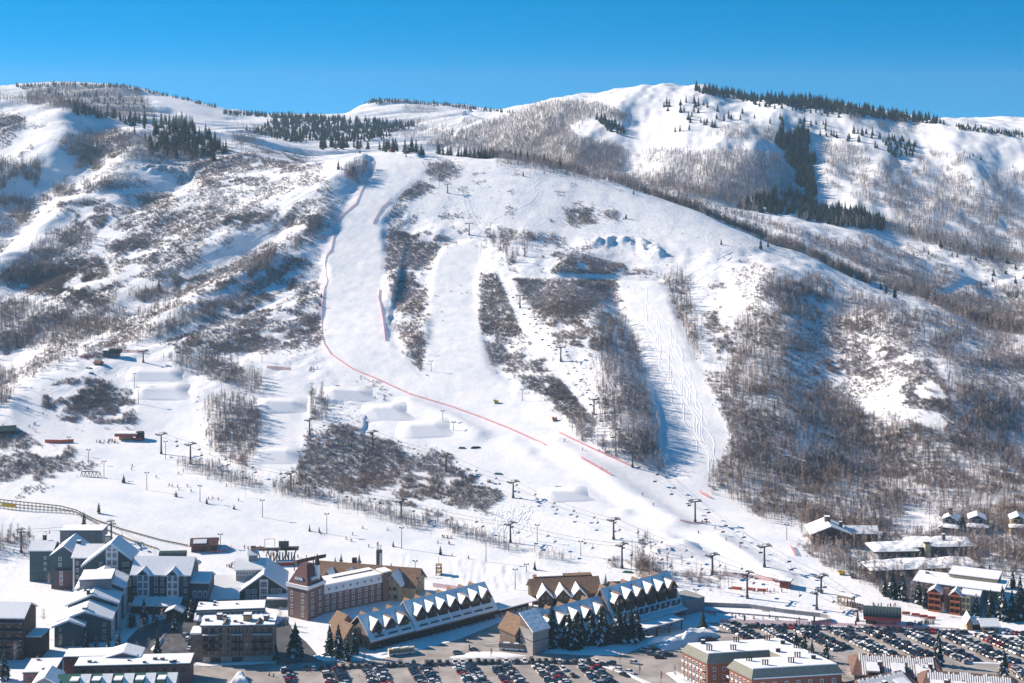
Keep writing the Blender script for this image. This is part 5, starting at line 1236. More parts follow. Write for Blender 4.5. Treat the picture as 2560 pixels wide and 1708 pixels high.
# near spruces beside the buildings: (u, v foot, height px, label)
NEAR = [(738,1640,88,"tall dark spruce at the corner of the driveway left of the left chalet"),(752,1650,50,"smaller spruce leaning on the tall driveway spruce"),
 (690,1652,50,"snow dusted bare spruce right of the stone lodge"),(824,1640,84,"slim spruce before the left chalet gable, leftmost of the group"),(846,1646,92,"snow dusted spruce before the left chalet gable, second of the group"),
 (886,1640,80,"dark spruce before the left chalet gable, third of the group"),(948,1618,60,"slim spruce at the front corner of the left chalet"),(868,1652,70,"snow dusted spruce in front of the left chalet group"),
 (1376,1622,92,"pointed spruce at the left end of the row before the right chalet"),(1380,1615,120,"tall pale tipped spruce beside the stone end of the right chalet"),(1422,1622,100,"spruce in the row before the right chalet, third from left"),(1436,1626,92,"spruce in the row before the right chalet, fourth from left"),(1452,1618,96,"spruce in the row before the right chalet, fifth from left"),
 (1480,1616,100,"snowy spruce in the middle of the row before the right chalet"),(1500,1618,108,"tallest spruce in the middle of the row before the right chalet"),(1512,1614,90,"spruce just right of the tallest one before the right chalet"),(1545,1610,108,"tall spruce right of the gap in the row before the right chalet"),(1560,1606,84,"spruce behind the tall one right of the gap"),(1578,1608,100,"snow dusted spruce second from the right end of the row"),(1592,1600,88,"spruce at the right end of the row by the canopy"),
 (360,1560,70,"dark spruce in the shade by the teal hotel street, left"),(388,1562,56,"dark spruce in the shade by the teal hotel street, middle"),(330,1568,60,"dark spruce against the hotel annex side"),(478,1550,60,"snow dusted spruce right of the hotel street"),(436,1580,52,"snow dusted spruce by the street edge below the hotel wing"),
 (215,1625,50,"spruce at the front wall of the hotel annex, left"),(240,1628,40,"small spruce at the front wall of the hotel annex, middle"),(270,1640,56,"spruce at the front corner of the hotel annex"),(296,1642,64,"snowy spruce right of the hotel annex corner"),(393,1640,70,"spruce by the kerb of the hotel street"),
 (10,1700,80,"spruce at the left picture edge below the balcony lodge"),(2346,1663,92,"big spruce among the cars of the far lot"),(2510,1712,96,"big spruce at the bottom right beside the corner condo"),(2310,1718,60,"spruce in front of the near condo at the bottom edge"),
 (1870,1712,40,"small spruce before the red brick front wall"),(1990,1625,50,"spruce behind the red brick building, left of a group"),(2010,1632,54,"spruce behind the red brick building, second of a group"),(2030,1640,46,"spruce behind the red brick building, third of a group"),(2065,1655,60,"dark spruce behind the red brick building near the condo"),
 (2212,1490,52,"spruce left of the orange condo, leftmost of the row"),(2232,1496,84,"tall blue spruce left of the orange condo"),(2256,1500,74,"spruce left of the orange condo, third of the row"),(2296,1508,60,"spruce close to the left balconies of the orange condo"),(2314,1520,62,"snow dusted spruce touching the left balconies of the orange condo"),
 (2424,1456,44,"conifer above the orange condo roof, leftmost of three"),(2448,1462,48,"conifer above the orange condo roof, middle of three"),(2474,1466,56,"conifer above the orange condo roof, rightmost of three"),(2532,1470,48,"conifer in the wood right of the orange condo"),
 (2440,1540,60,"spruce at the right end of the orange condo"),(2476,1545,76,"broad dark spruce right of the orange condo"),(2506,1550,92,"tall spruce second from the right picture edge"),(2530,1552,84,"snow dusted spruce near the right picture edge"),(2550,1550,120,"tallest dark spruce at the right picture edge"),(2346,1406,40,"dark conifer in front of the upper hillside condo"),(2406,1318,34,"conifer between two houses in the wood"),
]
for k, (u, v, hp, lab) in enumerate(NEAR):
    P = gp(u, v) if v < 1560 else G(u, v); conifer(P - Vector((0,0,.2)), hp * P.y / F * 1.02, lab, "spruces round the buildings", True)

# bare trees between the buildings
def tree_mesh(seed):
    T, mi = unit_aspen(seed, 90, .42); V = T.reshape(-1, 3); tr = np.arange(len(V)).reshape(-1, 3)
    def sub(sel, m, n2): Fs = tr[sel]; return mesh_np(n2, V[Fs.ravel()], np.arange(Fs.size).reshape(-1, 3), m)
    first = np.zeros(len(mi), bool); first[:2] = True
    return sub(~first, [M['twig']], "crown"), sub(first, [M['bark']], "trunk")
TM = [tree_mesh(300 + k) for k in range(4)]
for k, (u, v, hp, lab) in enumerate(((36,1668,62,"pale bare tree below the snowy balconies at the left edge"),(94,1706,66,"pale bare tree before the plum brick block, left end"),(450,1702,50,"bare tree at the right end of the plum brick block"),(150,1622,36,"bare tree against the dark hotel annex wall"),
    (182,1626,30,"small bare tree against the dark hotel annex wall"),(412,1628,40,"bare tree by the hotel street kerb"),(446,1512,60,"pale bare tree before the hotel wing right end"),(426,1640,46,"bare tree between hotel street and stone lodge"),(1530,1616,70,"bare tree in the gap of the spruce row before the right chalet"),
    (1395,1618,54,"bare tree right of the stone chalet end"),(1715,1540,32,"bare tree right of the garage block"),(2025,1652,40,"tan bare tree behind the red brick building, left"),(2048,1668,44,"tan bare tree behind the red brick building, middle"),(2080,1690,50,"tan bare tree between red brick building and ribbed condo"),
    (2110,1702,44,"tan bare tree before the ribbed condo corner"),(1690,1700,40,"dense bare tree on the snow corner before the red brick front"),(1700,1692,44,"bare tree close to the red brick balconies"),(2272,1516,70,"tall pale bare tree in the spruce row left of the orange condo"),(2356,1540,34,"small bare tree between the two orange balcony stacks"),
    (1990,1660,46,"bare tree at the back wall of the red brick building"),(640,1655,50,"bare snow dusted tree before the stone lodge right end"),(1195,1612,30,"small bare tree on the plaza edge"),(2290,1712,60,"bare tree before the near condo"),(2240,1712,52,"bare tree at the bottom edge left of near condo"),(300,1600,44,"bare tree beside the pale side wall of the hotel annex"),(318,1580,40,"slim bare tree in the shade right of the hotel annex"),(352,1592,46,"bare tree in the middle of the shaded hotel court"),(404,1570,50,"bare tree by the porch canopy of the hotel wing"),(372,1640,44,"bare tree behind the gabled part of the plum brick block"),(340,1636,34,"small bare tree behind the plum brick block"),(462,1660,40,"bare tree at the street mouth by the stone lodge"),(700,1560,44,"bare tree left of the brick hotel tower foot"),(715,1575,36,"small bare tree before the brick hotel tower"),(60,1590,50,"bare tree on the snow left of the hotel annex"),(110,1560,40,"bare tree on the bank behind the balcony lodge"),(120,1470,40,"bare tree at the foot of the left hotel block"))):
    P = gp(u, v) if v < 1545 else G(u, v); h = hp*P.y/F
    e = tag(link("bare_tree", None, None, P, k*1.7), lab, "bare tree", "bare trees between the buildings"); e.scale = (h*.95, h*.95, h)
    link("crown", TM[k % 4][0], e); link("trunk", TM[k % 4][1], e)
# ------------------------------------------------------------------ chair lifts
M['galv'] = mat("galvanised steel", (0.20, 0.21, 0.23), 0.5, metallic=0.2)
M['towerdk'] = mat("dark tower steel", (0.075, 0.08, 0.09), 0.6)
M['netred'] = mat("red safety net", (0.66, 0.20, 0.21), 0.9)
M['netpink'] = mat("faded pink net", (0.70, 0.30, 0.32), 0.9)
M['netorange'] = mat("orange safety pad", (0.80, 0.16, 0.07), 0.8)
def netting(m, a):
    nt = m.node_tree; o = [n for n in nt.nodes if n.type == 'OUTPUT_MATERIAL'][0]; b = nt.nodes["Principled BSDF"]
    b.inputs["Alpha"].default_value = a
netting(M['netred'], .42); netting(M['netpink'], .42)
M['netgrey'] = mat("grey fence fabric", (0.30, 0.30, 0.32), 0.9)
M['rubber'] = mat("tyre rubber", (0.02, 0.02, 0.022), 0.8)
def tower_parts(h, arm=3.2):
    a = MB(); a.bar((0, 0, -1), (0, 0, h), .62, M['towerdk'], 8, .42); a.bar((0, 0, -1), (0, 0, 1.4), .85, M['towerdk'], 8)
    b = MB(); b.box(-arm, arm, -.28, .28, h - .3, h + .25, M['towerdk']); b.box(-arm*.45, arm*.45, -.16, .16, h + 1.2, h + 1.4, M['towerdk'])
    for x in (-arm*.45, arm*.45): b.box(x - .1, x + .1, -.1, .1, h + .25, h + 1.3, M['towerdk'])
    c = []
    for s in (-1, 1):
        k = MB(); k.box(s*arm - .16, s*arm + .16, -2.3, 2.3, h + .3, h + .55, M['towerdk'])
        for y in (-1.9, -.95, 0, .95, 1.9): k.bar((s*arm - .2, y, h + .25), (s*arm + .2, y, h + .25), .34, M['dark'], 8)
        k.box(s*arm - .45, s*arm + .45, -1.6, 1.6, h + .95, h + 1.02, M['galv']); c.append(k)
    return a, b, c
b = MB(); b.bar((0, 0, 0), (0, 0, -2.2), .07, M['towerdk'], 5); b.box(-1.15, 1.15, -.1, .45, -2.75, -2.6, M['towerdk']); b.box(-1.15, 1.15, .42, .52, -2.7, -1.9, M['towerdk'])
b.bar((-1.15, 0, -2.2), (1.15, 0, -2.2), .07, M['towerdk'], 5)
for s in (-1.12, 1.12): b.bar((s, .2, -2.7), (s, 0, -2.2), .06, M['towerdk'], 5)
CHAIR = b.mesh("lift_chair")
LIFTS = [
 ("long summit lift", [(1015,393,30),(1119,483,24),(1173,588,31),(1300,770,33),(1402,903,37),(1485,1037,42),(1581,1168,40),(1738,1305,55),(1911,1418,55),(2053,1483,44)], 22, .30, (2125,1500,14)),
 ("terrain park lift", [(774,1088,40),(932,1124,46),(1115,1180,44),(1283,1245,42),(1534,1349,52),(1781,1436,50)], 18, .0, (1960,1465,14)),
 ("beginner lift", [(403,1135,52),(476,1160,52),(727,1228,48),(1003,1294,44),(1276,1357,50),(1555,1421,62),(1868,1496,65),(2042,1526,48),(2144,1552,28)], 24, .0, None),
 ("village lift", [(53,1382,58),(278,1350,45)], 30, .0, (390,1395,18)),
 ("knob lift", [(358,906,30)], 30, .0, None),
]
WHERE = ["at the top of", "second from the top of", "third from the top of", "fourth from the top of", "fifth from the top of", "sixth from the top of", "seventh from the top of", "eighth from the top of", "ninth from the top of", "at the foot of"]
for nm, pts, sp, start, end in LIFTS:
    base = [gp(u, v) if v < 1500 else G(u, v) for u, v, h in pts]; tops = [q.z + h*q.y/F*.93 for q, (u, v, h) in zip(base, pts)]
    dirs = []
    for i in range(len(base)):
        a = base[max(0, i-1)]; c = base[min(len(base)-1, i+1)]; d = c - a
        dirs.append(math.atan2(d.y, d.x) if d.length > .1 else -.9)
    arms = []
    for i, (q, z) in enumerate(zip(base, tops)):
        rz = dirs[i] - math.pi/2; h = z - q.z; pa, pb, pc = tower_parts(h)
        e = tag(link("lift_tower", None, None, q, rz), "dark steel lift tower, %s the %s" % (WHERE[i] if len(base) > 1 else "on", nm), "lift tower", "towers of the " + nm)
        pa.build("pole", e); pb.build("crossarm", e)
        for k in pc: k.build("sheave_train", e)
        R = Matrix.Rotation(rz, 3, 'Z'); arms.append([q + R @ Vector((s*3.2, 0, h + .05)) for s in (-1, 1)])
    if end:
        q = gp(end[0], end[1]) if end[1] < 1500 else G(end[0], end[1]); t = Vector((math.cos(dirs[-1] - math.pi/2), math.sin(dirs[-1] - math.pi/2), 0))
        arms.append([q + Vector((0, 0, end[2]*q.y/F)) + t*s*2.4 for s in (-1, 1)])
    if len(arms) < 2: continue
    nch = 0
    for s in (0, 1):
        b = MB(); line = []
        for a, c in zip(arms[:-1], arms[1:]):
            L = (c[s] - a[s]).length; n = max(4, int(L/10)); sag = L*L/1600.0
            for i in range(n):
                t = i/n; p = a[s].lerp(c[s], t); p.z -= 4*sag*t*(1-t)*.5; line.append(p)
        line.append(arms[-1][s])
        for p, q in zip(line[:-1], line[1:]): b.bar(p, q, .07, M['towerdk'], 4)
        tag(b.build("lift_cable"), "thin haul cable of the %s, %s side" % (nm, "uphill bound" if s else "downhill bound"), "cable")
        acc = sp*.5 + s*sp*.4; tot = 0; full = sum((q-p).length for p, q in zip(line[:-1], line[1:]))
        for p, q in zip(line[:-1], line[1:]):
            L = (q - p).length
            while acc < L:
                if tot + acc > start*full:
                    o = link("lift_chair", CHAIR, None, p.lerp(q, acc/L), dirs[min(len(dirs)-1, 1)] - math.pi/2)
                    tag(o, "dark chair hanging from the cable of the %s" % nm, "lift chair", "chairs of the " + nm)
                acc += sp
            acc -= L; tot += L
# light poles of the night runs
POLES = [(260,1194,40),(367,1225,43),(500,1255,40),(656,1294,43),(817,1335,50),(1004,1372,52),(1215,1405,53),(1038,1439,36),(1288,1474,50),(1316,1431,20),(551,1367,31),(221,1158,33),(172,1133,40),(414,1148,44),(346,1010,42),(336,970,36),(517,883,26),(655,905,20),(443,905,24),(1047,886,27),(1078,929,26),(879,1127,42),(1134,1078,22),(1107,1058,30),(1306,1002,28),(748,1165,36),(780,985,25),(1967,1350,38),(1343,1354,41),(1452,1390,36),(1740,1503,28),(1098,464,40),(1645,1425,40),(1225,905,22)]
PLACE = ["on the nursery slope by a small conifer", "on the nursery slope, second from left", "on the nursery slope, third from left", "on the nursery slope, fourth from left", "on the nursery slope beside two small conifers", "at the mid nursery slope above the steel tower", "above the rutted bank", "left of the rutted bank", "behind the plaza between the chalets", "short one on the slope right of the rutted bank", "beside the red fenced ring", "in the brush left of the terrain park", "by the orange fence at the left", "right of the red lift station", "beside the left park run, lower", "beside the left park run, upper", "above the wooded bank at left", "behind the red fence at the mid left", "above the left park run", "beside the second run, upper", "beside the second run at its lower corner", "in the brush below the jumps", "right of the last jump, lower", "right of the last jump, upper", "at the edge of the second run near a snow gun", "in the brush left of the lower jump", "left of the upper jump", "in front of the gabled house", "over the churned snow", "in the hedge of the nursery slope", "behind the right chalet end", "beside the thicket near the summit", "in the thicket right of the lower jump", "in the brush right of the second run"]
for (u, v, h), w_ in zip(POLES, PLACE):
    q = gp(u, v); H = h*q.y/F
    e = tag(link("light_pole", None, None, q, random.uniform(-.4, .4)), "tall ski run light pole " + w_, "light pole", "light poles of the runs")
    b = MB(); b.bar((0, 0, -1), (0, 0, H), .22, M['towerdk'], 6, .15); b.build("pole", e)
    b = MB(); b.box(-1.2, 1.2, -.12, .12, H - .25, H - .05, M['towerdk']); b.build("crossarm", e)
    for s in (-1, 1):
        b = MB(); b.box(s*1.0 - .4, s*1.0 + .4, -.35, .35, H - .05, H + .4, M['towerdk']); b.build("lamp", e)
# ------------------------------------------------------------------ safety nets
def net(pts, h, m, label, step=14, cat="safety net", posts=True, lean=0.0):
    P = []
    for (a, c) in zip(pts[:-1], pts[1:]):
        n = max(2, int(math.hypot(c[0]-a[0], c[1]-a[1]) / 6))
        for i in range(n): P.append((a[0] + (c[0]-a[0])*i/n, a[1] + (c[1]-a[1])*i/n))
    P.append(pts[-1]); W_ = [gp(*p) for p in P]
    e = tag(link("safety_net" if cat == "safety net" else "fence", None, None, W_[0]), label, cat)
    o = W_[0]; b = MB(); n = len(W_); vs = []
    for q in W_:
        r = q - o; vs += [(r.x, r.y - .04, r.z - .3), (r.x, r.y - .04, r.z + h), (r.x, r.y + .04, r.z + h), (r.x, r.y + .04, r.z - .3)]
    fs = []
    for i in range(n-1):
        for k in range(4): fs.append((4*i + k, 4*i + (k+1) % 4, 4*i + 4 + (k+1) % 4, 4*i + 4 + k))
    b.add(vs, fs, m); b.build("netting" if cat == "safety net" else "panel", e)
    if posts:
        acc = 0; ps = []
        for p, q in zip(W_[:-1], W_[1:]):
            acc += (q - p).length
            if acc >= step: ps.append(q - o); acc = 0
        pm = MB(); pm.bar((0, 0, -.3), (0, 0, h + .35), .09, M['netred' if m != M['netgrey'] else 'dark'], 5); pm = pm.mesh("post")
        for r in ps[:60]: link("post", pm, e, r)
    return e
net([(935,402),(925,440),(905,475),(890,510),(855,540),(835,562),(838,582),(832,602),(828,626),(816,640),(812,660),(815,690),(818,705),(810,725),(806,760),(804,800),(804,838),(810,862),(826,886),(882,924),(951,953),(1025,987),(1128,1018),(1203,1045),(1281,1076),(1366,1115)], 1.2, M['netpink'], "long red safety net along the left edge of the main run and across its foot", 28)
net([(975,503),(955,520),(940,545),(932,560)], 1.5, M['netpink'], "short pink net at the upper right edge of the main run", 20)
net([(949,725),(946,745),(952,770),(957,800),(961,830),(963,852)], 1.5, M['netred'], "red net at the middle right edge of the main run", 20)
net([(1397,1083),(1493,1129),(1581,1168)], 1.3, M['netpink'], "red net along the foot of the shaded aspen spur", 16)
net([(1452,1146),(1527,1189)], 1.8, M['netpink'], "pale pink net in the middle of the lower main run", 16)
net([(1748,1232),(1775,1247)], 2.0, M['netpink'], "tiny pink net at the foot of the third run", 10)
net([(667,921),(728,926)], 2.0, M['netred'], "red net across the top of the middle park run", 10)
net([(112,1107),(150,1108),(184,1106)], 2.2, M['netorange'], "orange net on the snow at the far left", 8)
net([(293,881),(330,882),(366,882)], 2.0, M['netred'], "red net beside the upper left lift station", 8)
net([(197,895),(236,895)], 1.8, M['netred'], "red net behind the brush left of the upper left lift station", 8)
net([(1082,1468),(1130,1474),(1224,1489)], 2.2, M['netpink'], "long pink net behind the left chalet roof", 8)
net([(1690,1510),(1742,1514)], 2.0, M['netpink'], "pink net right of the right chalet end", 8)
net([(1742,1515),(1870,1520),(1960,1533),(2050,1543),(2070,1548),(2078,1557),(2030,1564)], 2.0, M['netgrey'], "grey fabric fence zigzagging over the snow beside the far lot", 9, "fence")
net([(1690,1528),(1800,1532),(1960,1545),(2020,1552)], .7, M['netgrey'], "low grey rope fence below the zigzag fabric fence", 12, "fence")
net([(1800,1556),(1900,1560),(2000,1562),(2123,1568),(2260,1573),(2398,1580)], 1.8, M['netpink'], "long pink net between the far lot and the snow", 8)
net([(1765,1532),(1790,1540)], 1.8, M['netred'], "short red net above the snow heap", 6)
net([(1806,1437),(1880,1446),(1970,1461)], 2.0, M['netpink'], "pink net leading to the red lift hut", 8)
for a, c, w_ in (((1828,1473),(1855,1475),"left"), ((1866,1475),(1889,1477),"middle"), ((1893,1478),(1916,1479),"right, before the red hut")):
    net([a, c], 1.4, M['netorange'], "orange padded fence panel below the red lift hut, " + w_, 50, posts=False)
net([(1976,1367),(1988,1390)], 2.0, M['netred'], "red net hanging down the slope near the gabled house", 10)
net([(512,1380),(540,1383),(572,1377),(578,1369)], 1.2, M['netred'], "red curved net beside the maroon shed", 8)
net([(1700,1302),(1735,1309),(1775,1306)], .9, M['netred'], "red net around a tower foot at the lower third run", 8)
net([(1905,1528),(1925,1530)], .4, M['netgrey'], "short dark mat on snow left of the zigzag fence", 50, "fence", posts=False)
for u, v, w_ in ((2265,1537,"leftmost"),(2289,1541,"second from left"),(2309,1545,"third from left"),(2329,1549,"rightmost")):
    q = gp(u, v); b = MB(); b.box(-1.9, 1.9, -.3, .3, .3, 1.5, M['red']); b.bar((-1.8, 0, -.3), (-1.8, 0, .4), .1, M['dark']); b.bar((1.8, 0, -.3), (1.8, 0, .4), .1, M['dark'])
    tag(b.build("crowd_barrier", None, q, -.12), "red lane barrier beside the lift queue, %s of four" % w_, "barrier", "red lane barriers at the lift queue")
# ------------------------------------------------------------------ lift stations, huts
def barrel_station(name, uvL, uvR, label, depth, h0, r, roofm, basem, slats=10, pixz=True):
    e, L = gp_place(name, uvL, uvR, label, "lift station")
    n = 10; pr = [(depth/2 - math.cos(math.pi*i/n)*depth/2, h0 + math.sin(math.pi*i/n)*r) for i in range(n+1)]
    b = MB(); b.xprof(pr + [(depth - .3, h0), (.3, h0)][::1], 0, L, roofm); b.build("roof", e)
    b = MB(); b.xprof([(y, z + .02) for y, z in pr], -.35, 0, M['maroon']); b.xprof([(y, z + .02) for y, z in pr], L, L + .35, M['maroon']); b.build("end_wall", e)
    for x in span(0, L, slats):
        b = MB()
        for k in range(1, 4):
            y0, z0 = pr[k]; y1, z1 = pr[k+1]; b.add([(x - .35, y0 - .06, z0 + .06), (x + .35, y0 - .06, z0 + .06), (x + .35, y1 - .06, z1 + .06), (x - .35, y1 - .06, z1 + .06)], [(0,1,2,3)], M['steel'])
        b.build("skylight", e)
    b = MB(); b.box(-.2, L + .2, -.15, depth + .1, h0 - 1.6, h0, basem); b.build("fascia", e)
    for x in (L*.15, L*.82):
        b = MB(); b.box(x - .7, x + .7, depth*.35, depth*.65, -1, h0 - 1.6, M['conc']); b.build("support", e)
    b = MB(); b.box(L*.05, L*.35, depth*.2, depth*.8, -1, 2.4, M['dark']); b.build("engine_room", e)
    return e
barrel_station("lift_station", (2160,1562), (2252,1568), "red lift station with arched green glazed roof beside the skier queue", 9, 4.4, 3.6, M['dkgreen'], M['red'], 11)
barrel_station("lift_station", (398,1408), (462,1406), "lift station with arched striped green roof above the hotel wing", 7, 3.2, 2.6, M['dkgreen'], M['red'], 10)
e, L = gp_place("lift_station", (290,1101), (356,1103), "red roofed lift station with snow on top at the end of the beginner lift", "lift station")
walls(e, L*.1, L*.55, 1, 6, 3.0, M['wood']); b = MB(); b.box(-1, L*.8, 0, 7, 3.2, 5.0, M['red']); b.box(-1, L*.8, 0, 7, 5.0, 5.5, M['roofsnow']); b.build("roof", e)
b = MB(); b.prism([(L*.86 + 3*math.cos(a), 3.5 + 3*math.sin(a)) for a in np.linspace(0, 6.283, 13)[:-1]], -1, 5.8, M['dark']); b.build("engine_house", e); b = MB(); b.box(L*.7, L*1.0, -.2, .0, .5, 2.5, M['red']); b.build("end_panel", e)
e, L = gp_place("shed", (478,1381), (542,1378), "maroon shed with snow dusted low gabled roof beside a red fence ring", "shed")
house(e, 0, L, 0, 9, 4.0, 2.4, 'x', M['maroon'], M['maroon']); b = MB(); b.xprof([(.3, 4.75), (3.4, 6.2), (3.4, 6.5), (.3, 5.1)], 1, L*.6, M['roofsnow']); b.build("roof_snow", e); winrow(e, [L*.7], 0, [1.8], 3, 1.8, 'd')
e, L = gp_place("lift_hut", (1949,1470), (1974,1473), "small red lift hut with snowy flat roof", "hut")
walls(e, 0, L, 0, 4, 3.8, M['red']); flatroof(e, 0, L, 0, 4, 3.8, M['roofsnow'], ov=.9); winrow(e, [L*.3, L*.7], 0, [2.2], 1.4, 1.2, 'd')
e, L = gp_place("ticket_hut", (2418,1576), (2448,1577), "wooden hut with steep snowy gable at the far end of the far lot", "hut")
house(e, 0, L*.45, 0, 8, 4.2, 2.2, 'y', M['wood'], M['roofsnow']); walls(e, L*.46, L, 1.5, 8, 3.4, M['timber']); gable(e, L*.46, L, 1.5, 8, 3.4, 1.6, 'x', M['roofsnow']); chimney(e, L*.3, 5, 5.4, .7, 2.4, M['dark'], False)
e, L = gp_place("ticket_hut", (2456,1582), (2497,1582), "low shed with snow roof, right of the wooden hut", "hut")
house(e, 0, L, 0, 8, 3.4, 2.0, 'x', M['wood'], M['roofsnow']); winrow(e, [L*.25, L*.6], 0, [1.7], 1.6, 1.4, 'd')
e, L = gp_place("lift_station", (258,893), (300,895), "blue grey top station of the knob lift with dark machine housing", "lift station")
b = MB(); b.box(0, 5, 0, 4, -1, 5.5, M['teal']); b.box(4.5, L, -.5, 4.5, 3.6, 6.6, M['dark']); b.box(5, L - 1, 1, 3, -1, 3.6, M['steel']); b.build("housing", e); b = MB(); b.box(-.4, 5.4, -.4, 4.4, 5.5, 6.0, M['roofsnow']); b.build("roof", e)
e, L = gp_place("patrol_hut", (236,914), (250,914), "tiny brown hut among green park boxes on the left knob", "hut"); house(e, 0, L, 0, 3, 2.4, 1.2, 'x', M['timber'], M['maroon'])
e, L = gp_place("summit_hut", (852,368), (864,368), "small hut with bright red roof among the summit conifers", "hut"); house(e, 0, L, 0, 5, 3.0, 1.6, 'x', M['wood'], M['netorange'])
e, L = gp_place("summit_station", (972,379), (984,379), "tiny red station at the top of the main run", "hut"); house(e, 0, L, 0, 4, 2.2, 1.2, 'x', M['red'], M['netred'])
e, L = gp_place("guard_hut", (0,1090), (38,1086), "dark building with dark roof in the brush at the left edge", "hut"); house(e, -3, L, 0, 9, 3.4, 2.2, 'x', M['timber'], M['dkgreen'])
# open framed station and steel lattice (centre left)
e, L = gp_place("lift_station", (640,1414), (740,1412), "open timber lift station on splayed legs behind the green lodge", "lift station")
b = MB(); b.box(-2, L + 1, 2, 7, 7.6, 8.5, M['timber']); b.box(L*.2, L*.6, 3, 6, 8.5, 9.1, M['roofsnow']); b.build("deck", e)
for x in (L*.15, L*.4, L*.62, L*.85):
    b = MB(); b.bar((x, 2.5, -1), (x - 3, 4.5, 7.6), .32, M['timber'], 5); b.bar((x, 6.5, -1), (x + 3, 4.5, 7.6), .32, M['timber'], 5); b.build("leg", e)
b = MB()
for x in np.arange(L*.35, L*.95, 1.6): b.box(x - .25, x + .25, 3, 5.5, 1.5, 5.8, M['steel'])
b.build("parked_chairs", e)
b = MB()
for x in (L*.2, L*.45, L*.7): b.bar((x, 4, 8.5), (x, 4, 13.5), .14, M['towerdk'], 5)
b.bar((L*.2, 4, 13.4), (L*.45, 4, 13.4), .12, M['towerdk'], 5); b.box(L*.55, L*.8, 3.5, 5, 9, 12, M['towerdk']); b.build("mast", e)
b = MB(); b.box(L*.55, L*.95, -1, 2, -1, 2.2, M['red']); b.box(L*.53, L*.97, -1.2, 2.2, 2.2, 2.6, M['roofsnow']); b.build("ramp_hut", e)
e, L = gp_place("conveyor_deck", (742,1432), (815,1412), "inclined timber deck with railing right of the open lift station", "deck")
b = MB(); b.xprof([(0, 5.0), (4, 5.0), (4, 5.7), (0, 5.7)], 0, L, M['timber']); b.box(0, L, -.1, 0, 5.7, 6.9, M['timber'])
for x in (1, L*.35, L*.7): b.bar((x, 0, -2), (x, 0, 5), .3, M['timber'], 5); b.bar((x, 4, -2), (x, 4, 5), .3, M['timber'], 5)
b.build("deck", e)
q = gp(948, 1432); e = tag(link("steel_tower", None, None, q), "tall dark faceted steel tower with white panel and spiked top on the nursery slope", "tower"); H = 78*q.y/F
b = MB(); b.prism([(-1.5, -1.3), (.2, -1.8), (1.5, -1.1), (1.5, 1.4), (-1.5, 1.4)], -1, H*.72, M['towerdk']); b.build("shaft", e)
b = MB(); b.box(.35, 1.4, -1.95, -1.75, 2, H*.66, M['white']); b.build("panel", e)
for x, t in ((-1.1, .95), (-.2, 1.02), (.9, .9)): b = MB(); b.bar((x, 0, H*.7), (x, 0, H*t), .3, M['towerdk'], 6, .08); b.build("spike", e)
q = gp(1097, 1436); e = tag(link("lookout", None, None, q), "small brown timber lookout tower with mast left of the rutted bank", "tower")
b = MB()
for x in (-1.5, 1.5):
    for y in (-1.5, 1.5): b.bar((x, y, -1), (x*.7, y*.7, 5), .25, M['timber'], 5)
for z in (1.2, 3.0, 5.0): b.box(-1.7, 1.7, -1.7, 1.7, z, z + .3, M['wood'])
b.bar((0, 0, 5), (0, 0, 9.5), .1, M['dark'], 5); b.build("frame", e)
# black trestle rack by the left brush
e, L = gp_place("trestle", (200,1191), (254,1194), "black timber trestle standing below the left brush", "trestle")
b = MB(); b.box(1, L - 2, .0, 1.0, 3.4, 3.8, M['dark'])
for x in span(0, L, 6): b.bar((x - 1.2, 0, -.5), (x, 0, 3.6), .18, M['dark'], 4); b.bar((x + 1.2, 0, -.5), (x, 0, 3.6), .18, M['dark'], 4)
b.build("frame", e)
# wooden lift base at the foot of the summit lift
e, L = gp_place("lift_station", (2090,1513), (2152,1528), "open brown bottom station of the summit lift with parked chairs", "lift station")
b = MB(); b.box(0, L*.6, 1, 5, 4.6, 5.6, M['wood']); b.box(0, L*.62, .8, 5.2, 5.6, 6.0, M['roofsnow']); b.build("roof", e)
b = MB()
for x in (.5, L*.3, L*.58): b.bar((x, 1.4, -1), (x, 1.4, 4.6), .3, M['wood'], 5); b.bar((x, 4.6, -1), (x, 4.6, 4.6), .3, M['wood'], 5)
for x in np.arange(L*.4, L, 1.3): b.box(x - .3, x + .3, 1.5, 2.6, .8, 3.2, M['brickb'])
b.build("frame", e)
for u, v, m, lab in ((2105,1437,'yellow',"yellow snow gun cart at the wood edge near the finish"), (1241,1008,'yellow',"yellow snow gun at the edge of the second run"), (1387,1052,'orange',"orange snow gun beside the shaded spur"), (2134,1445,'steel',"small grey red cabinet right of the yellow cart")):
    q = gp(u, v); b = MB(); b.box(-1.5, 1.5, -.9, .9, .3, 1.9, M[m]); b.bar((-1.9, 0, 1.6), (-.6, 0, 2.2), .7, M[m], 8, .5); b.bar((1, -1, .2), (1, 1, .2), .4, M['rubber']); b.bar((-1, -1, .2), (-1, 1, .2), .4, M['rubber'])
    tag(b.build("snow_gun", None, q), lab, "snow gun")
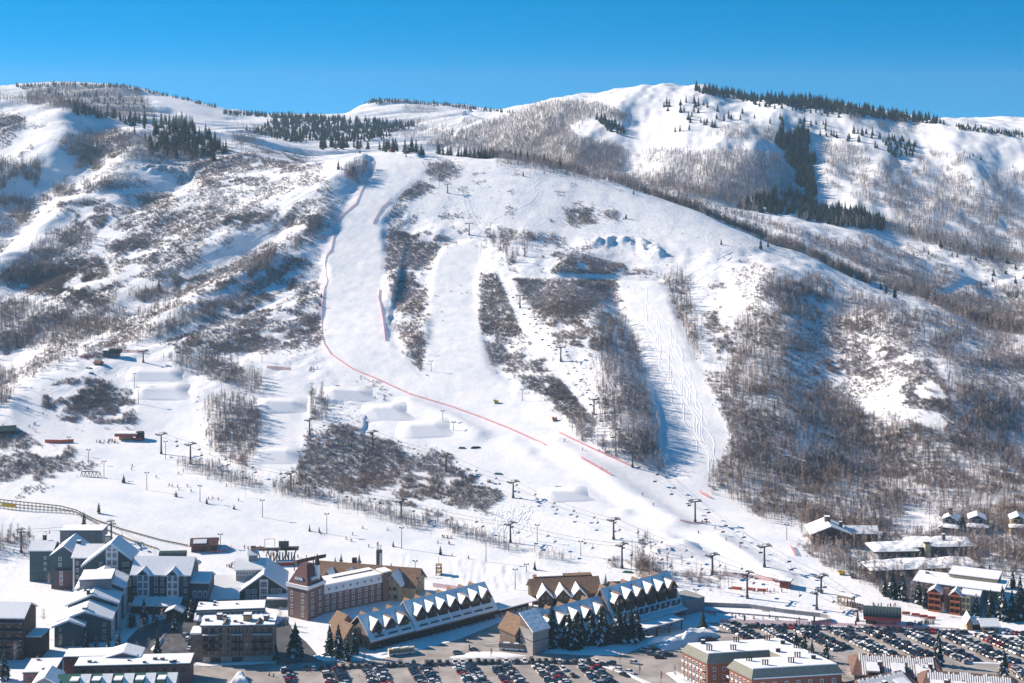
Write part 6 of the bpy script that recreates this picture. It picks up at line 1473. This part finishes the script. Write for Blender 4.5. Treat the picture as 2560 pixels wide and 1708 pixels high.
for u, v, m, w_, lab in ((1155,1121,'green',5,"green jib box with sloping ends above the brush"), (1378,1224,'blue',5,"bright blue jib box at the lip of a jump"), (1396,1220,'green',6,"long green jib rail beside the blue box"), (745,1210,'green',4,"green jib box at the end of the hedge"), (1570,1432,'green',6,"dark green jib box by a lift tower"), (222,922,'green',7,"green jib box on the left knob, beside the tiny hut"), (228,934,'green',4,"small green rail below the knob hut"), (1246,1186,'green',6,"thin green rail at the right end of the brush"), (1190,1120,'dark',7,"curved dark jib rail beside a skier"), (844,967,'dark',4,"dark rail on top of the first big jump")):
    if m == 'blue' and 'blue' not in M: M['blue'] = mat("blue plastic", (0.02, 0.30, 0.50), .4)
    q = gp(u, v); b = MB(); b.xprof([(-.6, -.2), (.6, -.2), (.6, .9), (-.6, .9)], -w_*.3, w_*.3, M[m])
    for s in (-1, 1): b.yprof([(s*w_*.3, .9), (s*w_*.5, .1), (s*w_*.5, -.2), (s*w_*.3, -.2)], -.6, .6, M[m])
    tag(b.build("jib_box", None, q, random.uniform(-.5, .1)), lab, "jib box")
# alpine coaster
def track(pts, heights, label, banner=None):
    e = None; P = []
    for (a, c, ha, hc) in zip(pts[:-1], pts[1:], heights[:-1], heights[1:]):
        n = max(2, int(math.hypot(c[0]-a[0], c[1]-a[1]) / 5))
        for i in range(n): t = i/n; P.append(gp(a[0] + (c[0]-a[0])*t, a[1] + (c[1]-a[1])*t) + Vector((0, 0, ha + (hc-ha)*t)))
    P.append(gp(*pts[-1]) + Vector((0, 0, heights[-1]))); o = P[0]
    e = tag(link("coaster_track", None, None, o), label, "coaster track"); 
    for dy in (-.45, .45):
        b = MB()
        for p, q in zip(P[:-1], P[1:]): b.bar(p - o + Vector((0, dy, 0)), q - o + Vector((0, dy, 0)), .16, M['trackw'], 5)
        b.build("rail", e)
    b = MB()
    for k, p in enumerate(P[::2]):
        r = p - o; gz = hz(p.x, p.y) - o.z
        for dy in (-.7, .7): b.bar((r.x, r.y + dy, gz - .4), (r.x, r.y + dy*.7, r.z), .11, M['trackw'], 4)
        b.box(r.x - .08, r.x + .08, r.y - .7, r.y + .7, r.z - .2, r.z - .05, M['trackw'])
    b.build("support", e)
    if banner:
        b = MB(); p = P[banner[0]] - o; q = P[banner[1]] - o
        b.add([(p.x, p.y - 1.0, p.z - 1.9), (q.x, q.y - 1.0, q.z - 1.9), (q.x, q.y - 1.0, q.z + .1), (p.x, p.y - 1.0, p.z + .1), (p.x, p.y - .9, p.z - 1.9), (q.x, q.y - .9, q.z - 1.9), (q.x, q.y - .9, q.z + .1), (p.x, p.y - .9, p.z + .1)], [(0,1,2,3), (7,6,5,4), (3,2,6,7), (0,4,5,1), (0,3,7,4), (1,5,6,2)], M['yellow']); b.build("banner", e)
M['trackw'] = mat("weathered track timber", (0.20, 0.165, 0.12), 0.9)
track([(-20,1268),(60,1277),(130,1280),(184,1285),(230,1304),(270,1328),(330,1354),(395,1374)], [3.4,3.2,2.6,1.6,.8,.7,.7,.6], "raised timber coaster track with a yellow banner, lower of two", (5, 12))
track([(-20,1262),(90,1272),(150,1275),(190,1281),(240,1303),(300,1324),(400,1352),(470,1366)], [3.6,3.2,2.4,1.4,.8,.7,.7,.6], "timber coaster track curving down to the maroon shed, upper of two")
# ------------------------------------------------------------------ snow jumps
def jump(top, bot, run, flare, label):
    (ul, vt), (ur, vt2) = top; (bl, vb), (br, vb2) = bot
    B0 = gp(bl, vb); B1 = gp(br, vb2); Y = (B0.y + B1.y)/2 + run*1.3; flare *= 1.7
    def T(u, v): return Vector(((u-1280)*Y/F, Y, min(max(HC - (v-VH)*Y/F, hz((u-1280)*Y/F, Y) + .8), hz((u-1280)*Y/F, Y) + 3.8)))
    T0, T1 = T(ul, vt), T(ur, vt2); N = 10; V = []; K = 9
    # rows: toe, face ..., lip, back
    for j in range(K + 4):
        for i in range(N + 5):
            s = np.clip((i - 2)/N, 0, 1); out_ = (2 - i) if i < 2 else (i - N - 2 if i > N + 2 else 0); sg = -1 if i < 2 else 1
            if j <= K: t = j/K; p = (B0.lerp(B1, s)).lerp(T0.lerp(T1, s), t); tt = t
            else: tt = max(0, 1 - (j - K)/4.0); p = T0.lerp(T1, s) + Vector((0, (j - K)*4.5, 0))
            g = hz(p.x + sg*out_*flare, p.y); x = p.x + sg*out_*flare
            if j <= K: z = p.z if not out_ else (p.z*(1 - out_/2.) + (g - .4)*(out_/2.))
            else: z = g + (T0.lerp(T1, s).z - hz(T0.x, T0.y))*tt*(1 - out_/2.) - (.4 if tt <= .01 else 0) - (.4 if out_ == 2 else 0)
            if j == 0: z = g - .3
            V.append((x, p.y, z))
    w_ = N + 5; Fs = [(j*w_+i, j*w_+i+1, (j+1)*w_+i+1, (j+1)*w_+i) for j in range(K+3) for i in range(w_-1)]
    tag(link("snow_jump", mesh_np("snow_jump", V, Fs, M['jump'], smooth=True)), label, "snow jump", "sculpted jumps of the terrain parks")
M['jump'] = mat("packed snow", (0.83, 0.84, 0.88), 0.8, bump=0.25, bscale=0.4)
jump([(662,993),(733,993)], [(655,1034),(741,1034)], 9, 3.0, "sculpted snow jump in the middle park run, upper of two")
jump([(648,1109),(718,1109)], [(638,1162),(720,1162)], 10, 3.2, "sculpted snow jump in the middle park run, lower and larger of two")
jump([(830,972),(898,972)], [(836,1008),(924,1006)], 9, 3.0, "first of three stepped jumps below the red net, uppermost")
jump([(931,1007),(982,1007)], [(946,1054),(1024,1054)], 10, 3.0, "middle of three stepped jumps below the red net")
jump([(1022,1063),(1090,1063)], [(1030,1098),(1120,1094)], 9, 3.0, "lowest of three stepped jumps below the red net")
jump([(1375,1229),(1440,1229)], [(1392,1258),(1476,1254)], 7, 2.6, "wide jump right of the brush with blue and green boxes on its lip")
jump([(1652,1350),(1712,1350)], [(1690,1400),(1764,1396)], 9, 3.0, "big rounded jump above the hedge of the lower run")
jump([(357,972),(442,972)], [(352,1000),(462,1002)], 8, 2.5, "broad jump face across the left park run")
jump([(340,930),(430,930)], [(335,955),(438,955)], 7, 2.5, "upper lip across the left park run")
# ------------------------------------------------------------------ ski tracks: small ploughed ridges of snow
TR = [[(1240,540),(1300,520),(1330,505),(1340,490),(1335,470),(1350,455),(1385,440)], [(1235,550),(1290,525),(1345,500)], [(1720,690),(1790,650),(1850,620),(1880,600),(1870,585)], [(1740,705),(1800,665),(1845,630)], [(1770,605),(1768,590),(1780,575)],
 [(1230,640),(1240,700),(1260,760),(1340,820),(1330,850)]]
r = random.Random(3)
for k in range(17):   # snaking tracks on the third run
    u0 = r.uniform(1560, 1670); v = r.uniform(700, 980); pts = []
    for i in range(14):
        c = 1600 + (v - 700)*.36; pts.append((c + (u0 - 1615)*.8 + 7*math.sin(i*1.1 + k), v)); v += r.uniform(12, 20)
        if v > 1185: break
    if len(pts) > 3: TR.append(pts)
for k in range(16):   # fresh tracks on the left faces
    u0, v0 = r.uniform(760, 850), r.uniform(440, 520); TR.append([(u0 - i*9 + 2.5*math.sin(i*1.3 + k), v0 + i*5) for i in range(8)])
for k in range(14):
    u0, v0 = r.uniform(620, 730), r.uniform(560, 620); TR.append([(u0 - i*18 + 2.5*math.sin(i*1.4 + k), v0 + i*9) for i in range(9)])
for k in range(46):   # churned bank below the hedge
    u0, v0 = r.uniform(1235, 1330), r.uniform(1262, 1330); TR.append([(u0 + i*r.uniform(-6, 3), v0 + i*r.uniform(2, 7)) for i in range(5)])
b = MB()
for pts in TR:
    Q = []
    for a, c in zip(pts[:-1], pts[1:]):
        for i in range(3): Q.append(gp(a[0] + (c[0]-a[0])*i/3, a[1] + (c[1]-a[1])*i/3))
    o = len(b.v); mi = b.mi(M['snow']); n = 0
    for p, q in zip(Q[:-1], Q[1:]):
        d = (q - p); d.z = 0
        if d.length < .2 or d.length > 40: continue
        s = Vector((d.y, -d.x, 0)).normalized()
        if s.x < 0: s = -s
        for w_ in (p, q):
            for off, dz in ((-1.2, -.08), (.05, .17), (.3, -.12)): x = w_ + s*off; b.v.append((x.x, x.y, hz(x.x, x.y) + dz))
        o = len(b.v) - 6; b.f += [(o, o+1, o+4, o+3), (o+1, o+2, o+5, o+4)]; b.m += [mi, mi]
tag(b.build("ski_tracks"), "winding ski tracks pressed into the powder on the steep runs", "ski tracks", kind="structure")
# ------------------------------------------------------------------ cars
PAINT = {"black": (0.012,0.013,0.016), "navy": (0.012,0.03,0.075), "charcoal": (0.04,0.045,0.05), "white": (0.72,0.73,0.75), "silver": (0.42,0.44,0.47), "red": (0.42,0.02,0.025), "grey": (0.14,0.15,0.165), "dark green": (0.015,0.05,0.045), "maroon": (0.13,0.015,0.025)}
for k, c in PAINT.items(): M['paint ' + k] = mat("car paint " + k, c, 0.28, metallic=0.15 if k in ("silver", "grey", "charcoal") else 0, spec=0.6)
M['carglass'] = mat("car glass", (0.015, 0.02, 0.028), 0.08, spec=0.8)
M['lampred'] = mat("tail lamp", (0.35, 0.01, 0.01), 0.3); M['lampw'] = mat("head lamp", (0.7, 0.7, 0.7), 0.2)
BODY = {  # side outline (x,z) of the lower body, then of the glasshouse; width
 "saloon": ([(-2.3,.35),(-2.35,.75),(-2.2,1.0),(-1.2,1.05),(1.0,1.0),(2.1,.85),(2.3,.6),(2.25,.33)], [(-1.75,1.03),(-1.1,1.46),(.25,1.48),(1.05,1.0)], 1.82),
 "estate": ([(-2.3,.38),(-2.35,.8),(-2.28,1.08),(-1.2,1.1),(1.05,1.08),(2.1,.98),(2.3,.7),(2.25,.36)], [(-2.22,1.08),(-1.85,1.68),(.3,1.72),(1.1,1.07)], 1.9),
 "pickup": ([(-2.7,.5),(-2.75,1.15),(-.7,1.18),(1.2,1.18),(2.5,1.08),(2.7,.75),(2.65,.45)], [(-.75,1.17),(-.6,1.82),(.7,1.84),(1.35,1.17)], 1.98),
 "van": ([(-2.4,.4),(-2.45,1.15),(-1.0,1.18),(1.4,1.15),(2.3,.98),(2.45,.6),(2.4,.36)], [(-2.4,1.15),(-2.2,1.95),(.9,1.95),(1.7,1.13)], 1.98),
}
def car_meshes(kind, paint):
    lo, gh, w_ = BODY[kind]; p = M['paint ' + paint]; b = MB(); hw = w_/2
    def loft(prof, w0, ins, m, top_in):
        n = len(prof); V = []
        for y, s in ((-w0, 1), (-w0 + .12, 1.0), (w0 - .12, 1.0), (w0, 1)):
            for i, (x, z) in enumerate(prof):
                edge = abs(y) > w0 - .01
                zt = z - (.06 if edge else 0) if i not in (0, n-1) else z; V.append((x*(.985 if edge else 1), y - (math.copysign(top_in, y) if z > ins else 0), zt))
        Fs = [(k*n+i, k*n+(i+1) % n, (k+1)*n+(i+1) % n, (k+1)*n+i) for k in range(3) for i in range(n)] + [tuple(range(n-1, -1, -1)), tuple(range(3*n, 4*n))]
        b.add(V, Fs, m)
    loft(lo, hw, 9, p, 0)
    # roof skin over the glasshouse and pillars
    (x0, z0), (x1, z1), (x2, z2), (x3, z3) = gh
    b.add([(x1, -hw + .22, z1), (x2, -hw + .22, z2), (x2, hw - .22, z2), (x1, hw - .22, z1), (x1 + .1, -hw + .3, z1 + .05), (x2 - .1, -hw + .3, z2 + .05), (x2 - .1, hw - .3, z2 + .05), (x1 + .1, hw - .3, z1 + .05)], [(4,5,6,7), (0,1,5,4), (1,2,6,5), (2,3,7,6), (3,0,4,7)], p)
    for s in (-1, 1):
        for xx in (-1.35, 1.4): b.bar((xx*(1.12 if kind == 'pickup' else 1), s*(hw - .22), .33), (xx*(1.12 if kind == 'pickup' else 1), s*(hw + .02), .33), .34, M['rubber'], 10)
    for s in (-1, 1):
        b.box(lo[1][0] - .03, lo[1][0] + .12, s*hw*.72 - .18, s*hw*.72 + .18, .72, .92, M['lampred']); b.box(lo[-2][0] - .12, lo[-2][0] + .02, s*hw*.70 - .2, s*hw*.70 + .2, .6, .76, M['lampw'])
    body = b.mesh("car_body")
    g = MB(); g.add([(x0, -hw + .06, z0 - .02), (x3, -hw + .06, z3 - .02), (x3, hw - .06, z3 - .02), (x0, hw - .06, z0 - .02), (x1, -hw + .22, z1), (x2, -hw + .22, z2), (x2, hw - .22, z2), (x1, hw - .22, z1)], [(0,1,5,4), (1,2,6,5), (2,3,7,6), (3,0,4,7), (4,5,6,7)], M['carglass'])
    return body, g.mesh("windows")
CARM = {}
def car_kind(r): return r.choices(["estate", "saloon", "pickup", "van"], [55, 28, 10, 7])[0]
def car_paint(r): return r.choices(list(PAINT), [20, 16, 17, 17, 13, 3, 8, 5, 1])[0]
def get_car(k, p):
    if (k, p) not in CARM: CARM[(k, p)] = car_meshes(k, p)
    return CARM[(k, p)]
KN = {"estate": "estate car", "saloon": "saloon", "pickup": "pickup truck", "van": "van"}
ORD = ["first", "second", "third", "fourth", "fifth", "sixth", "seventh", "eighth", "ninth", "tenth", "eleventh", "twelfth", "thirteenth", "fourteenth", "fifteenth", "sixteenth", "seventeenth", "eighteenth", "nineteenth", "twentieth"] + ["%dth" % i for i in range(21, 60)]
slots = []   # (x, y, heading, row phrase, ordinal, place group)
def cdir(ax, ay): return math.atan2(ay, ax)
# near lot: double rows running down the picture
d = np.array((.28, -.96)); per = np.array((.96, .28))
NROW = ["first", "second", "third", "fourth", "fifth", "sixth", "seventh", "eighth"]
for k, u0 in enumerate((700, 799, 903, 1017, 1133, 1226, 1330, 1442)):
    for side in (0, 1):
        if k == 0 and side == 1: continue
        v0 = 1678 if k < 3 else (1673 if k < 6 else 1670)
        A = np.array(G(u0 + 14, v0)[:2]) + per*side*5.3
        for i in range(10):
            p = A + d*i*2.6
            slots.append((p[0], p[1], cdir(*per) + (math.pi if side else 0), "near lot's %s row pair from left, %s side" % (NROW[k], "right" if side else "left"), i, "near lot"))
# rear-on row along the bus road
k = 0
for u0, u1, v0, v1 in ((766, 858, 1674, 1670), (878, 970, 1668, 1666), (984, 1068, 1664, 1662), (1080, 1176, 1661, 1659), (1196, 1282, 1658, 1657), (1294, 1384, 1657, 1656), (1398, 1492, 1657, 1658)):
    n = int((u1 - u0)/16.2) + 1
    for i in range(n):
        t = i/max(1, n-1); q = G(u0 + (u1-u0)*t, v0 + (v1-v0)*t); slots.append((q.x, q.y, math.radians(100), "the row along the bus road above the near lot", k, "near lot")); k += 1
# far lot
d2 = np.array((.43, -.90)); per2 = np.array((.90, .43))
for k, (u0, v0, n) in enumerate(((1812,1567,9),(1908,1574,9),(1995,1578,12),(2083,1581,15),(2170,1582,15),(2263,1586,17),(2350,1586,18),(2444,1591,16),(2528,1604,12))):
    A = np.array(G(u0, v0)[:2])
    for side in (0, 1):
        for i in range(n):
            p = A + d2*i*2.62 + per2*side*5.3
            slots.append((p[0], p[1], cdir(*per2) + (math.pi if side else 0), "far lot's %s double row from left, %s side" % (["first","second","third","fourth","fifth","sixth","seventh","eighth","last"][k], "right" if side else "left"), i, "far lot"))
k = 0
for u in np.arange(1868, 2425, 13.6):
    q = G(u, 1567 + (u - 1868)*.030); slots.append((q.x, q.y, math.radians(96), "the row along the pink net of the far lot", k, "far lot")); k += 1
for i, (u, v, h) in enumerate(((2516,1584,20),(2530,1585,20),(2544,1586,20),(2556,1588,20))): q = G(u, v); slots.append((q.x, q.y, math.radians(h), "the row right of the wooden huts", i, "far lot"))
for i, u in enumerate((2528, 2538, 2546, 2553)):
    for j in range(4): q = G(u + j*5 , 1668 + i*9 + j*2); slots.append((q.x, q.y, cdir(*per2), "the %s line of the block at the bottom right corner" % NROW[i], j, "corner"))
for i, (u, v, h) in enumerate(((1145,1636,8),(1185,1628,160),(1508,1665,-35),(1528,1662,-15),(1543,1677,-40),(1560,1690,-45),(1575,1684,150),(1587,1660,-20),(1612,1628,-10),(1640,1627,-15),(1655,1634,-12),(1668,1640,10),(1628,1638,-14),(1648,1646,0),(1710,1632,-30),(1730,1628,-20),(1760,1604,10),(1778,1602,5),(405,1678,10),(470,1600,80),(480,1612,70),(476,1624,75),(462,1590,85),(1408,1676,-70),(1432,1691,-80),(818,1682,-30))):
    q = G(u, v); slots.append((q.x, q.y, math.radians(h), ["driveway island","bus road island","right edge of the near lot","snow strip by the near lot","right edge of the near lot, lower","right edge near the flags","right edge beside the road","road by the red brick corner","canopy drive","canopy drive, second","canopy drive, third","canopy drive, fourth","canopy drive, fifth","canopy drive, last","red brick back wall","red brick back wall, second","snow heap","snow heap, second","left block entrance","hotel street","hotel street, second","hotel street, third","hotel street, last","aisle of the near lot","aisle of the near lot, lower","left aisle of the near lot"][i], -1, "roads"))
rc = random.Random(21); keep = [s for s in slots if s[4] < 0 or rc.random() > .02]
keep = [s for s in keep if abs(pix(s[0], s[1], .8)[0] - 1280) < 1290 and pix(s[0], s[1], 1.2)[1] < 1712]
blocked = lambda x, y: (lambda a, b_: -1 < b_ < 41 and -7 < a < 41)(*np.linalg.solve(np.array([[.988, -.52], [.155, .854]]), np.array([x - 100, y - 656])))
keep = [s for s in keep if not blocked(s[0], s[1])]
keep.sort(key=lambda s: (s[5] != "roads", s[1]))
print("cars", len(keep))
rest = []
for n, (x, y, h, row, i, grp) in enumerate(keep):
    k = car_kind(rc); p = car_paint(rc); hh = h + rc.uniform(-.03, .03) + (math.pi if rc.random() < .3 else 0)
    if n < 300:
        bm_, gm_ = get_car(k, p)
        o = link("parked_car", bm_, None, (x, y, .06), hh); link("windows", gm_, o)
        lab = ("%s %s parked at the %s" % (p, KN[k], row)) if i < 0 else ("%s %s, %s in %s" % (p, KN[k], ORD[i], row))
        tag(o, lab, "car", "cars parked in the " + ("lots" if grp != "roads" else "streets"))
    else: rest.append((x, y, hh, k, p))
b = MB(); V = []; 
for (x, y, h, k, p) in rest:
    bm_, gm_ = get_car(k, p); c, s = math.cos(h), math.sin(h)
    for me_ in (bm_, gm_):
        vs = [(v_.co.x*c - v_.co.y*s + x, v_.co.x*s + v_.co.y*c + y, v_.co.z + .06) for v_ in me_.vertices]; off = len(b.v); b.v += vs
        mm_ = [b.mi(q) for q in me_.materials]
        for f in me_.polygons: b.f.append(tuple(v_ + off for v_ in f.vertices)); b.m.append(mm_[f.material_index])
if rest: tag(link("parked_cars", mesh_from("parked_cars", b.v, b.f, b.mats, b.m)), "many more cars packed in the farthest rows of the far lot", "cars", kind="stuff")
# ------------------------------------------------------------------ buses
def bus(uv, ang, label, skin, low):
    q = G(*uv); e = tag(link("bus", None, None, q + Vector((0, 0, .06)), math.radians(ang)), label, "bus")
    b = MB(); b.xprof([(-1.25, .4), (1.25, .4), (1.25, 2.9), (1.05, 3.15), (-1.05, 3.15), (-1.25, 2.9)], -6, 6, skin); b.xprof([(-1.27, .4), (1.27, .4), (1.27, 1.25), (-1.27, 1.25)], -6.01, 6.01, low); b.build("body", e)
    for s in (-1, 1):
        for x in span(-5.7, 5.0, 6): g = MB(); g.box(x - .78, x + .78, s*1.27 - .02, s*1.27 + .02, 1.45, 2.55, M['carglass']); g.build("window", e)
    g = MB(); g.box(6.0, 6.06, -1.1, 1.1, 1.2, 2.7, M['carglass']); g.build("windscreen", e)
    b = MB(); b.box(-4, -1, -.8, .8, 3.15, 3.4, M['white']); b.box(1, 3.2, -.8, .8, 3.15, 3.35, M['white']); b.build("roof_unit", e)
    for x in (-3.6, 3.8):
        for s in (-1, 1): w_ = MB(); w_.bar((x, s*.95, .5), (x, s*1.29, .5), .5, M['rubber'], 12); o = w_.build("wheel", e)
bus((1280,1626), -11, "dark and white patterned city bus on the road before the stone chalet end", M['steel'], M['white'])
bus((1003,1637), 17, "pale city bus stopped before the left chalet", M['cream'], M['white'])
# ------------------------------------------------------------------ red flag banners and cones
def flag(u, v, h, m, label):
    q = G(u, v) if v > 1560 else gp(u, v); e = tag(link("banner_flag", None, None, q, random.uniform(-.3, .3)), label, "banner flag", "feather flags round the lots")
    H = h*q.y/F; b = MB(); b.bar((0, 0, 0), (0, 0, H), .09, M['dark'], 5); b.build("pole", e)
    b = MB(); b.yprof([(.05, H*.35), (.75, H*.40), (.8, H*.9), (.5, H), (.05, H)], -.04, .04, m); b.build("cloth", e)
for u, v, h, w_ in ((909,1656,22,"before the spruces of the left chalet"),(1227,1643,22,"on the snow island of the bus road, left"),(1333,1646,24,"at the stone chalet end"),(1550,1656,26,"at the top corner of the near lot"),(1598,1686,26,"right edge of the near lot, middle"),(1652,1708,30,"near the red brick building corner")):
    flag(u, v, h, M['netred'], "tall red feather flag " + w_)
for u, v, h, w_ in ((1860,1560,22,"at the top of the far lot, left"),(2138,1572,20,"beside the pink net of the far lot, middle"),(2034,1566,26,"among people by the pink net")):
    flag(u, v, h, M['dkgreen'], "dark green feather flag " + w_)
cb = MB(); cb.bar((0, 0, 0), (0, 0, 1.3), .16, M['netorange'], 6, .05); cb.box(-.25, .25, -.25, .25, 0, .06, M['netorange']); CONE = cb.mesh("traffic_cone")
rr = random.Random(8)
for i in range(46):
    if i < 30: u = 700 + i*26 + rr.uniform(-6, 6); v = (1664 if u < 1000 else 1655) - (u - 700)*.006 + rr.uniform(-3, 2); g_ = "slim orange marker cone in the line along the bus road"
    else: u = rr.uniform(640, 1150); v = rr.uniform(1664, 1704); g_ = "slim orange marker cone among the cars of the near lot"
    q = G(u, v); tag(link("traffic_cone", CONE, None, q + Vector((0, 0, .06))), g_, "marker cone", "orange marker cones")
# ------------------------------------------------------------------ people
JK = {"black": (.02,.02,.025), "red": (.45,.03,.04), "blue": (.03,.12,.42), "grey": (.15,.16,.18), "teal": (.03,.22,.25), "orange": (.6,.16,.03), "white": (.6,.6,.62)}
for k, c in JK.items(): M['jacket ' + k] = mat("jacket " + k, c, .8)
M['trousers'] = mat("ski trousers", (.035, .037, .045), .85); M['skin'] = mat("skin", (.45, .27, .2), .7); M['ski'] = mat("ski", (.12, .05, .06), .5)
def skin_figure(joints, edges, radii):
    me = bpy.data.meshes.new("figure"); me.from_pydata(joints, edges, []); o = bpy.data.objects.new("figure", me); COL.objects.link(o)
    sk = o.modifiers.new("skin", 'SKIN'); sk.use_smooth_shade = True
    for i, r_ in enumerate(radii): me.skin_vertices[0].data[i].radius = (r_, r_)
    me.skin_vertices[0].data[0].use_root = True
    dg = bpy.context.evaluated_depsgraph_get(); out_ = bpy.data.meshes.new_from_object(o.evaluated_get(dg)); bpy.data.objects.remove(o); return out_
def figure(pose):
    bend = .0 if pose == 'stand' else .32
    J = [(0, bend*.1, .92), (0, -bend*.35, 1.18), (0, -bend*.75, 1.42), (0, -bend*.85, 1.52), (0, -bend*.95, 1.64), (0, -bend*.95, 1.74)]
    R = [.16, .15, .17, .065, .105, .085]; E = [(0,1),(1,2),(2,3),(3,4),(4,5)]
    for s in (-1, 1):
        k = len(J); J += [(s*.11, bend*.05 - .0, .84), (s*.14, -bend*.55, .48), (s*.14, bend*.25, .1), (s*.14, bend*.25 - .2, .05)]; R += [.115, .085, .07, .06]; E += [(0,k),(k,k+1),(k+1,k+2),(k+2,k+3)]
        k = len(J); J += [(s*.23, -bend*.7, 1.38), (s*.34, -bend*.6 - .06, 1.13), (s*.36, -bend*1.2 - .22, .98), (s*.36, -bend*1.3 - .30, .96)]; R += [.075, .06, .05, .045]; E += [(2,k),(k,k+1),(k+1,k+2),(k+2,k+3)]
    return skin_figure(J, E, R)
FIG = {}
for pose in ('stand', 'ski'):
    base_ = figure(pose); hd = 1.52 if pose == 'stand' else 1.52
    for k in JK:
        m = base_.copy(); m.materials.clear()
        for q in (M['trousers'], M['jacket ' + k], M['skin'], M['dark']): m.materials.append(q)
        for f in m.polygons:
            c = f.center; f.material_index = 3 if c.z > 1.66 else 2 if c.z > 1.54 else 1 if c.z > .86 else 0
        FIG[(pose, k)] = m
b = MB(); b.box(-.05, .05, -.95, .8, 0, .04, M['ski']); b.box(-.05, .05, -1.1, -.95, .02, .1, M['ski']); SKI = b.mesh("ski")
b = MB(); b.bar((0, 0, 0), (0, -.12, 1.0), .015, M['dark'], 4); b.bar((0, 0, .06), (0, 0, .09), .06, M['dark'], 6); POLE = b.mesh("ski_pole")
def person(q, rz, k, pose, label, group, skis=True):
    o = tag(link("person", FIG[(pose, k)], None, q + Vector((0, 0, .03)), rz), label, "person", group)
    if skis:
        for s in (-1, 1): link("ski", SKI, o, (s*.14, .02, -.03)); link("ski_pole", POLE, o, (s*.36, -.28 if pose == 'stand' else -.7, 0))
    return o
rp = random.Random(14)
def crowd(poly, n, label, group, pose='ski', skis=True, flat=False):
    P = np.array(poly, float); c = 0
    while c < n:
        u = rp.uniform(P[:, 0].min(), P[:, 0].max()); v = rp.uniform(P[:, 1].min(), P[:, 1].max())
        if not inpoly(np.array([u]), np.array([v]), poly)[0]: continue
        k = rp.choice(list(JK)); q = G(u, v) if flat else gp(u, v)
        person(q, rp.uniform(-1, 1), k, pose, label % k, group, skis); c += 1
crowd([(2262,1562),(2345,1552),(2340,1560),(2270,1568)], 34, "skier in a %s jacket waiting in the lift queue beside the red station", "skiers in the lift queue", 'stand')
crowd([(238,1100),(288,1100),(288,1108),(240,1108)], 16, "skier in a %s jacket in the group left of the red roofed station", "skiers by the upper left station", 'stand')
crowd([(560,1410),(600,1405),(640,1420),(620,1428),(565,1420)], 18, "person in a %s jacket on the snow plaza above the hotel wing", "people on the snow plaza", 'stand', False)
crowd([(600,1365),(640,1368),(780,1392),(760,1398),(640,1385)], 12, "skier in a %s jacket on the snow behind the open lift station", "skiers behind the open station", 'stand')
crowd([(330,1165),(480,1180),(620,1225),(700,1270),(560,1260),(400,1220),(320,1190)], 17, "skier in a %s jacket gliding down the nursery slope", "skiers on the nursery slope")
crowd([(760,1290),(1000,1330),(1150,1360),(1100,1385),(900,1370),(780,1330)], 11, "skier in a %s jacket on the middle nursery slope above the steel tower", "skiers on the middle nursery slope")
crowd([(765,921),(795,921),(795,928),(765,928)], 7, "skier in a %s jacket waiting at the top of the park jumps", "skiers at the top of the park", 'stand')
crowd([(1080,1340),(1135,1345),(1130,1350),(1080,1346)], 5, "skier in a %s jacket in the small line on the nursery slope", "skiers in a small line")
crowd([(1760,1535),(1990,1548),(2060,1556),(1900,1552),(1770,1540)], 11, "skier in a %s jacket on the flat snow by the zigzag fence", "skiers by the zigzag fence")
crowd([(1990,1556),(2060,1560),(2060,1568),(1995,1565)], 9, "person in a %s jacket standing at the pink net of the far lot", "people at the pink net", 'stand', False, True)
crowd([(2170,1510),(2240,1515),(2235,1520),(2170,1516)], 9, "skier in a %s jacket in the row above the red station", "skiers above the red station", 'stand')
crowd([(20,1372),(130,1380),(130,1400),(30,1395)], 8, "skier in a %s jacket on the bench left of the hotel", "skiers left of the hotel")
crowd([(1395,1090),(1700,1250),(1900,1400),(1800,1380),(1500,1200)], 11, "skier in a %s jacket descending the lower main run", "skiers on the lower main run")
crowd([(60,1020),(120,1010),(110,1060),(60,1070)], 5, "skier in a %s jacket on the curving run at far left", "skiers at far left")
crowd([(1165,1603),(1190,1610),(1185,1624),(1168,1620)], 5, "person in a %s jacket walking on the plaza between the chalets", "people on the plaza", 'stand', False, True)
crowd([(660,1672),(690,1690),(685,1704),(640,1690)], 4, "person in a %s jacket walking at the left of the near lot", "people in the near lot", 'stand', False, True)
crowd([(1320,1500),(1420,1492),(1440,1500),(1330,1512)], 14, "person in a %s jacket on the terrace behind the right chalet", "people on the terrace", 'stand', False)
crowd([(1880,1478),(1960,1478),(1960,1486),(1880,1484)], 6, "skier in a %s jacket near the red lift hut", "skiers near the red hut", 'stand')
